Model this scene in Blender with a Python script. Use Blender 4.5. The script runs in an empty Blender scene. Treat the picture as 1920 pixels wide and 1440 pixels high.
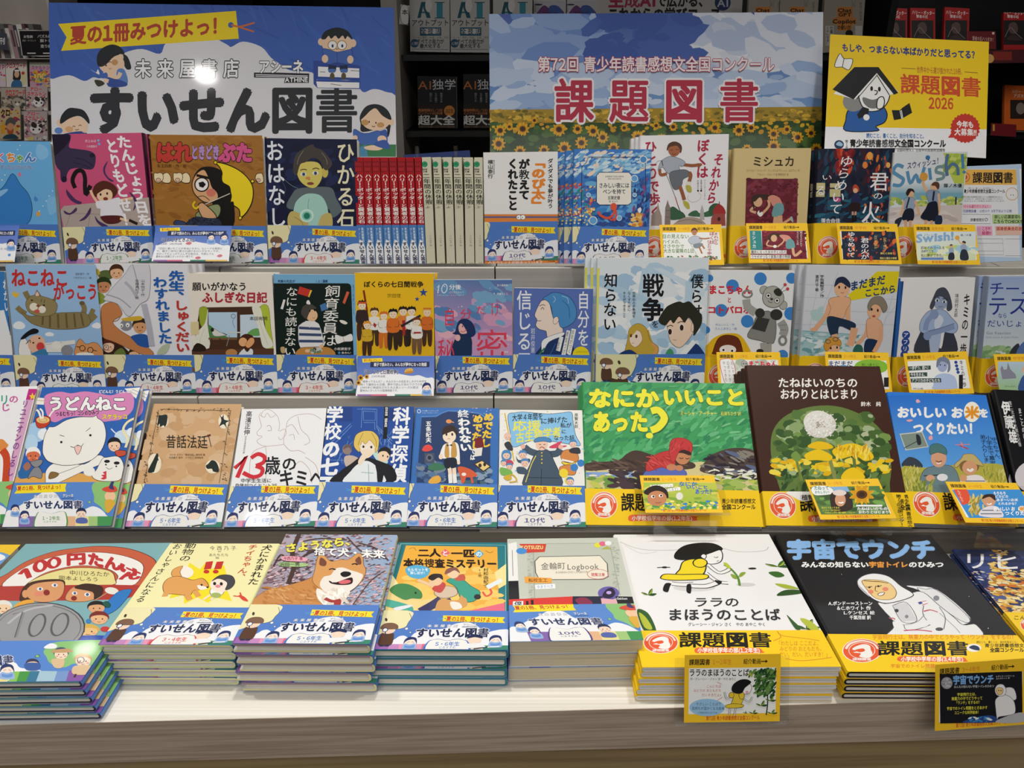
# Bookshop display: a stepped table of children's books in summer and contest paper bands
import bpy, math, random
from mathutils import Matrix, Vector
SC = bpy.context.scene
COL = SC.collection
# ---------------------------------------------------------------- camera, world, lamps, exposure
EYE = 1.392
cam = bpy.data.cameras.new('camera'); cam_ob = bpy.data.objects.new('camera', cam); COL.objects.link(cam_ob)
cam_ob.location = (0, 0, EYE); cam_ob.rotation_euler = (math.radians(90 - 22.9), 0, 0)
cam.sensor_fit = 'HORIZONTAL'; cam.sensor_width = 36; cam.lens = 36 * 1450 / 1920; cam.clip_start = .02; cam.clip_end = 60
SC.camera = cam_ob
SC.view_settings.view_transform = 'Standard'; SC.view_settings.look = 'None'; SC.view_settings.gamma = 1
SC.view_settings.use_curve_mapping = False; SC.view_settings.exposure = -0.12
world = bpy.data.worlds.new('shop_air'); SC.world = world; world.use_nodes = True
world.node_tree.nodes['Background'].inputs[0].default_value = (.75, .78, .85, 1); world.node_tree.nodes['Background'].inputs[1].default_value = .02
def spot(name, at, to, watt, size, blend, radius, col):
    l = bpy.data.lights.new(name, 'SPOT'); l.energy = watt; l.spot_size = math.radians(size); l.spot_blend = blend; l.shadow_soft_size = radius; l.color = col
    o = bpy.data.objects.new(name, l); COL.objects.link(o); o.location = at
    o.rotation_euler = (Vector(to) - Vector(at)).to_track_quat('-Z', 'Y').to_euler(); return o
def area(name, at, rot, sx, sy, watt, col):
    l = bpy.data.lights.new(name, 'AREA'); l.shape = 'RECTANGLE'; l.size = sx; l.size_y = sy; l.energy = watt; l.color = col
    o = bpy.data.objects.new(name, l); COL.objects.link(o); o.location = at; o.rotation_euler = rot; return o
for i, x in enumerate((-1.05, -.15, .75)):
    spot('track_spot_%d' % i, (x, 1.05, 2.86), (x * .9, .86, .8), 66, 72, 1.0, .06, (1.0, .965, .91))
area('fill_area_front', (0, -1.6, 2.9), (0, 0, 0), 4.2, 1.6, 72, (1.0, .97, .93))  # fill light added on the camera side to brighten upright faces
area('ceiling_panel_rear', (0, 3.4, 2.9), (0, 0, 0), 4.0, .5, 16, (1.0, .97, .94))
area('ceiling_panel_left', (-3.6, 4.6, 2.9), (0, 0, 0), 1.6, 1.6, 26, (1.0, .96, .92))
area('ceiling_panel_right', (2.6, 3.0, 2.9), (0, 0, 0), 1.2, 1.2, 10, (1.0, .96, .92))
for i, (x, y) in enumerate(((-1.11, -.14), (-2.1, 3.0), (1.5, -2.6))):   # round downlights whose glints show in the laminated paper
    d = area('downlight_%d' % i, (x, y, 2.89), (0, 0, 0), .10, .10, 3.2, (1.0, .97, .93)); d.data.shape = 'DISK'
SC.cycles.transparent_max_bounces = 32

# ---------------------------------------------------------------- print shop
# Flat printed artwork: every shape of a cover is a thin ink layer lying on its own paper surface.
FONT_CACHE = {}
def hexcol(h):
    h = h.lstrip('#')
    if len(h) == 3: h = ''.join(c * 2 for c in h)
    return tuple((v / 12.92 if v <= .04045 else ((v + .055) / 1.055) ** 2.4) for v in (int(h[i:i + 2], 16) / 255 for i in (0, 2, 4)))
WIDE = {c: chr(ord(c) + 0xFEE0) for c in '0123456789'}
def glyph(ch, off):
    k = (ch, off)
    if k not in FONT_CACHE:
        c = bpy.data.curves.new('glyph', 'FONT'); c.body = WIDE.get(ch, ch); c.size = 1; c.resolution_u = 2
        o = bpy.data.objects.new('glyph', c); COL.objects.link(o)
        m = o.evaluated_get(bpy.context.evaluated_depsgraph_get()).to_mesh()
        vs = [(v.co.x, v.co.y) for v in m.vertices]; fs = [tuple(p.vertices) for p in m.polygons]
        bpy.data.objects.remove(o); bpy.data.curves.remove(c)
        if ch in WIDE and vs: x0 = min(x for x, y in vs) - .03; vs = [(x - x0, y) for x, y in vs]
        if off and vs:
            # a heavier weight: the strokes laid again all round at the wanted distance
            n0 = len(vs); n = 6 if off < .03 else 8 if off < .07 else 12
            rings = [(off, n)] + ([(off * .5, 8)] if off > .075 else [])
            V, Fc, lev = [(x, y, 0) for x, y in vs], list(fs), 0
            for r, n in rings:
                for i in range(n):
                    dx, dy = r * math.cos(math.tau * i / n), r * math.sin(math.tau * i / n); q = len(V); lev += 1
                    V += [(x + dx, y + dy, -lev) for x, y in vs]; Fc += [tuple(j + q for j in f) for f in fs]
            vs, fs = [(x, y, k2 + lev) for x, y, k2 in V], Fc
        else: vs = [(x, y, 0) for x, y in vs]
        FONT_CACHE[k] = (vs, fs)
    return FONT_CACHE[k]
def advance(ch):
    if ord(ch) > 0x2E7F: return 1.0
    if ch == ' ': return .35
    vs = glyph(ch, 0)[0]
    return max(v[0] for v in vs) + .07 if vs else .35
def smooth(p, closed, n=4):
    out = []; m = len(p)
    for i in range(m if closed else m - 1):
        g = (lambda j: p[j % m]) if closed else (lambda j: p[min(max(j, 0), m - 1)])
        a, b, c, d = g(i - 1), g(i), g(i + 1), g(i + 2)
        for s in range(n):
            t = s / n
            out.append(tuple(.5 * (2 * b[k] + (c[k] - a[k]) * t + (2 * a[k] - 5 * b[k] + 4 * c[k] - d[k]) * t * t + (3 * b[k] - a[k] - 3 * c[k] + d[k]) * t ** 3) for k in (0, 1)))
    if not closed: out.append(tuple(p[-1]))
    return out
STAMPS = {}
class Ink:
    def __init__(s, w, h, z0=0.0, step=6e-6, pad=0):
        s.V, s.F, s.C, s.z, s.step = [], [], [], z0, step
        s.box = (-pad, -pad, w + pad, h + pad)
    def up(s, k=1.0): s.z += s.step * k
    def poly(s, pts, col):
        x0, y0, x1, y1 = s.box
        if min(p[0] for p in pts) < x0 or max(p[0] for p in pts) > x1 or min(p[1] for p in pts) < y0 or max(p[1] for p in pts) > y1:
            for ax, lim, sg in ((0, x0, 1), (0, x1, -1), (1, y0, 1), (1, y1, -1)):
                out = []
                for i, b in enumerate(pts):
                    a = pts[i - 1]
                    da, db = (a[ax] - lim) * sg, (b[ax] - lim) * sg
                    if (da < 0) != (db < 0):
                        t = da / (da - db); out.append(tuple(a[k] + (b[k] - a[k]) * t for k in range(len(a))))
                    if db >= 0: out.append(b)
                pts = out
                if len(pts) < 3: return
        n = len(s.V)
        s.V += [(p[0], p[1], p[2] if len(p) > 2 else s.z) for p in pts]; s.F.append(tuple(range(n, n + len(pts))))
        s.C += [col] * len(pts)
    def stroke(s, p, w, col, closed=False):
        m = len(p); L, R = [], []
        for i in range(m):
            a = p[(i - 1) % m] if closed or i else p[0]; b = p[(i + 1) % m] if closed or i < m - 1 else p[-1]
            dx, dy = b[0] - a[0], b[1] - a[1]; d = math.hypot(dx, dy) or 1
            nx, ny = -dy / d * w / 2, dx / d * w / 2
            L.append((p[i][0] + nx, p[i][1] + ny)); R.append((p[i][0] - nx, p[i][1] - ny))
        for i in range(m if closed else m - 1):
            j = (i + 1) % m; s.poly([L[i], L[j], R[j], R[i]], col)
    def text(s, txt, o, u, v, col, off, vert, extra=0):
        n = len(txt)
        if vert:
            hs = [.5 if c in ' ・' else (1 if ord(c) > 0x2E7F else .9) for c in txt]; tot = sum(hs)
        else:
            hs = [advance(c) for c in txt]; tot = sum(hs)
        pos = top = 0
        for c, a in zip(txt, hs):
            lim = .03 * max(.5, min(2.2, 60 / (len(glyph(c, 0)[0]) or 1))) * {'書': .62}.get(c, 1) if '\u4e00' <= c <= '\u9fff' else .2
            vs, fs = glyph(c, round(min(off, lim) + extra, 3))
            q = []
            for x, y, lv in vs:
                gy = .88 - y
                if vert:
                    if c in 'ー～（）()「」『』…—': x, gy = 1 - gy, x
                    elif c in '、。': x, gy = x + .6, gy - .6
                    elif c in 'っゃゅょッャュョィァェ': x, gy = x + .12, gy - .1
                    elif ord(c) < 0x2E80: x += .2
                    if a < 1: gy = gy - (1 - a) / 2
                    tx, ty = x, (pos + gy) / tot
                else: tx, ty = (pos + x) / tot, gy
                q.append((o[0] + u[0] * tx + v[0] * ty, o[1] + u[1] * tx + v[1] * ty, s.z + lv * 1e-6)); top = max(top, lv)
            if q and min(p[0] for p in q) >= s.box[0] and max(p[0] for p in q) <= s.box[2] and min(p[1] for p in q) >= s.box[1] and max(p[1] for p in q) <= s.box[3]:
                b = len(s.V); s.V += q; s.C += [col] * len(q); s.F += [tuple(i + b for i in f) for f in fs]
            else:
                for f in fs: s.poly([q[i] for i in f], col)
            pos += a
        s.z += top * 1e-6
    def draw(s, art, k=1e-4, ox=0.0, oy=0.0, M=None, args=()):
        """art in 0.1 mm from the lower left corner of the paper"""
        for i, a in enumerate(args): art = art.replace('$%d' % i, a)
        def pt(t):
            x, y = t.split(','); x, y = float(x), float(y)
            if M: return (M[0][0] + M[1][0] * x + M[2][0] * y, M[0][1] + M[1][1] * x + M[2][1] * y)
            return (x * k + ox, y * k + oy)
        def vec(t):
            x, y = t.split(','); x, y = float(x), float(y)
            if M: return (M[1][0] * x + M[2][0] * y, M[1][1] * x + M[2][1] * y)
            return (x * k, y * k)
        wk = math.sqrt(abs(M[1][0] * M[2][1] - M[1][1] * M[2][0])) if M else k
        ell = lambda c, a, b, n=28: [(c[0] + a[0] * math.cos(t) + b[0] * math.sin(t), c[1] + a[1] * math.cos(t) + b[1] * math.sin(t)) for t in (math.tau * i / n for i in range(n))]
        for ln in art.strip().split('\n'):
            if '|' in ln: ln, txt = ln.split('|', 1)
            a = ln.split(); op = a[0]; s.up()
            if op == 'P': s.poly([pt(t) for t in a[2:]], hexcol(a[1]))
            elif op == 'S': s.poly(smooth([pt(t) for t in a[2:]], True), hexcol(a[1]))
            elif op == 'B':
                p = smooth([pt(t) for t in a[4:]], True); s.poly(p, hexcol(a[1])); s.up(); s.stroke(p, float(a[3]) * wk, hexcol(a[2]), True)
            elif op == 'L': s.stroke(smooth([pt(t) for t in a[3:]], False), float(a[2]) * wk, hexcol(a[1]))
            elif op == 'C': s.stroke(smooth([pt(t) for t in a[3:]], True), float(a[2]) * wk, hexcol(a[1]), True)
            elif op == 'K': s.stroke([pt(t) for t in a[3:]], float(a[2]) * wk, hexcol(a[1]))
            elif op == 'E': s.poly(ell(pt(a[2]), vec(a[3]), vec(a[4])), hexcol(a[1]))
            elif op == 'O': s.stroke(ell(pt(a[3]), vec(a[4]), vec(a[5])), float(a[2]) * wk, hexcol(a[1]), True)
            elif op == 'D':
                p = ell(pt(a[4]), vec(a[5]), vec(a[6])); s.poly(p, hexcol(a[1])); s.up(); s.stroke(p, float(a[3]) * wk, hexcol(a[2]), True)
            elif op == 'Q':
                cs = [hexcol(c) for c in a[1].split(',')]; q = [pt(t) for t in a[2:]]; n = 8
                for i in range(n):
                    for j in range(n):
                        f = []; cc = []
                        for di, dj in ((0, 0), (1, 0), (1, 1), (0, 1)):
                            x, y = (i + di) / n, (j + dj) / n; wts = ((1 - x) * (1 - y), x * (1 - y), x * y, (1 - x) * y)
                            f.append(tuple(sum(w * p[k2] for w, p in zip(wts, q)) for k2 in (0, 1))); cc.append(tuple(sum(w * c[k2] for w, c in zip(wts, cs)) for k2 in (0, 1, 2)))
                        b = len(s.C); s.poly(f, cc[0])
                        if len(s.C) - b == 4: s.C[b:] = cc
            elif op == 'N':
                cs = [hexcol(c) for c in a[1].split(',')]; n = int(a[2]); r0, r1 = (float(v) * wk for v in a[3].split(',')); asp, rot = (float(v) for v in a[4].split(','))
                o, u, v = pt(a[5]), vec(a[6]), vec(a[7]); rg = random.Random(int(a[8]))
                for i in range(n):
                    x, y = rg.random(), rg.random(); r = rg.uniform(r0, r1); th = math.radians(rot) + rg.uniform(-.5, .5); c = (o[0] + u[0] * x + v[0] * y, o[1] + u[1] * x + v[1] * y)
                    A = (r * math.cos(th), r * math.sin(th)); Bv = (-r * asp * math.sin(th), r * asp * math.cos(th))
                    s.up(.16); s.poly([(px + A[0] * rg.uniform(-.12, .12), py) for px, py in ell(c, A, Bv, 8)], rg.choice(cs))
            elif op in 'TV':
                o, u, v = pt(a[2]), vec(a[3]), vec(a[4]); off = 0.0; out = None
                for t in a[5:]:
                    if t[0] == 'b': off = float(t[1:]) / 1000
                    elif t[0] == 'o': c, w = t[1:].split(':'); out = (c, float(w) / 1000)
                if out: s.text(txt, o, u, v, hexcol(out[0]), off, op == 'V', out[1]); s.up()
                s.text(txt, o, u, v, hexcol(a[1]), off, op == 'V')
            elif op == 'M':
                c = pt(a[3]); A, Bv = ([q / 1000 for q in vec(t)] for t in a[4:6])
                s.draw(STAMPS[a[1]], M=(c, A, Bv), args=a[2].split(','))
# every printed surface below is drawn in 0.1 mm from the lower left corner of its own cover, band or board
STAMPS['head'] = """E $0 0,0 860,0 0,920
S $1 -960,150 -980,-450 -600,-1000 0,-1180 600,-1000 980,-450 960,150 820,-250 350,-520 -350,-480 -820,-250
E #2a2020 -330,90 75,0 0,110
E #2a2020 330,90 75,0 0,110
E #e89a88 -520,380 160,0 0,110
E #e89a88 520,380 160,0 0,110
L #8a3a30 70 -180,520 0,590 180,520"""
STAMPS['longhead'] = """S $1 -1000,900 -1150,0 -800,-900 0,-1180 800,-900 1150,0 1000,900 500,1100 -500,1100
E $0 0,80 800,0 0,860
S $1 -900,100 -800,-600 0,-950 800,-600 900,100 500,-330 0,-420 -500,-330
E #2a2020 -300,150 75,0 0,120
E #2a2020 300,150 75,0 0,120
L #8a3a30 70 -160,560 0,620 160,560"""
STAMPS['kid'] = """S $3 -1000,3600 1000,3600 1050,7400 250,7400 0,4600 -250,7400 -1050,7400
S $2 -700,1000 700,1000 1250,1500 1200,3800 -1200,3800 -1250,1500
L #3a2a20 80 -1250,1500 -1150,2700 -300,2900
L #3a2a20 80 1250,1500 1150,2700 300,2700
E $0 0,0 830,0 0,980
S $1 -950,100 -980,-500 -600,-1050 -200,-950 0,-1250 300,-980 700,-1020 980,-500 950,100 780,-250 300,-480 -300,-430 -780,-250
E #2a2020 -320,120 70,0 0,100
E #2a2020 320,120 70,0 0,100
L #8a3a30 60 -150,560 150,560"""
STAMPS['reader'] = """S #9cb8e2 -1000,900 -600,600 600,600 1000,900 950,1900 -950,1900
E #f9e6d6 0,60 800,0 0,720
S #28366a -1000,650 -960,-250 -480,-860 200,-920 780,-640 1000,100 1000,650 800,150 400,-340 -300,-230 -780,150
E #f0b8a4 -420,330 150,0 0,100
E #f0b8a4 460,330 150,0 0,100
L #4a3a50 60 -350,150 -220,215 -100,150
L #4a3a50 60 180,150 300,215 430,150
P #6a98d8 -800,950 0,1120 800,870 760,1500 0,1680 -760,1500"""
STAMPS['detective'] = """S #5a3c2c -850,1000 -400,800 500,800 900,1100 850,2900 -800,2900
E #f3d4bc 0,300 900,0 0,650
S #7c5a44 -1150,0 -1050,-600 -500,-1000 400,-1000 1050,-600 1200,0 700,150 -700,150
D #eef4fa #2a3a60 110 -450,250 330,0 0,330
K #2a3a60 140 -380,560 -200,1150
P #2a3058 -600,2850 -100,2850 -100,3150 -600,3150
P #2a3058 150,2850 650,2850 650,3150 150,3150"""
STAMPS['sunflower'] = """P #e8b81c 0,-1000 190,-560 560,-830 520,-380 950,-310 640,0 950,310 520,380 560,830 190,560 0,1000 -190,560 -560,830 -520,380 -950,310 -640,0 -950,-310 -520,-380 -560,-830 -190,-560
P #d89a14 380,-920 380,-380 920,-380 600,0 920,380 380,380 380,920 0,600 -380,920 -380,380 -920,380 -600,0 -920,-380 -380,-380 -380,-920 0,-600
E #5a3412 0,0 420,0 0,400
E #3a2008 0,0 240,0 0,230"""
STAMPS['star'] = """P $0 0,-1000 235,-324 951,-309 380,124 588,809 0,400 -588,809 -380,124 -951,-309 -235,-324"""
STAMPS['sprig'] = """S #2f5a24 0,0 -350,-300 -900,-420 -500,-60
S #b8c23c 0,0 -500,-120 -820,-380 -300,-60
S #3a6a2a 0,0 100,-600 500,-1000 450,-300
S #a8b838 0,0 260,-420 480,-900 360,-260
S #2a4f22 0,0 500,-250 1050,-200 600,120"""
STAMPS['emblem'] = """E #f6f2ea 0,0 1050,0 0,1050
E #ec5f36 0,0 1000,0 0,1000
O #f8e8dc 40 0,0 700,0 0,700
S #f8f4ee -520,-100 -300,-380 100,-560 420,-420 480,-60 560,260 420,620 -120,560 -60,260 -460,180 -200,40
S #ec5f36 -360,-40 60,-180 160,40 -120,160
L #f8e8dc 130 -860,-140 -620,-620 0,-870 620,-620 860,-140
T #f8f0e8 -500,640 1000,0 0,240 b40|課題図書"""
BAND_SUMMER = """P #527fca -1962,666 11,691 -5,-28 -1995,-54
S #efe7b4 -1662,708 -1229,675 -1199,558 -1228,469 -1247,391 -1307,354 -1357,344 -1406,359 -1571,239 -1702,237
L #2a3050 5.9 -1242,640 -1202,548 -1228,469 -1247,391 -1307,352 -1367,344
E #3a3020 -1510,515 15,6 10,-31
D #f4f2ea #2a3050 4 -1237,353 20,0 -1,-20
D #f4f2ea #2a3050 4 -1183,287 12,0 0,-12
S #f2f3f6 -1423,-67 -1339,182 -1257,231 -1182,194 -1119,284 -977,335 -777,357 -654,443 -493,469 -375,402 -288,285 -197,316 -77,347 13,308 5,-48
P #8a5aa8 -1988,99 -1507,105 -1513,-48 -1995,-54
P #a46cb0 -1567,90 -1407,92 -1412,-47 -1573,-49
P #c88cc0 -1407,83 -1287,84 -1292,-45 -1412,-47
P #e69cbc -1287,84 -935,89 -940,-40 -1292,-45
P #d8708c -1016,88 -935,89 -940,-40 -1020,-41
P #ece6bc -494,74 -263,77 -266,-32 -497,-35
P #3f8a70 -294,67 8,71 5,-28 -296,-32
M detective #fff -1451,353 92,1 -4,-99
P #f7e02a -813,596 -44,567 -73,514 -40,461 -812,489
E #527fca -783,540 10,0 0,-10
L #5ac0dc 4.9 -795,542 -841,533 -886,550
L #5ac0dc 4.9 -795,542 -847,519 -880,513
T #c8382c -770,585 682,-25 -3,-96 b28|夏の1冊、見つけよっ！
T #f4f4f6 -990,429 376,5 -2,-57 b15 o#2a3358:26|未 来 屋 書 店
T #f4f4f6 -558,456 172,2 -2,-67 b25 o#2a3358:30|アシーネ
K #2a3358 7.9 -568,386 -376,388
T #1c2750 -1120,363 896,12 -6,-174 b42 o#f4f4f8:45|すいせん図書
M reader #fff -1160,135 76,1 -3,-75
S $0 -966,-41 -948,132 -842,173 -723,147 -602,176 -483,138 -475,-34
S #f3f2ee -942,-40 -928,144 -835,169 -723,145 -602,172 -502,146 -499,-35
L #2a3050 4 -928,144 -835,169 -723,145 -602,172 -502,146
T $0 -860,125 289,4 -3,-79 b22|$1
T $0 -814,51 197,3 -1,-44|におすすめ
E #f6dcc6 -402,159 84,1 -2,-67
S #1f2c55 -491,183 -470,233 -399,254 -320,235 -311,186 -401,204
P #f0f0f2 -504,94 -313,107 -264,38 -486,15
M reader #fff -151,174 74,1 -2,-73
K #22284a 14 -406,6 -204,43
K #f2f2f2 16 -244,34 -103,52"""
BAND_MIRROR = """P #5a8ad2 -214,671 1528,652 1666,-33 -29,-14
S #8fc67a 1125,541 1138,627 1299,687 1505,685 1575,341 1460,294 1404,191 1299,280 1199,346 1182,427
D #8fc67a #2a3050 3.2 1134,343 19,0 4,-19
S #f2f3f6 4,-22 2,215 87,246 218,340 327,404 460,500 621,482 742,367 902,349 1053,235 1182,281 1298,248 1412,151 1529,-39
P #8a6ab0 190,149 438,146 479,-20 233,-17
P #e8b890 841,142 1012,140 1049,-26 880,-24
P #ece0a0 981,140 1183,138 1219,-28 1019,-26
P #a8cc80 1167,138 1322,136 1358,-30 1204,-28
P #4a9a58 1291,137 1570,134 1604,-32 1327,-29
P #f7e02a 42,599 749,618 745,555 770,499 45,478 71,537
T #c8382c 57,589 647,19 19,-72 b28|夏の1冊、見つけよっ！
L #5ac0dc 4.8 737,554 774,565 804,586
T #f4f4f6 321,459 338,6 13,-52 b15 o#2a3358:26|未 来 屋 書 店
T #f4f4f6 728,467 153,3 13,-55 b25 o#2a3358:30|アシーネ
K #2a3358 6.4 727,402 902,405
T #2a3864 197,376 837,-3 33,-129 b42 o#f4f4f8:45|すいせん図書
M reader #fff 113,264 59,-1 16,-61
M reader #fff 270,167 65,-1 17,-67
S $0 463,-27 436,186 523,209 638,182 740,210 846,186 882,-32
S #f3f2ee 481,-28 450,191 532,206 639,180 741,205 831,186 863,-32
T $0 523,148 248,-3 14,-59 b22|$1
T $0 554,85 186,-2 8,-32|におすすめ
M head #f6dcc6,#1f2c55 1057,179 71,-1 16,-70
S #5a6ab0 1005,100 1070,123 1152,103 1165,43 1026,45
E #f2c8a0 1409,424 78,-1 16,-78
S #d8503a 1271,523 1325,564 1432,579 1494,504 1389,481
S #3a3a70 1368,547 1381,637 1423,661 1415,587 1444,521
S #e0b040 1352,360 1443,375 1503,310 1436,183 1387,231"""
BAND_PRIZE = """P #fbd020 -231,570 2674,604 2590,-33 -244,-66
M emblem #fff 263,286 178,2 -7,-182
T #1a1a14 505,466 780,9 -13,-277 b75|課題図書
S #ec6a38 590,93 623,142 788,150 1485,141 1539,104 1479,66 783,60 619,56
T #fff8ee 643,136 842,10 -4,-75 b25|小学校低学年の部(1,2年生)
T #1a1a14 1922,397 477,6 -8,-77 b20|青少年読書感想文
T #1a1a14 1913,315 476,6 -8,-81 b30|全国コンクール"""
CARD_PRIZE = """P #f9c82c 0,0 1000,0 1000,640 0,640
T #2a2010 45,38 220,0 0,60 b30|課題図書
T #e0782a 290,40 200,0 0,56|$0
T #2a2010 610,40 185,0 0,54 b15|紹介動画
K #2a2010 10 795,68 850,68
P #2a2010 840,52 865,68 840,84
P #f2f3f0 45,125 955,125 955,560 45,560
T #d8502a 230,578 560,0 0,46 b15|第72回 青少年読書感想文全国コンクール"""
CARD_SUMMER = """Q #4a70c0,#5a78c8,#8098d8,#7a90d4 0,0 1000,0 1000,600 0,600
S #f4f4f8 0,560 60,330 300,240 420,210 520,260 700,300 800,290 900,330 1000,350 1000,640 0,640
P #f4f5f8 30,330 955,330 955,565 30,565
P #f7e02a 60,40 320,30 330,90 70,98
T #c8382c 85,42 225,-8 0,46 b20|夏の1冊みつけよっ！
P #2a3358 170,85 935,85 935,170 170,170
T #f4f4f6 215,98 685,0 0,60 b20|親子で読みたい。みんなが夢中になった物語
T #2a3358 70,200 490,0 0,75 b30 o#f4f4f8:30|$0
T #3a4060 60,288 310,0 0,37|$1
T #3a4060 50,365 855,0 0,40|$2
T #3a4060 50,410 840,0 0,40|$3
T #3a4060 50,455 750,0 0,40|$4
T #3a4060 50,500 510,0 0,40|$5
P #a070b0 20,575 200,575 200,600 20,600
P #d87090 200,575 400,575 400,600 200,600
P #4a8a70 500,575 700,575 700,600 500,600
P #e8c060 700,575 980,575 980,600 700,600"""
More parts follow.
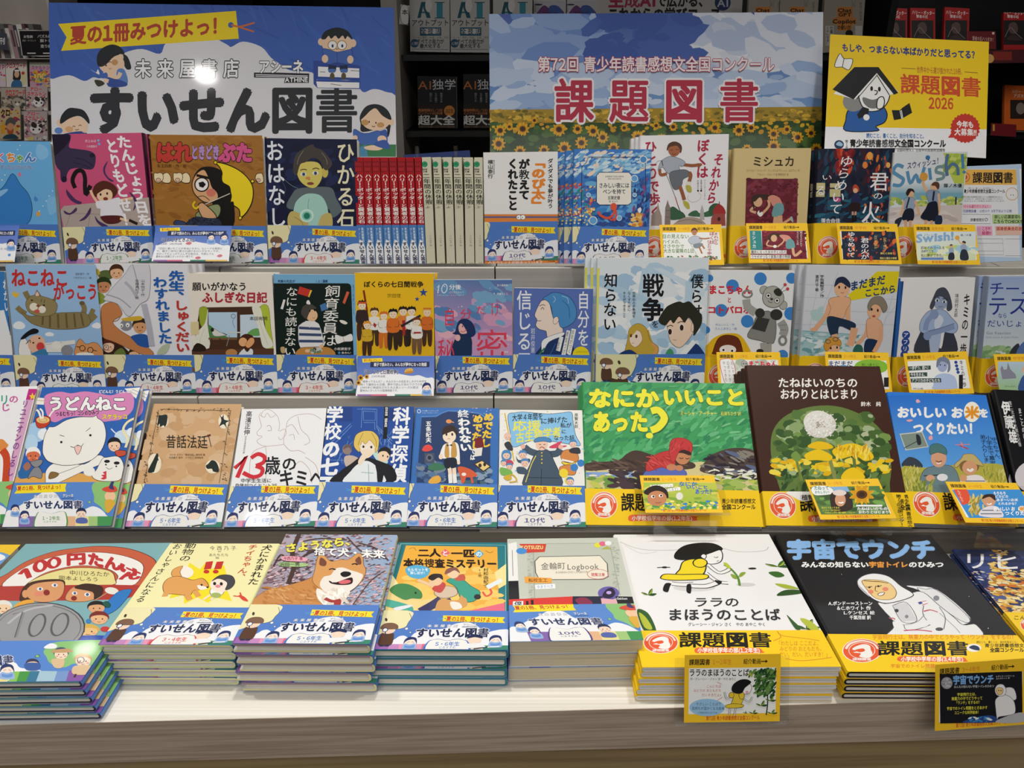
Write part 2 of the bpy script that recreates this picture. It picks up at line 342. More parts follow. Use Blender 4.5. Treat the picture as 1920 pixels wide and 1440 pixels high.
BOOKS = [
dict(kind='picture_book', label='light blue picture book with one large plain water drop, at left end of top tier', tier='A', at=(-0.959, 1.3405, 1.058), axes=[[0.99996, -0.002, -0.00865], [0.00887, 0.22494, 0.97433]], size=(0.1637, 0.2074, 0.012), hard=1, spine='L', paper='#6fb6ea', spine_paper=None, page='#ece6d8', copies=1, step=(0, 0), jitter=0, band=('A', 0.0, 0.0677, ['#5a9a50', '1・2年生']), art='''S #8ac6f0 1420,2031 1568,1966 1573,1833 1446,1765 1369,1865
S #86c2ee 1486,1093 1647,1145 1682,959 1514,838
E #fff 1108,2004 9,0 -1,-8
E #fff 1058,1937 9,0 -1,-8
E #fff 1337,904 10,0 -1,-10
E #fff 1406,990 10,0 -1,-10
E #fff 1470,1076 10,0 -1,-10
E #fff 1530,1161 10,0 -1,-10
E #fff 1596,1246 10,0 -1,-10
E #fff 1649,1314 10,0 -1,-10
E #fff 738,1424 10,0 -1,-10
E #fff 798,1509 10,0 -1,-10
B #3b86d0 #14284a 8.5 931,1535 1051,1351 1181,1175 1211,920 1097,680 722,608 495,777 511,1084 762,1323
S #8fc4f0 647,1221 791,1273 824,1256 748,1188 655,1136
S #e07a9a 1054,1561 1085,1520 1056,1486 1023,1511
S #e8a848 1320,904 1349,845 1302,810 1275,853
S #4a90d8 1283,1159 1330,1100 1292,1066 1260,1099
T #d8709a 681,1875 172,2 -17,-158 b45 o#f4f4fa:50|く
T #e8903c 855,1888 172,2 -18,-170 b45 o#f4f4fa:50|ち
T #6aa84a 1023,1878 141,1 -16,-158 b45 o#f4f4fa:50|ゃ
T #4a86d0 1162,1896 214,2 -17,-175 b45 o#f4f4fa:50|ん
T #3a6ab0 730,1679 605,5 -8,-80 b15 o#f4f4fa:35|ずくのようせいたち。'''),
dict(kind='picture_book', label='pink picture book with a big dark purple hand reaching for a girl', tier='A', at=(-0.7862, 1.3401, 1.0566), axes=[[0.99986, 0.0038, 0.01647], [-0.0169, 0.22492, 0.97423]], size=(0.1562, 0.2194, 0.013), hard=1, spine='R', paper='#d25680', spine_paper='#4a1838', page='#ece6d8', copies=3, step=(3, 0), jitter=0, band=('A', 0.0, 0.063, ['#5a9a50', '1・2年生']), art='''P #b8a8a0 -9,907 70,991 1619,1118 1638,589 27,616
K #8a7a74 6.9 56,872 996,822
K #8a7a74 6.9 505,813 450,634
K #8a7a74 6.9 157,836 65,641
S #3c3150 -21,2199 296,2190 313,2111 272,1979 389,1947 592,1915 698,1859 710,1772 665,1631 574,1596 404,1624 255,1609 180,1513 168,1413 103,1392 66,1445 70,1582 25,1642 -15,1818
P #231a30 -21,2199 293,2190 313,2111 203,1980 4,1826 -19,2001
L #231a30 10.2 354,1795 506,1759 650,1656
L #231a30 8.5 328,1720 463,1684 595,1624
E #231a30 652,1831 45,-1 -4,-33
E #231a30 123,1444 42,-1 -5,-47
L #1b1218 71.9 300,1292 269,1428 355,1569 459,1572 489,1458 472,1306 476,1180 571,1330
S #4c3460 146,1270 207,1193 292,1098 388,1050 335,1017 211,1077 142,1185
S #4c3460 61,915 161,870 277,962 279,902 158,840 73,863
S #4c3460 529,958 519,864 411,755 303,731 417,815
S #4c3460 918,1735 850,1586 890,1468 987,1399 917,1400 826,1519 830,1636
S #4c3460 592,812 653,725 801,637 695,630 608,717
S #4c3460 1228,1209 1323,1123 1346,1004 1265,886 1306,1038
S #5a2a1c 591,1203 650,1337 805,1407 964,1349 1034,1226 921,1113 818,1284 645,1134
E #f4d0aa 801,1162 136,-2 -13,-122
S #5a2a1c 612,1152 672,1303 809,1360 959,1298 984,1213 833,1266 696,1201
E #241a1a 730,1175 16,0 -2,-22
E #241a1a 846,1190 16,0 -2,-22
E #8a3428 809,1101 42,-1 -3,-29
L #f0c8a0 44.7 661,1041 595,1152 562,1251
L #f0c8a0 41.3 1039,1068 1163,1088 1287,1106
S #eeeaf2 645,1058 848,1077 1044,1119 1059,1008 1039,983 1090,855 1051,761 870,790 697,807 701,929 642,947
S #5a2222 706,810 1064,804 1008,694 822,671 723,724
L #f0c8a0 41.5 1024,762 1177,716
L #2a1a1a 48.4 1179,733 1321,663
V #f8f4f6 1084,2161 249,-4 267,-1541 b42|たんじょう日を
V #f8f4f6 889,2109 215,-4 191,-1486 b42|とりもどせ！
E #7fb4e8 791,2078 22,0 -2,-21
E #7fb4e8 797,2020 22,0 -2,-22
T #f8e8ee 561,2098 192,-3 -6,-50|井上みほ
T #f8e8ee 576,2004 184,-3 -5,-43|八木橋真代'''),
dict(kind='picture_book', label='brown picture book with a yellow crescent umbrella and small pigs', tier='A', at=(-0.6254, 1.3405, 1.058), axes=[[0.99997, -0.00167, -0.00724], [0.00743, 0.22494, 0.97434]], size=(0.1949, 0.2174, 0.014), hard=1, spine='L', paper='#a5702c', spine_paper=None, page='#ece6d8', copies=2, step=(3, 0), jitter=0, band=('A', 0.0, 0.0649, ['#5a9a50', '1・2年生']), art='''N #9c6826,#b0783a,#a87430,#946024 160 38,133 .3,-10 18,2170 1974,15 -112,-1534 3
T #c43c34 118,2058 617,5 -25,-350 b70 o#1a0f08:34|はれ
T #b890cc 718,2015 492,4 -16,-256 b60 o#1a0f08:34|ときどき
T #d8568e 1194,2057 587,4 -20,-341 b70 o#1a0f08:34|ぶた
T #2a1a0a 111,1687 511,4 -5,-65|矢玉四郎・作／絵
B #f0deb4 #1a1008 9.7 197,1508 278,1543 334,1471 316,1379 213,1374 162,1432
B #f0deb4 #1a1008 9.7 55,1536 106,1531 150,1542 197,1518 197,1432 118,1370 52,1408 43,1479
D #e8b8a0 #1a1008 7.8 114,1420 39,0 -2,-31
B #f0deb4 #1a1008 9.7 532,1511 613,1546 667,1474 652,1382 549,1377 497,1434
B #f0deb4 #1a1008 9.7 390,1538 441,1533 485,1545 533,1520 533,1434 454,1372 387,1410 378,1481
D #e8b8a0 #1a1008 7.8 449,1422 39,0 -2,-31
B #f0deb4 #1a1008 9.7 1814,1520 1864,1544 1922,1531 1936,1406 1856,1377 1799,1434
D #e8b8a0 #1a1008 7.8 1848,1429 36,0 -1,-29
B #f4d822 #15100a 17.4 1126,1721 1301,1692 1512,1598 1667,1462 1747,1299 1726,1078 1624,893 1505,795 1487,931 1348,1040 1366,1162 1318,1296 1166,1391 1228,1526 1184,1649
D #f4d822 #15100a 11.6 1122,1719 28,0 -2,-27
D #f4d822 #15100a 11.7 1155,1381 26,0 -1,-25
D #f4d822 #15100a 11.8 1338,1040 28,0 -1,-27
D #f4d822 #15100a 11.8 1499,785 30,0 -2,-29
D #f4d822 #15100a 11.7 1745,1409 28,0 -1,-27
S #120d0a 737,1474 864,1628 1062,1645 1219,1573 1229,1401 1349,1316 1360,1152 1344,1055 1403,1037 1372,647 1083,645 974,1495
B #dcaa7c #120d0a 15.6 714,1426 800,1547 922,1598 996,1457 1042,1304 1117,1227 1135,1127 1047,1057 888,1052 738,1176 694,1301
D #f4f0ea #120d0a 21.4 863,1347 119,1 -7,-115
P #120d0a 809,1379 890,1399 936,1351 883,1293 821,1312
K #120d0a 42.7 782,1503 996,1457
E #d87a6a 1017,1211 83,1 -4,-69
L #4a2010 11.7 775,1136 884,1153 985,1080
B #8e9c6c #120d0a 11.8 748,867 943,975 1124,1015 1168,919 1091,782 851,761 734,799
B #dcaa7c #120d0a 15.7 774,974 848,1042 943,975 1065,850 1074,762 947,703 833,799
S #2a3244 554,641 601,739 734,803 931,781 1119,763 1123,646
N #14181f,#3a4458 40 12,24 .6,0 593,778 517,4 -8,-127 4
B #3a4468 #120d0a 9.9 342,659 372,738 529,709 525,651
L #e4cc1c 31.4 789,978 732,939 690,996 730,1061
K #d8d4c8 13.7 906,1014 1345,1200'''),
dict(kind='novel', label='dark navy novel with a short-haired child holding a glowing green stone', tier='A', at=(-0.4287, 1.3406, 1.0586), axes=[[0.99992, -0.0029, -0.01256], [0.01289, 0.22493, 0.97429]], size=(0.1595, 0.211, 0.014), hard=1, spine='L', paper='#101638', spine_paper=None, page='#ece6d8', copies=2, step=(-1.5, 0), jitter=0, band=('A', 0.0, 0.0648, ['#d8483c', '3・4年生']), art='''N #18204a,#0c1230,#1c2852 60 57,171 .5,20 10,2070 1605,21 -61,-1440 2
V #e8ecf6 15,2089 319,4 7,-1497 b16|おはなし
V #efe9c4 1233,2071 323,4 -23,-1473 b16|ひかる石
L #6a8a90 7.8 319,1429 433,1334 550,1278
L #3a5a70 7.8 222,1485 333,1294 308,1140
B #626e74 #2a3438 7.8 341,976 448,1180 530,1268 709,1299 927,1312 1143,1289 1218,1113 1306,917 1130,782 1035,956 498,910
S #a9d6ca 584,1124 745,1194 961,1148 1064,918 1007,664 489,657 480,968
L #6fa89c 9.8 742,1107 717,952 773,836
B #d9ca68 #3a3418 5.8 538,1622 664,1719 900,1722 990,1590 961,1418 847,1288 699,1315 579,1428
E #cdbb58 1032,1556 55,1 -3,-92
S #46403c 479,1603 530,1831 671,1943 830,2019 868,1968 1004,1917 1137,1763 1150,1668 1063,1587 999,1628 949,1742 823,1793 703,1720 607,1677 542,1498 495,1517
L #8a8478 9.6 670,1909 588,1794 554,1680
L #8a8478 9.6 983,1885 1058,1781 1075,1686
E #f0eed8 657,1519 51,1 -1,-34
E #56689c 661,1517 28,0 -1,-31
E #101020 663,1517 14,0 0,-13
E #f0eed8 866,1539 51,1 -1,-34
E #56689c 866,1537 28,0 -1,-31
E #101020 868,1537 14,0 0,-13
L #3a3018 13.6 604,1581 660,1601 718,1590
L #3a3018 13.6 817,1603 877,1623 935,1605
L #9a8438 9.7 763,1453 743,1430 772,1423
E #8a4232 774,1362 59,1 -1,-25
E #d88a50 734,1453 43,1 -1,-23
S #c9b66c 357,772 437,890 604,830 719,689 647,620 388,617
S #c9b66c 896,623 952,819 1112,856 1125,626
L #7a6830 7.9 474,793 590,717 627,639
E #cdeee2 693,816 123,2 -4,-113
E #86ccb4 693,812 84,1 -3,-78
E #1f7c66 693,812 54,1 -2,-53'''),
dict(kind='novel', label='white book with bold orange and black vertical lettering above orange stripes', tier='A', at=(-0.0475, 1.3401, 1.0566), axes=[[0.99993, 0.00271, 0.01173], [-0.01203, 0.22493, 0.9743]], size=(0.1286, 0.1893, 0.017), hard=0, spine='L', paper='#f1f0ee', spine_paper=None, page='#ece6d8', copies=1, step=(0, 0), jitter=0, band=('A', 0.0046, 0.0718, ['#5a4a8a', '10代']), art='''V #16161a 1112,1780 93,-1 -3,-844 b32|ダメダメでも夢が叶う
V #ee8c30 834,1804 236,-3 -7,-890 b70|「のび太」
V #16161a 614,1778 186,-2 -7,-691 b60|が教えて
V #16161a 424,1789 173,-2 -11,-880 b60|くれたこと
V #26262a 78,1772 89,-1 -5,-315 b28|横山泰行
V #3a3a40 167,1767 34,0 -4,-245|富山大学名誉教授
P #e98a3c -19,852 1304,836 1304,683 -22,699
P #74688c -20,820 1304,804 1304,771 -20,787
D #fff #222 6.3 604,792 43,-1 0,-42
D #fff #222 6.3 676,793 43,-1 0,-42
E #222 593,788 9,0 0,-8
E #222 666,789 9,0 0,-8
P #f08b36 -33,104 1325,88 1324,-62 -35,-45
T #fff4e8 53,50 970,-12 -1,-49 b10|人生のヒントが詰まっています
T #222 1105,58 129,-2 0,-45 b40|アスコム'''),
dict(kind='novel', label='blue undersea novel with cream title panel and red octopus, front copy', tier='A', at=(0.1039, 1.3149, 1.0628), axes=[[1.0, -0.00067, -0.00289], [0.00297, 0.22495, 0.97437]], size=(0.1315, 0.1912, 0.018), hard=0, spine='L', paper='#3f7ecb', spine_paper=None, page='#ece6d8', copies=3, step=(-13, 0), jitter=0, band=('A', 0.0, 0.0629, ['#5a4a8a', '10代']), art='''N #a9d4ee,#d8e8f0,#6fb0dc,#f0dcc8,#86bce4 150 32,96 .35,25 11,1864 1294,4 6,-371 5
N #2f6ab8,#4f94d8,#6aaede,#3558a0,#3f86cc 140 32,112 .45,10 9,1493 1292,4 14,-866 6
N #c8506a,#e88a4a,#5a4a9a,#2f8a9a,#e8d0a0 80 12.8,44.8 .6,50 11,1350 361,1 9,-545 7
N #2a4a8a,#3a5a9a,#8a4a8a,#1f3a70 80 19.2,60.8 .4,70 1025,1416 262,1 24,-787 8
N #f0d060,#f0e8c0,#e8b048 60 9.6,20.8 .9,0 26,934 354,1 5,-274 9
N #e8a84a,#f0c878,#d88a3a 26 28.8,54.4 .6,0 984,856 190,1 6,-218 10
N #24509a,#3a4a8a,#1f3f80 40 28.8,64 .5,0 382,854 627,2 5,-218 11
K #1d2a5a 8.2 152,643 140,1628 217,1699 248,1784 1112,1787 1213,1702 1250,1066
P #f3efe4 441,1534 940,1535 986,1480 999,1041 942,996 453,995 403,1039 394,1478
K #1d2a5a 9.7 441,1534 940,1535 986,1480 999,1041 942,996 453,995 403,1039 394,1478 441,1534
T #23264a 541,1486 314,1 1,-40 b10|SAMISHII YORU NIWA
T #23264a 586,1444 226,1 1,-35 b10|PEN WO MOTE
T #1a1c38 434,1364 518,2 2,-92 b18|さみしい夜には
T #1a1c38 502,1260 394,1 2,-88 b18|ペンを持て
T #1a1c38 590,1147 210,1 2,-67 b12|古賀史健
T #1a1c38 611,1072 158,0 1,-37|絵 ならの
L #e0553c 39.1 714,928 688,823 591,774 479,819 435,884
L #e0553c 29.3 731,912 746,823 712,723
L #e0553c 22.9 615,774 666,742 714,775
E #e45c42 696,965 56,0 2,-64
D #4a90d0 #eef6fa 11.2 1179,1746 59,0 2,-57
D #7fb8e0 #eef6fa 9.6 1169,1647 36,0 1,-35
D #6aa8dc #eef6fa 11.3 1038,1432 56,0 2,-54
D #6aa8dc #eef6fa 11.4 349,733 66,0 1,-65
D #7fb8e0 #eef6fa 8.1 261,1159 36,0 1,-35
D #7fb8e0 #eef6fa 8 65,1564 26,0 0,-25
D #7fb8e0 #eef6fa 8.2 797,775 43,0 1,-42
D #7fb8e0 #eef6fa 8.1 1049,1161 33,0 1,-32
S #f4f4f4 1106,921 1155,953 1173,905 1141,857'''),
dict(kind='novel', label='white book of a boy in grey shorts striding with a white cane', tier='A', at=(0.2226, 1.3362, 1.0575), axes=[[0.99984, 0.00406, 0.01757], [-0.01803, 0.22491, 0.97421]], size=(0.1526, 0.2166, 0.016), hard=1, spine='L', paper='#eeedf1', spine_paper=None, page='#ece6d8', copies=3, step=(-5, 0), jitter=0, band=('K', 0.0, 0.0586, []), art='''V #b0304a 78,2088 206,-4 112,-1315 b32|ひとりで歩く
V #b0304a 985,2094 211,-4 -8,-659 b36|ぼくは
V #b0304a 1291,1855 175,-3 -137,-853 b34|それから
V #333 1114,1416 33,-1 8,-341|アントニオ・ソトマヨール
V #333 1054,1417 33,-1 4,-178|星野由美
V #333 997,1418 33,-1 4,-178|大塚洋子
E #222 1072,1228 17,0 0,-16
E #222 1018,1229 17,0 0,-16
S #3a6248 545,824 526,923 593,971 694,904 779,853 797,771 563,742
S #3f6a4c 881,802 896,867 996,898 1064,848 1214,894 1278,999 1378,1006 1413,956 1283,795
S #355c40 1249,812 1213,927 1294,1007 1362,982 1381,908
P #a09088 212,650 218,830 301,911 327,1049 359,910 394,811 405,646
P #8a7c78 447,645 456,957 475,1014 494,1087 517,1013 543,955 551,643
K #5a4a48 6.6 456,908 543,906
K #5a4a48 6.6 462,793 545,792
P #b8b4b4 1058,733 1066,897 1094,995 1126,896 1144,732
S #a83232 1302,827 1305,925 1378,998 1472,939 1500,824
K #7a2020 13.2 1393,989 1392,1041
P #a05048 1254,631 1259,762 1307,835 1497,832 1514,626
E #4a2020 1394,743 27,0 1,-36
S #b0a094 616,626 697,740 864,789 1066,749 1153,616
L #70665e 8.3 664,707 882,744 1101,683
L #c8a888 4.9 856,1162 841,1097 926,1038 1042,1077 1073,1158 1022,1199
B #5a3a2c #2a1a14 4.9 468,1910 492,2013 590,2057 689,2020 724,1953 701,1865 649,1954 509,1941
E #aa6844 592,1920 103,-2 2,-109
S #5a3a2c 476,1933 516,2007 607,2034 698,1985 691,1929 641,1986 525,1972
L #5a2a20 8.1 518,1925 551,1914 572,1924
L #5a2a20 8.1 622,1931 650,1922 675,1930
L #5a2a20 8.1 552,1857 594,1843 630,1859
L #9a5c3a 52.2 762,1672 912,1654 1028,1667
S #9a5c3a 995,1676 1060,1691 1078,1659 1012,1620
L #9a5c3a 52.3 349,1607 367,1511 475,1525
B #abb3c0 #4a5058 6.5 372,1735 511,1813 631,1795 748,1745 789,1693 733,1641 680,1658 685,1566 516,1516 398,1635 319,1584
B #6c727a #3a4048 6.5 516,1524 681,1585 814,1580 891,1501 759,1431 739,1342 671,1263 584,1284
L #9a5c3a 62.2 856,1542 886,1485 849,1348
L #9a5c3a 62.4 703,1311 747,1196 784,1078
S #e8e4d8 810,1381 888,1380 886,1315 811,1325
S #bcb448 806,1325 890,1310 908,1226 872,1202 818,1244
S #bcb448 766,1066 856,1031 881,936 836,931 780,992
K #8a8c90 11.5 475,1492 626,1133
K #b03030 13.2 626,1133 672,994
K #26262a 11.6 672,994 720,879
L #26262a 13 380,1751 406,1655
L #4a4a50 4.9 265,1673 314,1736 380,1743'''),
dict(kind='novel', label='tan book with a dark red panel of a girl bending over a white rabbit', tier='A', at=(0.3827, 1.3401, 1.0566), axes=[[0.99999, 0.00081, 0.00352], [-0.00361, 0.22495, 0.97436]], size=(0.1333, 0.1961, 0.018), hard=1, spine='L', paper='#dac48c', spine_paper=None, page='#ece6d8', copies=3, step=(-4.5, 0), jitter=0, band=('K', 0.0, 0.0656, []), art='''T #3c281a 319,1838 740,-3 9,-190 b24|ミシュカ
T #5a4630 231,1613 922,-3 2,-48|エドワルト・ファン・デ・フェンデル＆アヌッシュ・エルヴァン 作
T #5a4630 421,1543 545,-2 2,-44|アネット・スカープ 絵 野坂悦子 訳
P #6e2432 267,1452 1101,1449 1134,1403 1163,609 254,613 239,1407
N #84384a,#7c3040,#5c1c2a 90 35.2,64 .6,20 259,1439 848,-3 38,-785 4
N #922f40,#5a1826 60 16,28.8 .7,0 259,1439 848,-3 38,-785 9
L #dcae88 43 636,1096 654,990 548,864
L #dcae88 43.1 407,982 338,917 434,876
S #3f2c24 347,1081 389,1178 556,1191 675,1161 594,1096 474,1146 414,1015 393,933
E #e2b48c 459,1061 77,0 4,-85
S #3f2c24 360,1097 423,1170 541,1162 475,1133 403,1064
S #da9480 626,1129 707,1177 827,1128 887,1013 836,973 735,981 680,1055
S #72a4a6 753,1011 886,1030 920,915 877,830 720,814
L #dcae88 86.5 791,804 775,602
L #dcae88 86.5 852,825 877,602
L #dcae88 43.4 870,660 984,734 1049,775
S #a4c0c0 1034,796 1072,803 1095,709 1051,742
S #f4f2ec 455,867 486,916 497,875 538,892 557,842 509,808'''),
dict(kind='novel', label='dark night-street novel with white brushed lettering and a schoolgirl in teal light', tier='A', at=(0.5281, 1.3372, 1.0573), axes=[[0.99997, 0.00177, 0.00767], [-0.00787, 0.22494, 0.97434]], size=(0.1314, 0.195, 0.019), hard=1, spine='L', paper='#1c2238', spine_paper=None, page='#ece6d8', copies=3, step=(-2.6, 0), jitter=0, band=('K', 0.0, 0.0697, []), art='''N #101a30,#2a3f5a,#1d4a5f,#3a2030,#1a2038 150 40,128 .35,85 -12,1943 1307,-10 77,-1290 3
N #b03028,#d8582f,#8a2028,#6a1820 50 28.8,88 .4,90 286,1933 314,-2 27,-417 4
N #a83a28,#d87830,#702028,#c85a30 60 19.2,72 .35,90 774,1817 514,-4 75,-1071 5
N #1f4f6a,#2a6a80,#183a58,#245a74 60 64,144 .25,5 -24,1162 1345,-11 30,-508 6
E #f2a850 889,1824 50,0 5,-67
E #e88a40 817,1672 43,0 4,-58
E #f0b060 1215,1669 37,0 4,-48
P #d6c890 -3,1381 147,1380 154,1258 4,1259
P #c8c090 -3,1235 147,1234 153,1144 2,1145
P #cfc690 231,1371 414,1369 419,1296 235,1298
P #cfc690 232,1274 420,1272 429,1142 240,1143
P #2a5a70 206,1095 440,1093 452,913 217,915
E #d8508a 382,1094 54,0 3,-39
S #c04832 628,1287 665,1351 726,1310 744,1237 665,1221
E #e8b890 680,1246 40,0 3,-42
S #252c54 616,1092 635,1173 692,1202 756,1164 775,1033 629,1026
S #2a1a18 611,1035 770,1033 768,891 613,902
K #d8a080 33.1 658,892 662,826
K #d8a080 33.1 708,892 709,826
K #15100f 36.5 662,830 673,718
K #15100f 36.5 709,829 713,718
V #f6f6fa 388,1839 243,-2 -170,-998 b4|ゆらめいて
T #f6f6fa 71,1526 195,-2 6,-105|い
T #f6f6fa -18,1348 192,-2 11,-187|る
T #f0f0f4 111,781 336,-3 5,-82 b20|落合由佳
T #f6f6fa 898,1567 341,-3 24,-340 b4|君
T #f6f6fa 982,1219 184,-1 9,-130 b4|の
T #f6f6fa 783,1074 351,-3 27,-385 b4|火
T #f6f6fa 838,762 202,-2 13,-181 b4|が'''),
dict(kind='novel', label='pale green and white novel with two schoolgirls tossing an orange ball', tier='A', at=(0.6555, 1.3323, 1.0584), axes=[[0.99998, 0.00153, 0.00664], [-0.00682, 0.22495, 0.97435]], size=(0.1267, 0.1886, 0.016), hard=1, spine='L', paper='#e2e8ec', spine_paper=None, page='#ece6d8', copies=2, step=(-1, 0), jitter=0, band=('K', 0.0, 0.0631, []), art='''P #c6d654 840,1867 1245,1853 1249,1198 1123,1296 987,1523 944,1715
N #b4ca54,#d4de78,#9ab848 50 32,80 .6,20 890,1859 330,-2 30,-336 2
P #7db2c8 -20,1255 1244,1247 1259,1084 -7,1093
Q #e2e8ec,#d0dce4,#8fbccc,#8fbccc -20,1368 1234,1360 1249,1198 -8,1207
N #b8cc5a,#8ab060,#d0d878,#a0b858 60 28.8,72 .5,0 -11,1142 1258,-9 14,-179 3
P #dad0cc -22,963 1250,1003 1271,602 -12,611
N #c8bcb8,#e4dcd8 20 51,136 .3,0 -10,914 1245,-8 20,-262 4
L #5f98c0 58.6 182,1640 72,1673 14,1569 111,1496 199,1431 148,1335 20,1344
L #5f98c0 55.4 254,1572 324,1366 408,1510 477,1378 543,1638
K #5a94bc 52.1 630,1621 667,1425
E #3a7ab0 587,1794 40,0 3,-38
L #7a9a9c 52.1 876,1644 765,1633 755,1556 871,1523 877,1451 760,1424
L #5a7a9a 55.1 924,1851 911,1667 948,1487
L #5a7a9a 52.1 938,1600 1021,1686 1106,1631 1135,1497
K #4f8ac0 48.6 1171,1849 1210,1609
E #4f8ac0 1233,1550 28,0 3,-27
T #3a2c72 235,1720 585,95 10,-125 b14|スウィッシュ！
T #222 895,1362 319,-2 6,-71 b22|藤ノ木優
E #e2a444 546,1477 70,0 6,-71
L #e8ba92 49.2 640,1218 571,1308 533,1400
E #e8ba92 737,1307 66,0 6,-74
S #5e3c28 688,1331 725,1386 800,1382 830,1322 811,1258 774,1298 747,1323
B #8c9ebc #4a5468 4.9 627,1235 728,1253 835,1214 849,1052 681,1036 620,1154
L #e8ba92 42.7 825,1193 856,973 855,851
K #20283c 32.8 743,1234 736,1072
S #1b2032 672,1040 813,1042 833,737 552,776 622,942
S #22324e 814,810 914,810 921,679 808,679
L #e0b090 49.7 647,746 641,623
L #e0b090 49.7 740,737 758,622
E #e8ba92 337,1201 63,0 6,-71
S #2c2220 259,1205 294,1277 378,1269 408,1204 347,1237 296,1156
B #9caec6 #4a5468 4.9 226,1092 355,1139 426,1090 410,919 265,920
K #20283c 26.3 323,1131 288,945
L #e8ba92 39.5 427,1074 490,927 529,821
L #e8ba92 39.5 227,1075 222,929 197,831
S #1b2032 272,928 409,927 418,739 228,757
S #262e3e 104,733 199,798 227,765 156,610
L #e0b090 49.7 287,748 306,617
L #e0b090 49.7 371,740 381,617
K #3a3a40 26.3 1130,1134 1137,1004'''),
dict(kind='novel', label='blue and white novel cut off at left end of middle tier', tier='B', at=(-0.9467, 1.1645, 0.8861), axes=[[0.99993, -0.00263, -0.0114], [0.0117, 0.22494, 0.9743]], size=(0.133, 0.1972, 0.016), hard=0, spine='L', paper='#3a80c4', spine_paper='#1a2c50', page='#ece6d8', copies=1, step=(0, 0), jitter=0, band=('A', 0.0, 0.0626, ['#d8483c', '3・4年生']), art='''P #eef2f6 676,994 1002,1321 1263,1357 1316,1001
P #f2f2f4 190,988 1341,1010 1327,626 147,612
L #eef4f8 9.7 1193,1307 1253,1260 1276,1163
V #f0f4f8 1289,1852 96,1 -21,-528 b20|ねがい
L #1a2a4a 12.9 1326,1261 1326,1099 1327,953'''),
dict(kind='picture_book', label='sky blue picture book with a leaping tabby cat and red lettering', tier='B', at=(-0.8096, 1.1613, 0.8858), axes=[[0.99999, -0.00088, -0.00383], [0.00393, 0.22495, 0.97436]], size=(0.1457, 0.2079, 0.012), hard=1, spine='L', paper='#9dc2ea', spine_paper=None, page='#ece6d8', copies=1, step=(0, 0), jitter=0, band=('A', 0.0, 0.0627, ['#5a9a50', '1・2年生']), art='''S #eef3f8 41,1112 112,1169 191,1161 241,1097 180,1048 67,1056
S #eef3f8 543,969 611,1001 681,977 669,937 572,936
S #eef3f8 1316,1117 1400,1158 1461,1118 1424,1061 1328,1077
T #c63434 109,2019 924,4 -32,-301 b34|ねこねこ
T #c63434 756,1788 716,3 -27,-280 b34|がっこう
T #3a3a40 1122,1951 223,1 -4,-38|羽田澄子・作
T #3a3a40 1085,1892 294,1 -4,-40|つちだのぶこ・絵
S #e8c048 78,1610 132,1658 143,1618 193,1635 179,1579 129,1555
L #8a7c54 89.7 357,1515 316,1587 291,1651
L #8a7c54 90.1 269,1291 187,1347 136,1403
L #8a7c54 74.2 1209,1182 1296,1263 1363,1375
L #8a7c54 74.3 1220,1133 1324,1214 1395,1279
L #8a7c54 83.7 1168,1262 1218,1375 1184,1479
E #6a5c3c 1187,1471 42,0 -3,-32
B #8c7e56 #5a4c30 6.4 200,1323 330,1259 525,1276 754,1309 1141,1323 1239,1303 1299,1198 1250,1101 1052,1055 728,1047 474,1090 305,1170
K #6a5c3a 32.2 540,1260 517,1114
K #6a5c3a 32.2 654,1276 634,1074
K #6a5c3a 32.2 784,1293 771,1067
K #6a5c3a 32.2 914,1301 911,1067
K #6a5c3a 29 1043,1302 1046,1076
K #6a5c3a 29 1155,1302 1177,1101
P #7a6c48 428,1580 486,1683 548,1580
P #7a6c48 662,1517 785,1549 744,1453
B #96885e #5a4c30 6.4 306,1515 429,1592 680,1541 787,1450 729,1301 539,1252 351,1299 284,1403
S #f2c8b8 452,1588 486,1652 512,1588
K #6a5c3a 12.8 551,1532 530,1484
K #6a5c3a 12.8 598,1524 577,1468
E #eee6d6 407,1407 67,0 -7,-64
E #eee6d6 537,1364 61,0 -6,-58
E #d25c52 451,1336 45,0 -3,-29
E #8a4a3a 479,1423 29,0 -2,-19
E #2a2018 389,1512 16,0 -1,-13
E #2a2018 573,1433 19,0 -1,-13
B #f4f2ee #4a4038 6.5 102,772 154,886 227,886 264,772 280,609 101,608
E #ecbc9c 393,802 143,1 -15,-150
S #1c1c22 138,886 220,975 358,1057 444,1033 423,984 299,951 195,886
E #d44444 450,765 65,0 -7,-69
L #1c1c22 9.8 219,805 290,870 293,821
E #241c1a 342,825 16,0 -1,-13
E #241c1a 447,900 16,0 -1,-13
S #3c80ac 298,633 402,699 518,724 549,626
P #e8e6e0 528,822 839,856 822,676 546,675
K #8a8a80 4.9 542,798 1001,857
P #e8e6e0 806,848 1019,876 1016,808 808,783
E #f0ece4 711,790 78,0 -6,-65
B #dc9860 #5a3a20 6.5 1019,612 1023,775 1101,893 1194,809 1323,838 1415,777 1449,613
E #8e8e94 876,701 97,0 -9,-90
O #141414 11.4 1128,740 44,0 -4,-44
O #141414 11.4 1255,711 44,0 -4,-44
L #141414 11.4 1033,767 1089,759
L #141414 11.4 1296,711 1359,695
E #f2ece0 1159,637 146,1 -3,-36'''),
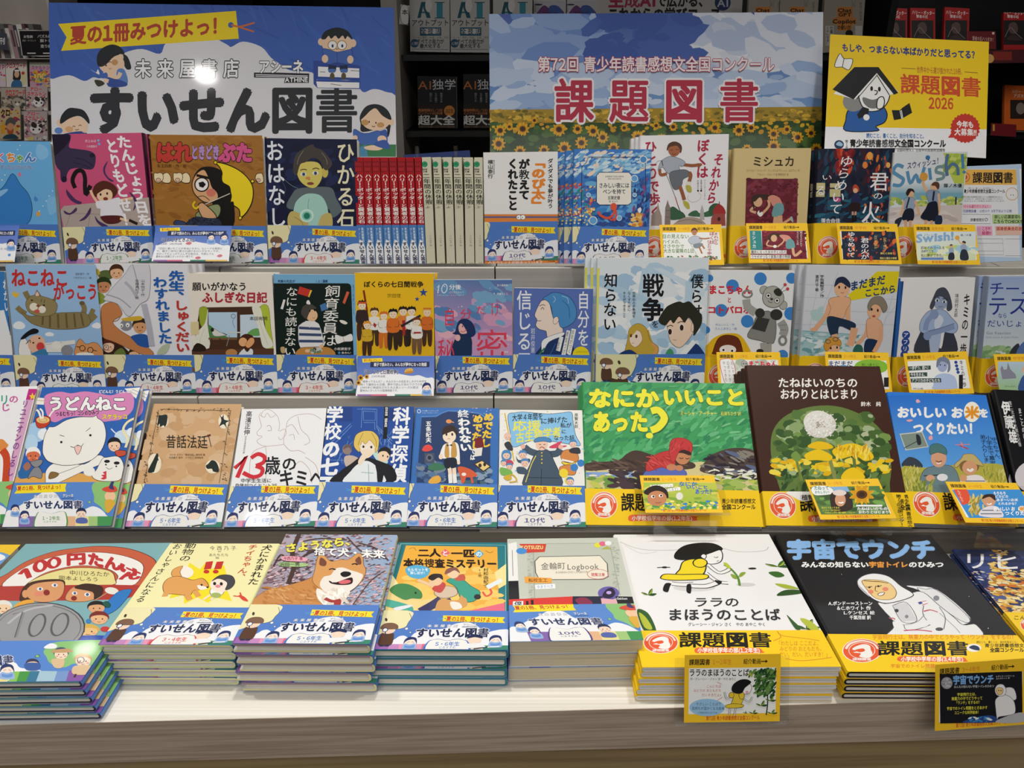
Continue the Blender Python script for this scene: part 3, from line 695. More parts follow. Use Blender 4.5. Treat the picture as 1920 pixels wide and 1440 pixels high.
dict(kind='novel', label='white novel showing a huge bent arm in a white sleeve', tier='B', at=(-0.6675, 1.1644, 0.8857), axes=[[0.99997, -0.0017, -0.00738], [0.00757, 0.22494, 0.97434]], size=(0.1495, 0.2083, 0.015), hard=1, spine='R', paper='#e8e8ee', spine_paper=None, page='#ece6d8', copies=3, step=(4, 0), jitter=0, band=('A', 0.0, 0.0624, ['#d8483c', '3・4年生']), art='''E #5a6a3a 167,1906 128,1 -7,-79
M head #e8b890,#4a2a1a 338,1947 115,1 -9,-114
M head #c88a60,#2a3a1a 112,1731 125,1 -10,-124
S #8a9a3a -16,1634 94,1603 134,1508 48,1443 -30,1474
S #c8b048 15,2000 61,1985 72,1921 23,1905
S #3a2418 1,876 83,893 302,797 438,667 450,601 -23,598
M head #f0c8a8,#5a2818 112,755 107,1 -9,-108
O #222 8.2 73,738 42,0 -4,-43
S #6a7a3a 211,665 330,732 384,601 205,600
M head #e8b890,#3a2a1a 517,627 91,1 -7,-92
B #ca8450 #7a4a28 6.4 33,1298 96,1435 275,1464 377,1284 218,1162 320,1025 552,877 784,719 834,629 679,620 223,826 22,933
L #a86838 9.7 218,1162 301,1187 364,1268
S #2a5aa4 490,921 639,963 767,931 770,751 617,767 533,848
M head #d8a070,#3a2a1c 649,1084 123,1 -9,-123
E #8a8c94 427,1104 100,1 -7,-88
E #f2f2f0 351,1098 29,0 -3,-32
E #f2f2f0 453,1107 32,0 -3,-36
E #1a1a1a 352,1090 11,0 -1,-11
E #1a1a1a 449,1097 11,0 -1,-11
S #d8b23a 368,1212 661,1254 673,1190 429,1172
B #d9d9e1 #8a8a98 6.4 121,1552 281,1732 472,1921 612,2083 867,2079 833,1574 676,1444 483,1245 321,1442 117,1504
L #a6a6b4 19.2 141,1596 360,1525 526,1382
L #a6a6b4 15.9 611,2068 645,1894 678,1688
L #b8b8c6 47.9 462,1797 565,1687 635,1543
L #b8b8c6 96.5 740,1448 795,1094 820,768
S #b8c4a8 892,638 982,769 1114,803 1039,655
V #2262b4 1171,1985 256,2 -34,-494 b40|先生、
V #c23a34 1219,1516 236,2 -17,-851 b40|しゅくだい
V #2262b4 909,1888 229,2 22,-1086 b40|わすれました
V #333 718,1844 70,1 -21,-276|山本悦子・作
V #333 629,1843 64,0 -24,-319|佐藤真紀子・絵'''),
dict(kind='novel', label='cream novel with a child by an open window and green curtains', tier='B', at=(-0.522, 1.1642, 0.8847), axes=[[1.0, -0.00011, -0.00048], [0.0005, 0.22495, 0.97437]], size=(0.1381, 0.194, 0.016), hard=1, spine='L', paper='#f0e9dd', spine_paper=None, page='#ece6d8', copies=2, step=(3, 1), jitter=0, band=('A', 0.0, 0.063, ['#d8483c', '3・4年生']), art='''T #1c1a1a 95,1804 882,0 -10,-146 b28|願いがかなう
T #b2303e 243,1646 1051,1 -12,-180 b48|ふしぎな日記
P #4c3022 188,1396 1290,1415 1332,582 6,582
P #b9d6ec 322,1319 785,1322 763,913 303,913
P #cadeec 832,1278 1128,1288 1138,913 813,913
S #4f8a4a 308,1108 383,1070 487,984 607,905 301,905
S #6aa85a 939,984 1021,1046 1115,1054 1140,945 953,945
B #9db034 #3a3a18 4.7 183,1377 304,1396 302,1210 251,1069 177,1132
B #b6c840 #3a3a18 4.6 1165,1400 1293,1415 1317,1054 1335,740 1222,725 1225,1132
S #e9e9da 321,1381 297,1132 299,740 37,795 137,1007 256,1147
S #e9e9da 1030,1393 1162,1400 1227,1054 1342,788 1176,756 1116,1070
L #c8c8b0 6.2 242,1054 169,897 144,771
L #c8c8b0 6.2 1111,1272 1189,992 1256,788
P #e0d0a0 24,1163 156,1171 150,960 16,952
B #dcdcd8 #3a3a3a 4.7 361,1023 398,1054 488,999 594,960 531,937 390,936
E #2a2420 368,1035 28,0 -2,-31
L #2a2420 12.5 534,984 602,952
P #7a5a3c 298,908 763,908 761,874 295,874
K #4c3022 21.9 348,897 336,708
K #4c3022 21.9 481,897 469,708
P #5a3a28 12,711 1347,733 1339,582 6,582
S #2a2018 29,692 101,819 223,771 233,693
K #d8d8d0 18.8 612,991 862,995
K #8a8a84 12.5 640,944 583,772
O #6a7888 7.8 722,1257 34,0 -2,-34
L #6a7888 6.2 719,1210 707,1148 734,1070
T #222 983,1254 291,0 -4,-68 b6|本田有明
B #e2e8ee #4a4a50 4.7 760,598 862,732 1002,717 972,598
S #4a2618 793,882 891,968 1015,937 1017,835 921,677 862,740 850,803
E #edb07c 853,838 69,0 -4,-72
B #e8a870 #6a3a20 4.7 889,787 965,898 1031,898 1031,819 941,740
E #c08a50 654,661 94,0 -4,-63'''),
dict(kind='novel', label='blue edged novel with a blackboard cover and boy in a striped jumper', tier='B', at=(-0.3838, 1.1643, 0.8852), axes=[[0.99999, -0.00111, -0.00482], [0.00494, 0.22495, 0.97436]], size=(0.1316, 0.1923, 0.015), hard=1, spine='L', paper='#7cb6de', spine_paper=None, page='#ece6d8', copies=1, step=(0, 0), jitter=0, band=('A', 0.0, 0.0627, ['#d8483c', '3・4年生']), art='''T #143468 77,1834 278,1 -2,-46 b30|司書の先生が
T #143468 678,1837 200,1 -2,-46 b30|｜２｜国語
P #10201c 8,1778 1197,1784 1234,1769 1251,1732 1257,582 -14,576
V #f1f1ec 832,1756 259,1 -107,-995 b6|飼育委員は
V #f1f1ec 203,1727 201,1 -86,-1127 b6|なにも読まない
P #c83a30 424,1731 618,1671 567,1563 383,1616
P #f0c848 594,1674 622,1668 571,1557 553,1566
P #d86444 1178,1658 1219,1640 1139,1450 1104,1476
P #4c7cb4 737,1432 827,1471 865,1371 759,1332
P #e8e8e4 155,1522 189,1515 140,1360 101,1372
S #e8e4dc 1050,1193 1119,1186 1173,1147 1133,1124 1064,1155
B #eeeeea #444 6.3 967,956 1096,928 1230,973 1246,858 1116,842 990,810
K #888 6.3 1095,925 1111,842
S #c8a878 72,742 135,750 147,664 84,655
B #e9e9ea #4a4a50 6.2 370,1050 417,1128 512,1172 667,1160 730,1080 772,824 651,737 400,728
K #3c4e74 43.7 386,1065 728,1048
K #3c4e74 43.8 382,959 745,950
K #3c4e74 43.9 377,849 765,848
P #e9e9ea 489,1175 555,1066 660,1168 622,1184
B #c48c44 #4a3418 6.3 345,601 377,728 573,753 870,746 931,604
E #ecc096 602,1266 93,0 -4,-96
S #4c4642 430,1315 476,1420 593,1450 684,1381 598,1362 544,1269 514,1206 456,1253
E #221a1a 573,1339 12,0 -1,-17
E #221a1a 651,1350 12,0 -1,-17
L #8a4a3a 6.2 608,1230 631,1223 655,1235
S #f0f0ee 524,1455 533,1501 565,1509 585,1447
P #c8c8c4 528,713 715,761 759,690 577,639
N #3a3a3a,#6a8a5a 30 8,19.2 .6,0 557,737 172,1 -3,-79 2
E #ecc096 508,689 41,0 -1,-28
E #ecc096 738,769 34,0 -1,-28
T #f0f0f0 941,750 277,1 -2,-50 b12|小松原宏子
T #f0f0f0 1056,682 164,1 -1,-41 b12|あわい
E #4a90c8 1024,660 20,0 -1,-21
V #143468 1274,1774 26,0 -15,-501|もりのがっこう'''),
dict(kind='novel', label='yellow book with a row of schoolchildren and two blue stars', tier='B', at=(-0.2535, 1.1643, 0.8854), axes=[[0.99998, -0.00139, -0.00604], [0.0062, 0.22495, 0.97435]], size=(0.1269, 0.1942, 0.017), hard=0, spine='L', paper='#f4c220', spine_paper=None, page='#ece6d8', copies=2, step=(4, 0), jitter=0, band=('A', 0.0, 0.0608, ['#5a4a8a', '10代']), art='''T #1c1a10 148,1812 961,6 -3,-102 b34|ぼくらの七日間戦争
T #5a4a10 520,1617 220,1 -2,-70|宗田理
M star #2c4e98 1103,1636 74,0 -1,-74
M star #2c4e98 1000,1530 43,0 -1,-43
K #8a2a20 32 144,1666 191,1329
M kid #f4e0c4,#201c1a,#3a2a2a,#4a2e20 113,1425 74,0 -2,-74
P #d8582a 42,1481 187,1482 186,1450 41,1449
M kid #f6e2c8,#5a3a22,#f0ede6,#4a3420 308,1314 71,0 -2,-71
P #b03030 300,1152 339,1104 314,1063 282,1104
M kid #f6e2c8,#d8742a,#f0ede6,#d8742a 459,1258 68,0 -2,-68
M kid #f4dcc0,#2a1a14,#e8863a,#3a2a22 771,1333 74,0 -1,-74
P #b03030 753,1188 809,1188 797,945 756,944
M kid #f4dcc0,#1f1815,#f0ede6,#2e2420 908,1334 73,0 -1,-73
M kid #f0d4b4,#e8c060,#d8702a,#4a3020 1158,1319 71,0 -1,-71
P #d87a2a 1095,1391 1228,1392 1228,1365 1094,1364
K #2a2a30 35.6 735,1090 1053,1270
M kid #f6dcc0,#1a1612,#e0742c,#3a2c22 609,1292 76,0 -2,-76
M kid #f6e2c8,#7a3a22,#f2efe8,#7a5a40 990,1165 68,0 -1,-68
P #b03030 935,1002 1057,1003 1048,975 938,975
M kid #f6e2c8,#e8a03a,#dab030,#4a3020 185,1103 65,0 -2,-65'''),
dict(kind='novel', label='pink and blue twilight novel with thin red lettering and a dark-haired girl', tier='B', at=(-0.1243, 1.1641, 0.8846), axes=[[0.99998, 0.00134, 0.00578], [-0.00594, 0.22495, 0.97435]], size=(0.1255, 0.184, 0.016), hard=0, spine='L', paper='#8aa6d0', spine_paper=None, page='#ece6d8', copies=1, step=(0, 0), jitter=0, band=('A', 0.0, 0.0613, ['#5a4a8a', '10代']), art='''Q #6a86b8,#5474b0,#d8a0c4,#d0a0c4 -17,1832 1280,1824 1273,580 -47,588
N #dcaac4,#e8b4c4,#d49cbc,#c8a0c8 40 64,176 .6,-15 -10,1465 1255,-7 -19,-827 3
N #6a9ac8,#7aaad0,#5a84bc 34 64,176 .5,-20 -2,1816 1265,-8 -19,-803 4
N #e8eef4 18 4.8,11.2 1,0 13,1736 1234,-7 -24,-1050 5
K #f3f3f8 14.4 52,1717 85,1760 61,1624
O #f3f3f8 12.8 169,1700 41,-7 -14,-69
T #f3f3f8 244,1767 195,-1 -2,-86 b22|分後
T #e8ecf4 248,1658 236,-1 -1,-38|○○するなんて
T #e8ecf4 42,1608 442,-3 -1,-29|アオハルショートストーリーズ
T #f0f2f8 1012,1765 178,-1 0,-38 b10|五十嵐美怜
T #f0f2f8 1010,1628 175,-1 0,-38 b10|伊藤クミコ
T #f0f2f8 983,951 203,-1 0,-39 b10|にかいどう青
T #f0f2f8 1059,687 125,-1 0,-39 b10|村上雅郁
T #e0405c 142,1400 201,-1 -7,-315|自
T #e0405c 407,1382 206,-1 -3,-177|分
T #e0405c 666,1429 169,-1 -2,-145|だ
T #e0405c 905,1491 156,-1 -3,-249|け
T #e0405c 577,1136 108,-1 -1,-86|の
B #1e3260 #14244a 4.9 333,1011 387,1172 501,1214 616,1135 656,973 561,908 464,937 290,975
S #eab8b4 386,1091 435,1136 506,1026 513,977 432,969 393,1010
L #d8405a 9.7 417,1010 465,1002 514,1042
E #1a1a30 451,1091 8,0 0,-16
B #1d3558 #12203a 4.9 263,586 317,864 448,953 580,908 594,748 556,584
E #eab8b4 370,905 42,0 -1,-52
T #e0405c 34,898 292,-2 -9,-393|秘
T #e0405c 652,1057 550,-3 -8,-556|密'''),
dict(kind='novel', label='periwinkle novel with a blue-haired profile gazing left', tier='B', at=(0.0015, 1.1644, 0.8859), axes=[[0.99994, -0.00242, -0.01047], [0.01075, 0.22494, 0.97431]], size=(0.1269, 0.1696, 0.017), hard=0, spine='L', paper='#5b73ba', spine_paper=None, page='#ece6d8', copies=2, step=(3, -1), jitter=0, band=('A', 0.0, 0.0625, ['#5a4a8a', '10代']), art='''V #f2f4fa 1016,1662 196,2 23,-907 b10|自分を
V #f2f4fa 39,1669 252,3 16,-1325 b10|信じる子
V #dfe5f4 274,1062 77,1 6,-417|岩井俊憲
B #f3dfd2 #2a2a3a 7 337,1267 399,1425 459,1504 564,1479 639,1227 745,1158 793,974 575,884 529,998 503,1015 414,1040 357,1101 377,1189
B #4c90cc #1d2c5a 7 462,1530 527,1577 631,1631 770,1615 911,1543 1006,1371 990,1187 852,1080 756,1079 709,1228 639,1218 604,1384 546,1487
L #a8d0ee 8.7 632,1575 668,1524 634,1471
L #a8d0ee 8.7 771,1577 859,1543 878,1456
L #2a5a98 8.7 773,1507 880,1404 901,1230
B #f3dfd2 #2a2a3a 5.2 648,1218 700,1245 727,1184 676,1122 637,1148
L #2a2a3a 8.7 435,1356 461,1391 488,1356
L #2a2a3a 8.7 408,1408 460,1434 504,1421
L #2a2a3a 7 377,1180 412,1172 444,1181
B #1e3668 #12203c 7.1 387,589 437,732 558,883 793,974 928,843 960,595
B #f2f2f4 #2a2a3a 5.3 488,874 784,992 806,939 576,831 483,661 455,732
K #4a7ac0 7.1 682,805 598,627
K #2f7a4a 28.3 421,625 508,732
P #f2f2ee 693,695 747,930 810,913 759,678
P #f2f2ee 778,602 860,1028 917,1016 846,590
P #f2f2ee 867,647 940,1055 1011,1042 933,609
V #4a4a60 715,912 53,1 -31,-222|心理学
V #4a4a60 854,1010 49,1 -62,-381|勇気づけ
V #4a4a60 937,1037 53,1 -54,-390|自信がつく
E #f2dc20 1101,618 138,1 4,-146
T #8a6a10 1020,694 194,2 1,-36|10代のための'''),
dict(kind='novel', label='large pale blue book with a worried dark-haired boy and blonde girl', tier='B', at=(0.1359, 1.1563, 0.8864), axes=[[0.99999, 0.00077, 0.00332], [-0.0034, 0.22495, 0.97436]], size=(0.1769, 0.2185, 0.016), hard=0, spine='L', paper='#e2ebf2', spine_paper=None, page='#ece6d8', copies=3, step=(-8, 0), jitter=0, band=('A', 0.0, 0.0647, ['#5a4a8a', '10代']), band_art='''S #e9e3b0 -1809,663 -1133,650 -1113,572 -1121,466 -1163,359 -1205,297 -1293,270 -1398,235 -1539,262 -1662,218 -1784,174
L #2a3050 5.3 -1133,650 -1113,572 -1121,466 -1163,359 -1205,297 -1293,270 -1398,235
M detective #fff -1600,494 91,0 2,-92
E #4a3a2a -1391,516 20,7 13,-33
M detective #fff -1333,333 99,0 2,-100''', art='''N #a8c8e4,#b8d4ea,#f4f6f8,#98bcdc,#eef2f6 90 68,204 .6,-10 35,2023 1719,-6 22,-1378 6
P #bcd6e8 714,2021 868,2025 718,1169 588,1152
P #cfe2ee 868,2025 1023,2025 1724,1684 1711,1564
P #b2d0e6 37,1861 39,1741 1077,1376 1074,1462
P #bcd6e8 1408,1822 1547,1787 1527,1409 1404,1444
P #eae464 -8,2028 40,2028 20,627 -18,627
V #16161e 110,1949 224,-1 -9,-927 b18|知らない
V #16161e 715,1947 353,-1 6,-770 b36|戦争
T #16161e 883,1194 122,0 3,-122 b18|を
V #16161e 1487,1933 207,-1 5,-706 b18|僕らは
V #222 564,1657 55,0 10,-422 b8|世界中の不条理を
V #222 488,1657 55,0 7,-314 b8|なくすために
V #222 412,1658 52,0 9,-418 b8|キミができること
L #c8a43c 104.7 791,1029 867,818 975,694
B #cba840 #5a4412 5.3 488,572 507,890 538,1065 670,1146 808,1064 868,880 1012,747 908,571
B #f6e0cc #6a4a30 5.2 532,942 573,1038 704,1015 743,871 641,763 556,816
S #cba840 532,925 564,1065 685,1099 618,994 567,942
E #5a3a18 560,949 16,0 1,-28
E #5a3a18 647,938 19,0 1,-30
L #b06a58 7 578,833 596,826 613,833
B #1e3c74 #14264a 5.3 347,573 415,679 572,714 698,572
L #e8a060 42.1 902,818 974,730 907,606
B #1e3c74 #14264a 5.3 1312,570 1448,693 1604,819 1765,639 1785,568
P #f4f4f4 1345,640 1563,886 1609,824 1433,605
B #f4d6bc #6a4a30 5.2 1139,1167 1254,1271 1464,1236 1560,1061 1510,913 1358,755 1207,843 1150,1028
B #f4d6bc #6a4a30 5.2 1536,1148 1588,1166 1600,1078 1550,1009 1523,1044
B #2d2d22 #14140c 5.2 996,1194 1094,1376 1179,1445 1316,1493 1386,1470 1472,1495 1543,1440 1674,1287 1694,1200 1669,1096 1570,947 1564,1114 1481,1236 1414,1166 1324,1254 1240,1149 1187,1202 1102,1115
E #f8f4f0 1186,1013 38,0 2,-56
E #3a1e14 1186,1010 30,0 1,-47
E #f8f4f0 1371,1083 42,0 2,-59
E #3a1e14 1372,1076 31,0 2,-49
L #2d2d22 12.2 1138,1089 1189,1115 1233,1097
L #2d2d22 12.2 1301,1149 1361,1175 1431,1158
L #b06a58 7 1240,884 1270,873 1301,883
S #4a9a6a 1118,606 1167,729 1237,711 1258,605'''),
dict(kind='picture_book', label='white picture book with blue dots and a grey robot', tier='B', at=(0.3131, 1.1642, 0.8851), axes=[[0.99999, -0.0008, -0.00347], [0.00356, 0.22495, 0.97436]], size=(0.138, 0.1986, 0.012), hard=1, spine='L', paper='#eff1f3', spine_paper=None, page='#ece6d8', copies=2, step=(1.5, 0), jitter=0, band=('K', 0.0, 0.0588, []), art='''E #4089d4 28,1860 57,0 3,-57
E #4089d4 397,1741 102,0 5,-101
E #4089d4 839,1855 101,0 6,-101
E #4089d4 1337,1865 88,0 6,-87
E #4089d4 239,1347 102,0 5,-102
E #4089d4 666,1173 102,0 6,-103
E #4089d4 1361,1300 106,0 7,-106
E #4089d4 16,1030 58,0 3,-58
E #4089d4 1273,621 89,0 6,-90
T #d62e40 11,1756 704,3 7,-155 b45|まこちゃん
T #d62e40 319,1562 75,0 5,-95 b30|と
T #d62e40 10,1419 717,3 6,-129 b45|コトバロボ
T #4a86c8 153,1137 307,1 2,-41|村上しいこ・作
T #4a86c8 149,1075 355,1 2,-45|たんじあきこ・絵
K #888 8.4 1172,1671 1239,1761
K #888 8.5 1199,1646 1281,1694
E #ca4c52 1239,1761 27,0 2,-27
E #ca4c52 1284,1694 27,0 2,-27
L #a9a9a2 128.8 629,1526 661,1407 795,1306
O #8e8e88 30.4 642,1610 75,0 3,-54
D #b4b4ae #4a4a48 6.8 906,1675 68,0 4,-67
D #b4b4ae #4a4a48 6.8 1229,1435 65,0 5,-71
B #b4b4ac #4a4a48 8.5 889,1577 941,1704 1075,1738 1199,1646 1233,1511 1146,1409 1028,1400 922,1459
S #33322f 1062,1662 1127,1705 1200,1629 1169,1578 1100,1595
D #f2f2ee #3a3a38 8.5 982,1586 41,0 2,-41
E #1a1a1a 982,1586 19,0 1,-19
D #f2f2ee #3a3a38 8.5 1126,1507 41,0 3,-41
E #1a1a1a 1126,1507 19,0 1,-19
E #3a3a3a 1037,1531 24,0 1,-20
L #3a3a3a 8.5 979,1507 1014,1476 1056,1483
L #a6a6a0 133.1 1204,1171 1274,1052 1252,949
O #8a8a84 37.8 1257,863 55,0 4,-69
K #6a6a66 6.8 1182,1103 1304,1120
K #6a6a66 6.8 1204,1034 1310,1035
B #8d8d87 #4a4a48 8.5 823,1264 997,1341 1126,1188 1114,824 889,861 683,926 755,1101
P #3b3b39 832,1247 1026,1208 963,999 745,1053
E #373634 863,1306 78,0 5,-78
E #373634 1128,1282 99,0 6,-89
L #a6a6a0 103.1 942,827 969,672
L #a6a6a0 103.2 1029,810 1038,672
E #2c2b2a 899,689 58,0 2,-35
S #ebbb22 -58,599 52,807 167,919 352,976 577,938 764,654 733,584
B #6c321a #3a1a0c 6.9 135,686 211,893 362,949 536,895 613,705 584,636 163,634
E #f4eee6 374,708 137,0 4,-80
E #fff 301,707 34,0 2,-31
E #1a1a1a 304,704 19,0 1,-19
E #fff 449,696 34,0 2,-31
E #1a1a1a 446,691 19,0 1,-19'''),
dict(kind='novel', label='white novel of boys in swimming trunks at a tiled pool', tier='B', at=(0.4674, 1.1646, 0.8866), axes=[[0.9999, -0.0032, -0.01384], [0.01421, 0.22493, 0.97427]], size=(0.1488, 0.2053, 0.015), hard=1, spine='L', paper='#dadee6', spine_paper=None, page='#ece6d8', copies=3, step=(-6, 0), jitter=0, band=('K', 0.0, 0.0594, []), art='''K #b0b8c6 5.1 19,1744 1477,1731
K #b0b8c6 5.1 1,1541 1498,1529
K #b0b8c6 5.1 19,1321 1484,1325
K #b0b8c6 5.1 2,1099 1487,1121
K #b0b8c6 5 222,1948 127,1033
K #b0b8c6 5 509,1952 213,1034
K #b0b8c6 5.1 1425,1578 1257,843
K #b0b8c6 5.1 1327,1187 1504,1461
N #b8d4d4 8 51,102 .8,0 166,1391 187,3 18,-221 3
P #ead822 1133,1969 1487,1974 1472,1647 761,1498 702,1594 994,1828
T #1e3c6e 712,1804 560,122 14,-160 b34|まだまだ
T #1e3c6e 956,1686 500,84 13,-140 b34|ここから
V #222 223,1901 68,1 30,-359 b20|宇佐美牧子／作
V #222 149,1900 54,1 22,-263 b20|酒井以・絵
P #a8ccd0 0,1014 904,958 1045,546 -13,531
N #8fb8c0,#c8dce0,#6fa0a8,#e0ecee 110 30.6,85 .4,0 -20,945 1026,15 32,-414 4
K #7aa0a8 5.1 19,997 905,949
K #7aa0a8 5.1 24,928 910,889
L #e9b18a 78.1 717,1416 724,1280 742,1144
L #e9b18a 71.3 417,1446 366,1241 220,1043
E #e9b18a 196,1025 62,1 3,-31
B #ebb68e #7a4a30 5.1 396,1496 493,1552 714,1551 753,1451 700,1365 646,1203 420,1216 441,1361
B #23364f #121c2c 5.1 398,1225 616,1211 857,1129 821,1017 610,1088 584,928 473,943
L #e9b18a 119.7 852,1060 840,940 804,767
L #e9b18a 96 536,953 575,798
E #eebb94 595,1681 122,2 11,-128
B #25304c #121828 5.1 469,1717 498,1843 609,1873 710,1787 714,1703 575,1785 494,1734
E #2a1a14 547,1709 15,0 2,-24
E #2a1a14 649,1706 15,0 2,-24
L #b0584a 8.5 580,1626 606,1617 631,1630
L #e9b18a 64.9 1062,1132 1044,960 911,786
B #ebb68e #7a4a30 5.1 1037,1183 1136,1218 1262,1182 1309,1050 1258,874 1097,871
B #1f3354 #121c2c 5.2 1062,874 1266,839 1227,652 1056,650
L #e9b18a 71.8 1277,1083 1288,878 1205,669
E #ebb68e 1145,1337 112,2 13,-133
B #8d8474 #4a443a 5.1 1030,1404 1058,1506 1129,1566 1257,1559 1353,1405 1301,1314 1237,1407 1165,1448 1100,1422 1074,1336
E #2a1a14 1102,1362 15,0 2,-24
E #2a1a14 1201,1347 15,0 2,-24
E #b0483a 1146,1252 27,0 2,-17
E #ebbc94 530,720 113,2 8,-90
B #da9c3c #6a4818 5.2 379,761 423,874 548,910 638,860 655,765 525,781 440,676
D #c8a060 #5a3a18 8.6 444,831 38,1 3,-31
D #c8a060 #5a3a18 8.6 560,871 41,1 3,-31
E #2a1a14 495,725 14,0 2,-21
E #2a1a14 597,738 14,0 2,-21
S #2f6a60 862,664 902,786 998,770 1018,649'''),
dict(kind='novel', label='white book of a grey-blue seated woman, with blue edge on its left', tier='B', at=(0.6222, 1.1641, 0.8846), axes=[[0.99992, 0.0029, 0.01256], [-0.01289, 0.22493, 0.97429]], size=(0.1219, 0.1864, 0.016), hard=1, spine='L', paper='#f1f0f0', spine_paper='#2b62ac', page='#ece6d8', copies=2, step=(1.5, 0), jitter=0, band=('K', 0.0, 0.0592, []), art='''P #2b62ac -20,1819 75,1815 49,587 -19,588
P #1d3f78 39,1560 50,1815 75,1815 42,1528
S #3e4250 360,633 384,943 482,1039 660,841 766,726 807,1019 920,1017 1010,624
S #b4c6e6 467,1233 655,1295 743,1003 709,628 604,629 536,973
B #abbfe2 #2c3448 6.5 384,1089 408,1202 507,1330 650,1360 781,1334 886,1228 1002,1097 957,968 743,1003 645,1021 487,974 404,1007
S #d8e2f2 642,1255 723,1254 762,1165 677,1020 622,1102
L #8fa1ca 90.7 947,1082 742,1019 520,965
L #2c3448 6.5 943,1130 739,1060 533,1006
L #8fa1ca 81.1 483,1023 504,1168 607,1296
E #8fa1ca 608,1280 68,-1 7,-81
E #8fa1ca 523,933 65,-1 6,-72
E #9caacb 691,1488 119,-2 11,-138
B #4a4f5e #2a2e38 4.8 525,1410 570,1553 624,1677 734,1706 823,1598 885,1389 833,1329 797,1374 800,1486 697,1568 603,1537 603,1441 561,1361
E #f0f2f6 635,1501 35,0 2,-19
E #22262e 638,1500 16,0 1,-18
E #f0f2f6 752,1479 35,0 2,-19
E #22262e 749,1477 16,0 1,-18
L #22262e 11.2 586,1545 634,1556 675,1539
L #22262e 11.2 716,1532 765,1527 802,1506
L #5a6688 8 662,1405 695,1400 729,1407
V #1b1b24 1054,1614 112,-1 15,-1007 b16|キミの一歩
V #333 918,1613 58,-1 10,-386|味田村太郎
E #2b4c9c 176,954 65,-1 5,-65
E #2b4c9c 177,839 65,-1 5,-65
E #2b4c9c 175,730 65,-1 5,-66
E #2b4c9c 173,627 65,-1 5,-66
T #f0f2f8 129,995 84,-1 6,-85 b20|ア
T #f0f2f8 131,881 84,-1 6,-85 b20|フ
T #f0f2f8 130,770 84,-1 6,-85 b20|リ'''),
dict(kind='novel', label='pale blue novel with thin navy lettering, cut off at right end of middle tier', tier='B', at=(0.7661, 1.1641, 0.8846), axes=[[0.99993, 0.0027, 0.01168], [-0.01199, 0.22493, 0.9743]], size=(0.1288, 0.1897, 0.018), hard=1, spine='L', paper='#b4c6e2', spine_paper=None, page='#ece6d8', copies=2, step=(-4, 0), jitter=0, band=('K', 0.0, 0.0567, []), art='''Q #a4b8e0,#a4b8e0,#dce8e6,#dce8e6 -192,1882 1296,1864 1440,571 -74,589
T #2b3c94 -2,1816 761,-9 22,-231 b6|チーム
T #2b3c94 -5,1593 996,-12 32,-338 b6|テスト
T #3a4a98 190,1310 150,-2 9,-89 b10|なら
T #3a4a98 23,1204 880,-11 12,-126 b8|だいじょうぶ
T #8e98b4 29,1020 401,-5 6,-65 b10|Gut Reaction
T #8e98b4 31,939 527,-6 4,-41|Kirby Larson & Quinn Wyatt
N #8fb880,#a8c898,#78a870 30 32,80 .6,0 -24,752 471,-6 15,-164 3
S #3a3e46 447,583 467,714 570,810 608,679 577,581
S #5a7ab8 577,581 592,761 710,874 836,905 968,576'''),
dict(kind='picture_book', label='white picture book with pink spine cut off at left end of slanted row', tier='C', at=(-0.8427, 0.9108, 0.7921), axes=[[0.99948, 0.02394, 0.02156], [-0.03221, 0.74276, 0.66878]], size=(0.1357, 0.2111, 0.01), hard=1, spine='L', paper='#f0f0f3', spine_paper=None, page='#ece6d8', copies=3, step=(0, 0), jitter=0, band=('B', 0.0, 0.0616, ['#5a9a50', '1・2年生']), art='''P #c23084 1233,2069 1363,2064 1344,1886 1232,1890
P #d8a8c8 1232,1890 1344,1886 1343,590 1240,593
T #3aa08c 816,1994 145,-5 45,-183 b28|リ
T #c85c9c 957,1980 150,-5 34,-141 b28|の
T #c85c9c 869,1847 149,-5 34,-138 b28|じ
P #f0c838 1301,2006 1327,1963 1369,1958 1348,1930 1364,1885 1325,1912 1298,1888 1298,1931 1265,1961 1300,1964
S #e09048 945,1244 1036,1267 1115,1204 1148,1168 1109,1101 1012,1104
L #c84a28 99.5 1076,1102 1174,962 1244,609
V #7a3a8a 1187,1891 99,-3 45,-1199 b20|リユニオンのしるし'''),
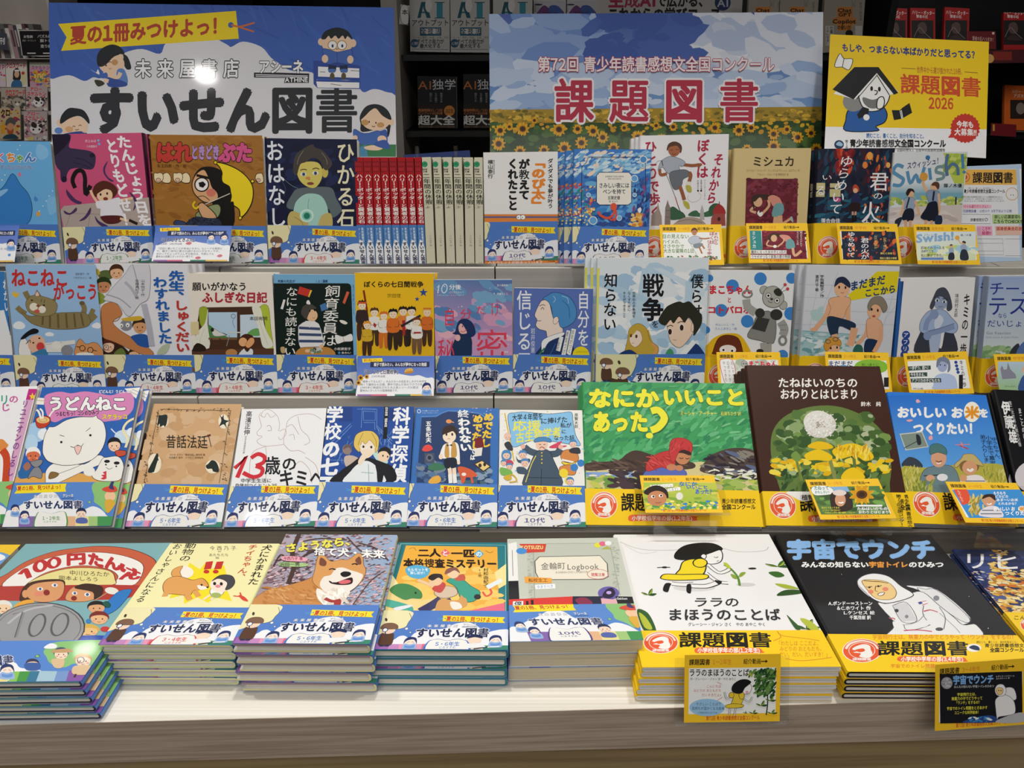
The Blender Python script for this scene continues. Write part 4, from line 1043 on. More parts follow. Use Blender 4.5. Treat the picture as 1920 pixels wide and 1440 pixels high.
dict(kind='picture_book', label='blue picture book with a smiling white egg-shaped cat on slanted row', tier='C', at=(-0.7073, 0.9114, 0.7914), axes=[[0.99994, 0.0083, 0.00747], [-0.01116, 0.7431, 0.66909]], size=(0.1508, 0.2138, 0.011), hard=1, spine='L', paper='#2f64b6', spine_paper='#d8d8dc', page='#ece6d8', copies=2, step=(9, 0), jitter=0, band=('B', 0.0, 0.0639, ['#5a9a50', '1・2年生']), art='''P #f0ece0 1,1969 103,1959 121,1850 -5,1861
K #b8a878 8.7 4,1924 111,1914
P #f4f2ea 1268,2102 1501,2121 1475,1935 1406,1990
K #8a8a98 7 1323,2073 1490,1989
K #8a8a98 7 1387,2091 1487,2044
E #a8cdec 122,1415 147,-2 39,-157
E #b8d8f0 85,1242 97,-1 35,-138
E #e8f0f6 229,1379 81,-1 21,-87
E #c8e0f2 1423,1331 146,-2 21,-104
E #e8f0f6 1523,1399 81,-1 14,-70
S #d988bc 99,1986 214,2049 344,2060 483,2033 676,2062 883,2032 1090,1994 1246,2047 1364,2036 1444,1935 1458,1745 1334,1609 1177,1579 1015,1572 767,1655 508,1640 362,1567 250,1625 158,1787
T #f6f6f6 148,1989 1181,-13 59,-243 b55 o#1c1c24:36|うどんねこ
T #1c1c24 318,1738 643,21 20,-82 b28|つるむちっ！コシのひみつ
T #f2e244 1019,1691 379,-4 18,-86 b45 o#1c1c24:26|スケラッコ
T #f4f4f4 884,2087 518,-6 13,-59 b35 o#1c2c5a:26|どどんと！うどん ねこ
L #f4f0e4 23.9 246,1643 273,1732 339,1803
B #c4402c #3a1a14 6.8 62,1592 65,1645 173,1670 262,1643 280,1554 219,1484 121,1485
E #e8c888 170,1604 95,-1 13,-53
O #c89850 10.2 170,1604 59,-1 8,-32
L #f4f0e4 27.3 135,1626 76,1734 34,1770
L #f4f0e4 23.9 160,1626 133,1733 79,1788
L #d8e8f4 16.9 1202,1455 1282,1385 1374,1331
L #f0e4b8 36.6 1474,1157 1478,1295 1385,1436 1426,1559 1543,1628
S #e3aa58 19,627 54,735 391,781 868,775 1355,720 1511,735 1520,611
S #2f6aa8 17,818 156,833 213,733 63,701
B #f4f2ec #2a2a30 6.5 427,697 407,814 470,914 610,929 934,909 1096,1042 1209,998 1202,922 956,808 730,686 588,621 461,623
B #8a6a3a #3a2a14 6.5 475,697 482,796 600,770 566,712
L #3a3a40 6.5 600,770 845,876 1068,1025
B #f4f2ec #2a2a30 8.3 277,1137 253,1344 284,1483 302,1492 378,1500 518,1601 704,1646 884,1644 945,1667 970,1626 1077,1545 1155,1334 1130,1110 988,950 683,891 431,944 326,1034
E #1c1c20 523,1251 18,0 4,-19
E #1c1c20 923,1354 18,0 4,-19
L #1c1c20 8.4 473,1362 546,1340
L #1c1c20 8.4 845,1416 897,1473
L #1c1c20 8.3 671,1184 731,1166 771,1203 825,1178 850,1225
B #f2c8c0 #1c1c20 6.7 735,1162 773,1196 835,1168 808,1054
M head #d8704a,#f0f0f0 164,1052 106,-1 28,-112
B #8a8a90 #2a2a30 6.5 174,700 204,833 271,882 355,798 364,698 245,732
B #8a8a90 #2a2a30 6.6 154,934 186,967 310,983 318,915 243,866
S #a8705a 63,885 110,951 175,883 128,817
M head #f2cdb0,#1a1a22 1305,1194 100,-1 22,-106
B #c8503a #3a1a14 6.6 1339,1108 1484,1106 1490,1038 1389,1022
B #f2f0ea #2a2a30 6.6 1154,923 1185,999 1232,1007 1389,1022 1489,919 1523,751 1464,653 1211,655 1086,723 1127,822
E #1c1c20 1252,947 42,0 5,-24
E #1c1c20 1397,920 42,0 5,-24
E #1c1c20 1247,897 13,0 3,-13
E #1c1c20 1401,870 13,0 3,-13
L #1c1c20 6.5 1256,855 1309,829 1352,850
P #d83a48 1274,804 1224,780 1262,751 1209,738 1254,713 1212,688 1263,671 1299,687
E #f2f0ea 1029,799 83,-1 16,-73'''),
dict(kind='novel', label='tan kraft novel with black fairy-tale silhouettes at its corners', tier='C', at=(-0.5364, 0.9119, 0.7918), axes=[[0.99999, -0.00355, -0.0032], [0.00478, 0.74314, 0.66912]], size=(0.1327, 0.1863, 0.015), hard=1, spine='L', paper='#d0a87a', spine_paper=None, page='#ece6d8', copies=3, step=(0, 0), jitter=0, band=('A', 0.0, 0.0616, ['#3f78c8', '5・6年生']), art='''N #d4b088,#c89e70,#d8b690 60 51,153 .6,0 -253,1850 1536,7 261,-1232 2
K #5a4430 8.3 130,1773 1187,1756
K #5a4430 8.3 108,1764 126,634
K #5a4430 8.3 1180,1752 1197,632
N #5a4430 36 10.2,23.8 .3,40 127,1791 1054,5 11,-54 3
N #5a4430 20 10.2,23.8 .3,-40 84,1747 35,0 68,-342 4
N #5a4430 20 9.6,22.4 .3,-40 56,1354 63,0 74,-365 5
N #5a4430 20 9.6,22.4 .3,-40 59,957 46,0 67,-322 6
N #5a4430 16 10.2,23.8 .3,-40 1137,1717 40,0 55,-341 7
N #5a4430 18 9.6,22.4 .3,-40 1114,1326 86,0 107,-654 8
E #efe4cc 207,1584 82,0 21,-106
S #1d2a26 129,1661 165,1678 252,1679 271,1559 257,1490 229,1516 186,1490 168,1541 143,1507
E #efe4cc 1104,1580 76,0 19,-116
S #1d2a26 1031,1686 1069,1648 1086,1691 1106,1614 1182,1589 1140,1554 1169,1474 1111,1537 1053,1503 1069,1597
E #efe4cc 218,925 96,0 30,-149
S #1d2a26 221,1080 252,1039 251,1007 298,925 257,974 240,827 224,792 145,803 192,990
E #efe4cc 1061,880 102,0 17,-103
S #1d2a26 961,892 994,928 1032,978 1098,953 1151,864 1157,800 1084,807 1054,848 992,847
T #2c2218 291,1372 615,-7 42,-217 b8|昔話法廷
K #2c2218 9.7 989,1183 920,1358
K #6a2a20 32.5 898,1350 950,1367
T #4a3a28 405,1076 513,2 7,-36|ＮＨＫ Ｅテレ「昔話法廷」制作班 編
T #4a3a28 402,1030 500,2 6,-33|今井雅子 原作　イマセン 法律監修'''),
dict(kind='novel', label='white novel with two line-drawn faces and red thirteen', tier='C', at=(-0.3992, 0.9114, 0.7914), axes=[[0.99992, 0.00924, 0.00832], [-0.01244, 0.74309, 0.66908]], size=(0.1259, 0.1782, 0.015), hard=0, spine='L', paper='#f1f1f3', spine_paper=None, page='#ece6d8', copies=3, step=(0, 0), jitter=0, band=('A', 0.0, 0.0588, ['#3f78c8', '5・6年生']), art='''L #bda090 6.6 296,1723 271,1663 301,1577 325,1492 272,1408 298,1357 359,1339 289,1273 360,1205 448,1188
L #bda090 6.6 303,1663 324,1749 418,1765 542,1660 589,1522 585,1421
L #bda090 6.6 285,1680 353,1645 384,1714 448,1644 508,1678
L #bda090 6.5 601,1420 676,1453 701,1369 632,1285 595,1336
L #bda090 8.2 403,1499 448,1516 481,1439 427,1431
L #bda090 6.4 441,1188 610,1202 687,1218
L #bda090 6.4 441,1188 277,1123 232,992 249,749
L #bda090 6.4 427,1171 465,990 493,634
L #bda090 6.5 687,1218 675,1318 692,1453 708,1589 826,1674 1047,1688 1198,1600
L #bda090 6.5 687,1218 791,1117 916,1116 1014,1065
L #bda090 6.6 844,1656 912,1450 1017,1348 1058,1247 985,1198
L #bda090 6.5 750,1351 811,1367 836,1283
L #bda090 6.6 704,1487 779,1520 890,1366
L #bda090 6.3 878,887 964,951 1101,819 1150,626
L #bda090 6.4 1019,1015 1187,883 1254,656
V #222 72,1752 92,-1 8,-389 b12|高濱正伸
V #333 104,1352 31,0 3,-276|花まる学習会代表
K #d22c38 63.2 22,857 164,1039 79,716
L #d22c38 60.6 238,1009 331,1070 430,1023 424,941 323,890
L #d22c38 60.1 323,890 421,844 409,755 298,724 151,790
T #16161c 427,1043 233,-3 36,-293 b36|歳
T #16161c 673,1033 228,-3 26,-228 b24|の
T #16161c 655,841 659,-8 31,-273 b26|キミへ
T #222 129,706 444,-6 9,-67 b16|中学生生活に
T #222 58,633 604,-8 9,-67 b16|自信がつくヒント35'''),
dict(kind='novel', label='blue novel with a blond boy in a black cloak and white lettering', tier='C', at=(-0.2746, 0.9118, 0.7917), axes=[[0.99999, -0.00256, -0.0023], [0.00344, 0.74314, 0.66913]], size=(0.1283, 0.182, 0.016), hard=0, spine='L', paper='#1f4c9e', spine_paper='#121218', page='#ece6d8', copies=3, step=(0, 0), jitter=0, band=('A', 0.0, 0.0649, ['#3f78c8', '5・6年生']), art='''P #1a3f88 157,1812 366,1813 387,1579 180,1579
P #173a80 899,1798 1007,1798 1020,1598 913,1598
K #7aa4dc 6.4 438,1779 716,1772
K #7aa4dc 6.3 525,1481 514,1796 731,1780 754,1482
K #7aa4dc 6.4 533,1746 711,1738 722,1597 549,1597 533,1746
K #7aa4dc 6.4 556,1564 717,1564 729,1449
K #7aa4dc 6.3 367,1546 40,1172
K #7aa4dc 6.3 385,1514 61,1108
N #6a94d0 40 4.8,64 .08,80 50,1365 364,1 47,-447 3
N #6a94d0 50 4.8,64 .08,85 742,1433 243,1 40,-513 4
K #7aa4dc 6.3 751,1515 997,1271
K #7aa4dc 6.3 754,1482 1000,1223
K #7aa4dc 6.1 45,981 570,967
V #f3f5f8 978,1818 262,1 4,-1185 b55|科学探偵
V #f3f5f8 -22,1828 262,1 18,-1359 b55|学校の七不
P #121218 837,1848 905,1848 916,1307 858,1306
V #f0f0f0 855,1811 43,0 8,-320 b20|科学探偵　謎野真実
E #8e7e7c 351,1141 69,0 7,-80
S #6a5a5a 291,1140 322,1213 398,1205 425,1109 371,1173
S #c8b4a8 324,1029 443,1045 538,982 460,856 353,887
S #bfe0dc 725,1078 798,1110 895,1015 959,952 874,889
E #f2d4b4 885,1044 87,0 7,-92
S #17181c 800,1078 825,1150 913,1183 985,1127 983,1047 918,1111 843,1110
E #17181c 878,1047 10,0 1,-16
E #17181c 946,1031 10,0 1,-16
S #14161e 185,631 286,809 424,919 564,1030 685,1015 870,952 1044,858 1029,634
S #e9eff1 355,631 435,810 529,919 659,967 817,858 931,633
L #8ab0b8 9.1 584,794 764,780
L #8ab0b8 9.2 678,920 707,656
S #14161e 783,920 904,889 894,633 835,633 807,795
S #f4e0c8 526,951 563,1046 618,1102 653,1046 614,967 561,896
S #f4e0c8 505,1197 542,1286 691,1319 776,1198 726,1062 634,1006 551,1101
B #e2c464 #6a5018 4.7 444,1197 453,1350 531,1416 621,1432 714,1413 794,1319 802,1174 769,1091 738,1206 663,1286 608,1222 559,1270 537,1173 528,1101
L #8a6a20 6.3 563,1400 526,1302 504,1205
L #8a6a20 6.3 684,1400 754,1287 778,1174
O #f4f6f8 7.8 584,1180 51,-7 -1,-32
O #f4f6f8 7.8 699,1174 48,-7 -2,-32
E #241c18 584,1183 15,0 2,-21
E #241c18 699,1177 15,0 2,-21'''),
dict(kind='novel', label='blue novel with a boy in a tan waistcoat among small creatures', tier='C', at=(-0.1461, 0.9125, 0.7923), axes=[[0.99994, -0.00808, -0.00728], [0.01087, 0.7431, 0.66909]], size=(0.1252, 0.1795, 0.017), hard=1, spine='L', paper='#3b73bc', spine_paper=None, page='#ece6d8', copies=3, step=(0, 0), jitter=0, band=('A', 0.0, 0.0616, ['#3f78c8', '5・6年生']), art='''P #27406e 108,1633 326,1642 407,1698 498,1734 745,1723 961,1696 1055,1622 1128,1614 1142,610 94,630 102,1163
K #8ab4e4 4.8 95,1650 320,1659 407,1713 497,1749 744,1738 968,1709 1062,1637 1144,1628
O #e8ecf4 8 62,1733 25,0 2,-27
T #dbe6f4 104,1753 246,3 2,-25|５分間ノンストップ
T #dbe6f4 106,1720 246,3 2,-25|ショートストーリー
V #f4f4f1 627,1767 177,2 69,-661 b55|終われない
V #f2ca3c 1031,1721 152,2 -46,-548 b55|めでたし
V #f2ca3c 872,1691 151,2 -27,-552 b55|めでたし
V #f4f4f1 850,1159 75,1 -9,-186 b40|では
V #f4f4f1 171,1579 83,1 20,-342 b30|五条紀夫
N #4a6a9a,#5a7aa0,#3a5580,#7a8a9a 46 27,75 .6,0 86,941 388,4 20,-319 3
N #3a5580,#8aa0b8,#4a6a7a 40 24,67.5 .6,0 674,822 461,5 8,-209 4
S #3f7a5a 241,848 326,928 462,898 480,835 332,810
S #e4504a 147,1116 176,1188 250,1205 299,1142 226,1101
P #4c5468 182,1076 325,1078 333,925 192,923
E #6a7288 259,1006 51,1 3,-57
E #2a3040 259,1006 27,0 2,-30
S #e8b048 268,624 294,693 395,741 443,680 401,625
S #7a2028 911,1301 1002,1318 1036,1174 931,1156
P #e8e4dc 916,1156 1021,1173 1009,1046 905,1029
P #3a3428 894,918 1011,982 1155,882 1046,795
P #efd08c 923,915 1019,964 1130,882 1042,818
E #3a2a24 991,896 24,0 1,-31
E #3a2a24 1058,912 21,0 1,-28
S #d9603c 672,853 731,877 867,832 958,747 870,715 796,714 784,652 740,629 714,729
E #d9603c 761,792 59,1 2,-47
E #f4ece0 765,761 33,0 1,-25
L #d9603c 33.3 752,714 752,629
L #d9603c 30.3 870,731 895,631
E #e89a5c 513,1575 43,0 2,-33
L #e89a5c 15.9 536,1572 590,1559
L #f6dec6 54.9 553,860 573,743 581,627
L #f6dec6 54.9 620,860 632,744 645,628
K #f2f2f0 51.6 565,758 581,627
K #f2f2f0 51.6 629,759 645,628
B #f3f1ed #4a4a50 4.6 403,1023 433,1167 479,1224 611,1253 677,1186 701,948 661,939 621,1010 472,992
E #f6dec6 422,1024 30,0 2,-41
E #f6dec6 681,935 24,0 1,-28
S #ca9c52 480,1192 518,1232 542,1025 478,1032
S #ca9c52 578,1241 630,1217 650,1034 572,1022
P #20242c 499,1216 540,1200 501,1181
P #20242c 574,1220 537,1200 580,1185
S #1d2438 484,993 639,1002 653,876 576,852 565,915 553,849 485,867
E #f8e2ca 531,1337 97,1 4,-97
S #3a2a26 424,1361 434,1459 493,1508 577,1509 641,1436 643,1347 588,1419 513,1394 469,1377
E #241c1a 487,1369 14,0 1,-23
E #241c1a 572,1370 14,0 1,-23
L #a85a4a 6.3 506,1297 525,1302 545,1297
N #e8eef4,#f0c0c8 26 6.4,14.4 .6,30 619,1792 524,6 16,-397 9'''),
dict(kind='novel', label='white novel with a cartoon cheer captain under a blue banner', tier='C', at=(-0.0196, 0.9121, 0.792), axes=[[0.99998, -0.00509, -0.00458], [0.00685, 0.74313, 0.66911]], size=(0.1227, 0.1762, 0.016), hard=0, spine='L', paper='#f2f1ec', spine_paper=None, page='#ece6d8', copies=3, step=(0, 0), jitter=0, band=('A', 0.0, 0.0593, ['#5a4a8a', '10代']), art='''N #f0a0b0,#f0d860,#8ac4ec,#e8c8a0 90 6.9,16.1 .7,0 15,1744 1202,8 15,-1137 3
B #8cc6ee #2a3a50 6.8 125,1674 233,1715 364,1728 582,1708 757,1700 932,1720 1067,1725 1085,1575 1118,1366 1182,1206 1007,1227 751,1267 472,1274 204,1172 159,1405
K #e0c040 18.2 76,1709 220,951
T #242a34 185,1691 458,32 1,-118 b18|大学４年間を
T #f3ea54 195,1597 419,3 1,-180 b24|応援
T #242a34 608,1630 401,36 -1,-101 b18|に捧げた
T #f3ea54 235,1406 671,102 1,-179 b22|古生物学者
T #242a34 896,1562 167,1 -2,-86 b18|私が
T #242a34 909,1457 73,1 -1,-74 b18|に
T #242a34 795,1364 306,2 -1,-87 b18|なった話
V #333 1106,1716 61,0 -7,-246|泉賢太郎
S #d84a68 728,1180 879,1261 914,1268 889,1204 974,1204 963,1181 792,1158
L #46576a 100.8 577,1066 450,1110 364,1177
L #46576a 100.8 684,1066 833,1079 888,1147
E #f0b8a8 347,1182 34,0 0,-36
E #f0b8a8 895,1181 34,0 -1,-36
B #47596c #242e3a 8.5 360,566 449,908 556,1111 706,1130 789,977 897,570
K #242e3a 8.7 614,842 603,568
K #242e3a 8.6 406,713 869,707
E #e9c644 620,1088 11,0 0,-11
E #e9c644 620,1039 11,0 0,-11
E #e9c644 619,987 11,0 0,-11
E #e9c644 619,931 11,0 0,-11
L #f0e060 10.7 385,642 470,908 535,1043
E #f2cab4 621,1220 90,1 -1,-96
B #4f8cc4 #2a4a70 6.6 510,1251 547,1316 644,1330 740,1306 755,1253 643,1266
L #2a2a30 8.8 579,1220 611,1211
L #2a2a30 8.8 643,1211 675,1220
L #8a3a3a 11 589,1156 621,1179 663,1152
B #da8c4c #5a3414 6.6 892,1045 941,1125 1069,1137 1147,1047 1128,957 1000,945 916,978
P #f6f2e8 906,1000 1085,957 1064,934 916,967
B #f2d84a #5a3414 6.5 905,955 1042,930 1107,957 1084,912 957,900
B #da8c4c #5a3414 6.5 872,866 1000,911 1104,868 1080,757 912,778
E #3c84cc 1083,868 55,0 -2,-58
E #3c84cc 1180,935 51,0 -2,-53
E #f3da3c 929,782 63,0 -1,-66
E #f3da3c 998,673 55,0 -1,-57
M head #f2cab4,#e8c8b0 123,1331 52,0 1,-55
S #3a3a44 75,1221 150,1256 204,1131 130,1130
M longhead #f2cab4,#4f8cc4 109,1051 64,0 1,-67
S #c84a68 46,950 173,973 206,906 47,905
M head #f2cab4,#4f8cc4 343,1053 60,0 0,-63
S #46576a 247,1041 290,974 439,997 428,930 280,940
M head #f2cab4,#4f8cc4 375,929 59,0 0,-62
S #46576a 259,862 364,863 428,774 280,773
M head #f2cab4,#4f8cc4 1076,1228 56,0 -2,-59
S #3a3a44 1027,1148 1155,1171 1174,1081 1036,1091
M head #f2cab4,#4f8cc4 68,927 42,0 1,-45
M head #f2cab4,#4f8cc4 153,872 47,0 0,-49
S #7ab85a 26,860 175,817 186,751 38,750
L #d9b438 19.3 70,706 196,751 260,663 155,641
E #d9b438 133,706 55,0 0,-39
M head #f2cab4,#4f8cc4 1019,658 55,0 -1,-57'''),
dict(kind='picture_book', label='large green picture book with yellow title and child in a red hood', tier='C', at=(0.1025, 0.9129, 0.7941), axes=[[0.99993, -0.00866, -0.0078], [0.01166, 0.74309, 0.66909]], size=(0.2458, 0.2196, 0.011), hard=1, spine='L', paper='#419e5e', spine_paper=None, page='#ece6d8', copies=3, step=(-2, 0), jitter=0, band=('K', 0.0, 0.0519, []), art='''N #4fae6c,#38925c,#5fb87a,#308a5a,#6cb884 380 46,126.5 .35,40 -1,2154 2661,31 -35,-1318 5
N #7cc48c,#58b070 60 34.5,92 .2,30 906,2128 1727,20 -58,-967 6
T #f3ec3c 92,2089 1060,12 -10,-328 b60 o#2c6a40:16|なにか
T #f3ec3c 1205,2107 1248,15 -21,-304 b60 o#2c6a40:16|いいこと
T #f3ec3c 144,1719 825,10 -11,-349 b60 o#2c6a40:16|あった
L #2c6a40 127.2 1025,1715 1133,1731 1213,1604 1114,1463 1001,1410
L #f3ec3c 109.1 1017,1725 1127,1740 1205,1613 1109,1472 993,1420
E #f3ec3c 966,1336 52,1 -3,-46
T #ece868 1445,1734 554,6 -6,-80 b22|ミーシャ・アーチャー
T #ece868 2046,1732 301,4 -7,-71 b12|石津ちひろ 訳
P #d9cd94 27,837 892,836 1682,945 2075,861 2497,866 2464,515 17,486
S #4b3a32 33,899 326,929 497,949 629,1056 760,1105 948,1053 1239,962 1554,932 1556,837 1143,805 826,791 406,808 36,788
N #6a5448,#3a2c28,#5a463c 40 44,154 .12,-5 72,926 1398,16 -3,-111 7
S #50423c 1658,800 1746,946 1863,1059 2128,1153 2404,1145 2509,1044 2484,755 2189,751 1957,738
N #3a3038,#5f6a8a,#8a8478,#2c2430 60 35.2,121 .25,-15 1780,1081 724,8 -32,-335 8
P #8aa8d8 29,766 867,776 863,703 27,693
N #6a90c8,#f0e8d0 24 30.8,110 .2,0 36,770 832,10 -2,-77 9
N #8fae4a,#a8c060,#6f9a48,#c8cc5c 110 31.5,105 .4,0 27,704 2464,29 -6,-218 10
N #4a3a40,#3a3038 40 44,132 .3,-15 384,797 485,6 -11,-263 11
N #3a3038,#e8e8d8 40 17.6,88 .25,0 1798,835 696,8 -15,-154 12
B #5b6cba #3a4488 6.5 879,791 1042,871 1233,884 1389,853 1431,721 883,688
B #c63c3a #8a2422 6.5 891,887 1010,1027 1249,1102 1313,963 1260,818 1104,849 910,785
N #d85450,#a83030 30 22,88 .15,-35 946,1026 319,4 -13,-201 13
B #ca885e #7a4a30 4.4 1298,1019 1377,1099 1545,1078 1526,977 1456,902 1362,908
B #c83c3c #8a2422 6.6 1236,1097 1283,1269 1425,1305 1540,1260 1580,1181 1544,1067 1442,1111 1364,1065 1301,941 1254,940
N #d85450,#a83030 16 17.6,57.2 .15,60 1282,1257 257,3 -12,-159 14
S #3a2420 1364,1076 1443,1122 1550,1078 1531,1033 1438,1066
L #3a2020 10.9 1373,998 1406,982 1432,998
L #3a2020 10.9 1464,992 1490,979 1517,997
E #ca885e 1252,851 72,1 -4,-49
E #ca885e 1361,841 55,1 -4,-44'''),
dict(kind='picture_book', label='dark brown picture book with a round dandelion photograph', tier='C', at=(0.353, 0.9123, 0.7935), axes=[[0.99995, -0.00763, -0.00687], [0.01027, 0.74311, 0.6691]], size=(0.2045, 0.2485, 0.01), hard=1, spine='L', paper='#43271d', spine_paper=None, page='#ece6d8', copies=4, step=(-3, 0), jitter=0, band=('K', 0.0, 0.049, []), band_art='''S #f4f4f0 354,485 694,488 720,384 546,349 409,424
T #1a1a14 550,447 180,2 -13,-88 b20|植物
V #1a1a14 1874,461 80,1 -41,-495 b20|第72回全国コンクール
V #1a1a14 1990,462 74,1 -43,-495 b10|青少年読書感想文''', art='''T #f4f0ea 466,2283 1212,12 -24,-175 b24|たねはいのちの
T #f4f0ea 473,2098 1186,12 -25,-183 b24|おわりとはじまり
T #f4f0ea 1651,1898 300,3 -15,-83 b24|鈴木　純
S #66803f 203,1073 284,1423 532,1676 941,1813 1340,1803 1708,1623 1891,1369 1916,976 1834,637 1713,448 896,429 347,434 233,688
N #4a6a34,#7a9a50,#90a870,#3a5a2c,#a8b890,#587a3c 150 41.4,138 .7,0 542,1664 1220,13 -134,-952 5
N #4a6a34,#7a9a50,#3a5a2c,#a4b888 60 41.4,103.5 .7,0 304,1376 351,4 -89,-666 6
N #4a6a34,#7a9a50,#3a5a2c,#b8c09c 50 41.4,103.5 .7,0 1621,1390 307,3 -106,-577 7
N #f0cc20,#e8b818,#f4dc50 70 30.8,88 .5,0 237,958 1653,17 -27,-204 8
N #2f4a28,#4a6a34,#6a8a48 90 22,88 .4,60 310,778 1480,15 -43,-312 9
L #8c9250 54.4 988,1336 1023,1081 1050,853 1064,651
L #7a8a40 40 554,985 566,848 590,647
S #7a9a48 485,1030 571,1099 630,985 547,939
S #f4cc1c 680,1036 788,1102 922,1126 1080,1031 1024,955 853,965 723,963
S #f0c418 744,1171 898,1253 1067,1220 1110,1151 922,1126
S #f4cc1c 1092,1105 1237,1194 1438,1224 1617,1133 1677,1014 1541,956 1405,1039 1180,986
N #d8a010,#f8e060 50 17.6,88 .2,80 1147,1175 501,5 -31,-184 10
L #6a7a38 44.4 1386,993 1373,857 1324,699
S #f4cc1c 1156,719 1249,821 1373,857 1475,767 1471,689 1191,675
E #d9d6cc 983,1513 234,2 -33,-208
E #e6e4dc 957,1561 212,2 -28,-180
N #fbfaf6,#eceae4,#d6d2c8 240 6.9,20.7 .4,45 814,1679 391,4 -51,-340 11
N #fbfaf6,#f4f2ee 90 6.9,23 .3,20 759,1606 478,5 -28,-190 12
N #fbfaf6,#f4f2ee 60 6.9,20.7 .3,70 906,1726 222,2 -66,-426 13
N #a89c8c,#c0b4a4 26 6.9,16.1 .6,0 936,1568 126,1 -16,-100 14'''),
dict(kind='picture_book', label='bright blue picture book of two farmers eating in a rice field', tier='C', at=(0.5548, 0.9148, 0.7958), axes=[[0.99931, -0.02758, -0.02483], [0.03711, 0.74263, 0.66867]], size=(0.1473, 0.2006, 0.01), hard=1, spine='L', paper='#2f7cda', spine_paper=None, page='#ece6d8', copies=2, step=(-2, 0), jitter=0, band=('K', 0.0, 0.0458, []), art='''Q #2a70d0,#2f7cda,#5fa4e8,#5fa4e8 -25,1941 1882,2012 1613,869 -215,801
T #f6f6f6 106,1770 740,27 -33,-190 b58|おいしい
T #f6f6f6 907,1793 183,7 -38,-187 b58|お
E #f8f4e6 1204,1724 120,4 -35,-165
T #ea9a2c 1120,1817 214,8 -44,-209 b58|米
T #f6f6f6 1321,1784 142,5 -33,-153 b52|を
T #f6f6f6 300,1522 971,36 -35,-196 b58|つくりたい！
S #e8b0b8 410,1884 446,1897 468,1857 413,1840
S #e8a8b0 207,1550 265,1569 306,1556 246,1527
S #e8a8b0 488,1300 537,1325 536,1266 486,1253
V #16203c 1392,1333 88,3 -21,-382 b8|ゆうちゃん、
V #16203c 1314,1354 88,3 -35,-547 b8|小学生で農家に
V #16203c 1233,1363 88,3 -38,-565 b8|弟子入りしました
P #c8ccc8 70,1333 411,1384 456,1142 111,1074
P #84948a 85,1320 398,1364 441,1151 123,1093
S #2a3038 309,1328 359,1307 359,1190 303,1176
K #2a3038 9 96,1110 324,1235
K #e88a8a 11.2 850,1189 1065,1204
K #e88a8a 18 942,1235 955,1142
K #c83a4a 15.7 909,1182 1029,1133
S #38424e 15,833 136,974 269,933 301,821
S #b9b24a 0,809 323,821 870,887 1510,888 1512,443 32,388
N #c8c058,#a8a03c,#d8d080,#8a9a3c 110 13.2,74.8 .15,75 43,811 236,9 -63,-359 3
N #c8c058,#a8a03c,#d8d080,#8a9a3c 90 13.2,74.8 .15,75 1183,853 365,14 -84,-382 4
B #6f8890 #3a4a54 6.5 221,593 327,788 522,856 725,859 793,704 724,435 205,416
E #daa482 565,967 112,4 -26,-133
B #4f7c7c #2a4a4a 6.7 455,1031 491,1167 609,1197 695,1137 690,1036 573,1063
L #6a3a28 13.3 515,931 555,916 605,934
L #f4f4f4 13.3 520,901 549,889 587,906
K #2a2a2a 13.1 299,697 559,722
E #e8e8ec 562,684 77,3 -11,-54
E #daa482 389,666 64,2 -9,-49
E #8a6a40 983,868 142,5 -23,-109
B #cbb474 #7a6434 6.6 773,883 889,979 945,1045 1075,1050 1143,965 1188,876 1085,895 925,946 796,839
E #daa278 982,841 107,4 -23,-109
L #f4f0ea 35.2 941,822 979,796 1028,829
S #ece6e6 734,436 807,637 920,720 1131,716 1157,451
K #4a5468 13.1 818,638 1159,650
K #4a5468 13 778,547 1161,562
E #daa278 859,684 51,2 -11,-54
N #9aa648,#b8b850,#7a8a38 60 17.6,88 .2,70 131,590 277,10 -36,-200 5'''),
dict(kind='picture_book', label='black picture book cut off at right end of slanted row', tier='C', at=(0.7134, 0.9159, 0.7967), axes=[[0.9989, -0.03478, -0.03131], [0.0468, 0.74233, 0.6684]], size=(0.1469, 0.2035, 0.012), hard=1, spine='L', paper='#16161a', spine_paper=None, page='#ece6d8', copies=2, step=(-2, 0), jitter=0, band=('K', 0.0, 0.0443, []), art='''V #f0f0f0 63,1846 130,6 -21,-446 b35 o#555:20|伊藤
V #f0f0f0 85,1616 122,6 -35,-451 b35 o#555:20|元雄
V #e0e0e0 181,1852 45,2 -11,-727|第二次世界大戦の記憶
V #e0e0e0 290,1747 56,3 -33,-711 b10|まことのはなし
E #d8d4d8 289,674 278,13 -58,-247'''),
dict(kind='picture_book', label='yellow and blue picture book just cut off at left end of front row', tier='D', at=(-0.8154, 0.6261, 0.7888), axes=[[1.0, 0.0003, 0.0], [-0.0003, 1.0, 0.0]], size=(0.1553, 0.2472, 0.0129), hard=1, spine='L', paper='#f3c722', spine_paper=None, page='#ece6d8', copies=3, step=(0, 0), jitter=0, band=None, art='''E #6a9cd4 1434,2040 327,0 172,-278
E #f0f0f0 1310,2185 210,0 61,-99
E #2a2a30 1572,1983 24,0 17,-28
E #5a9a50 747,1030 469,0 272,-362
E #d8503a 552,1735 201,0 115,-159'''),
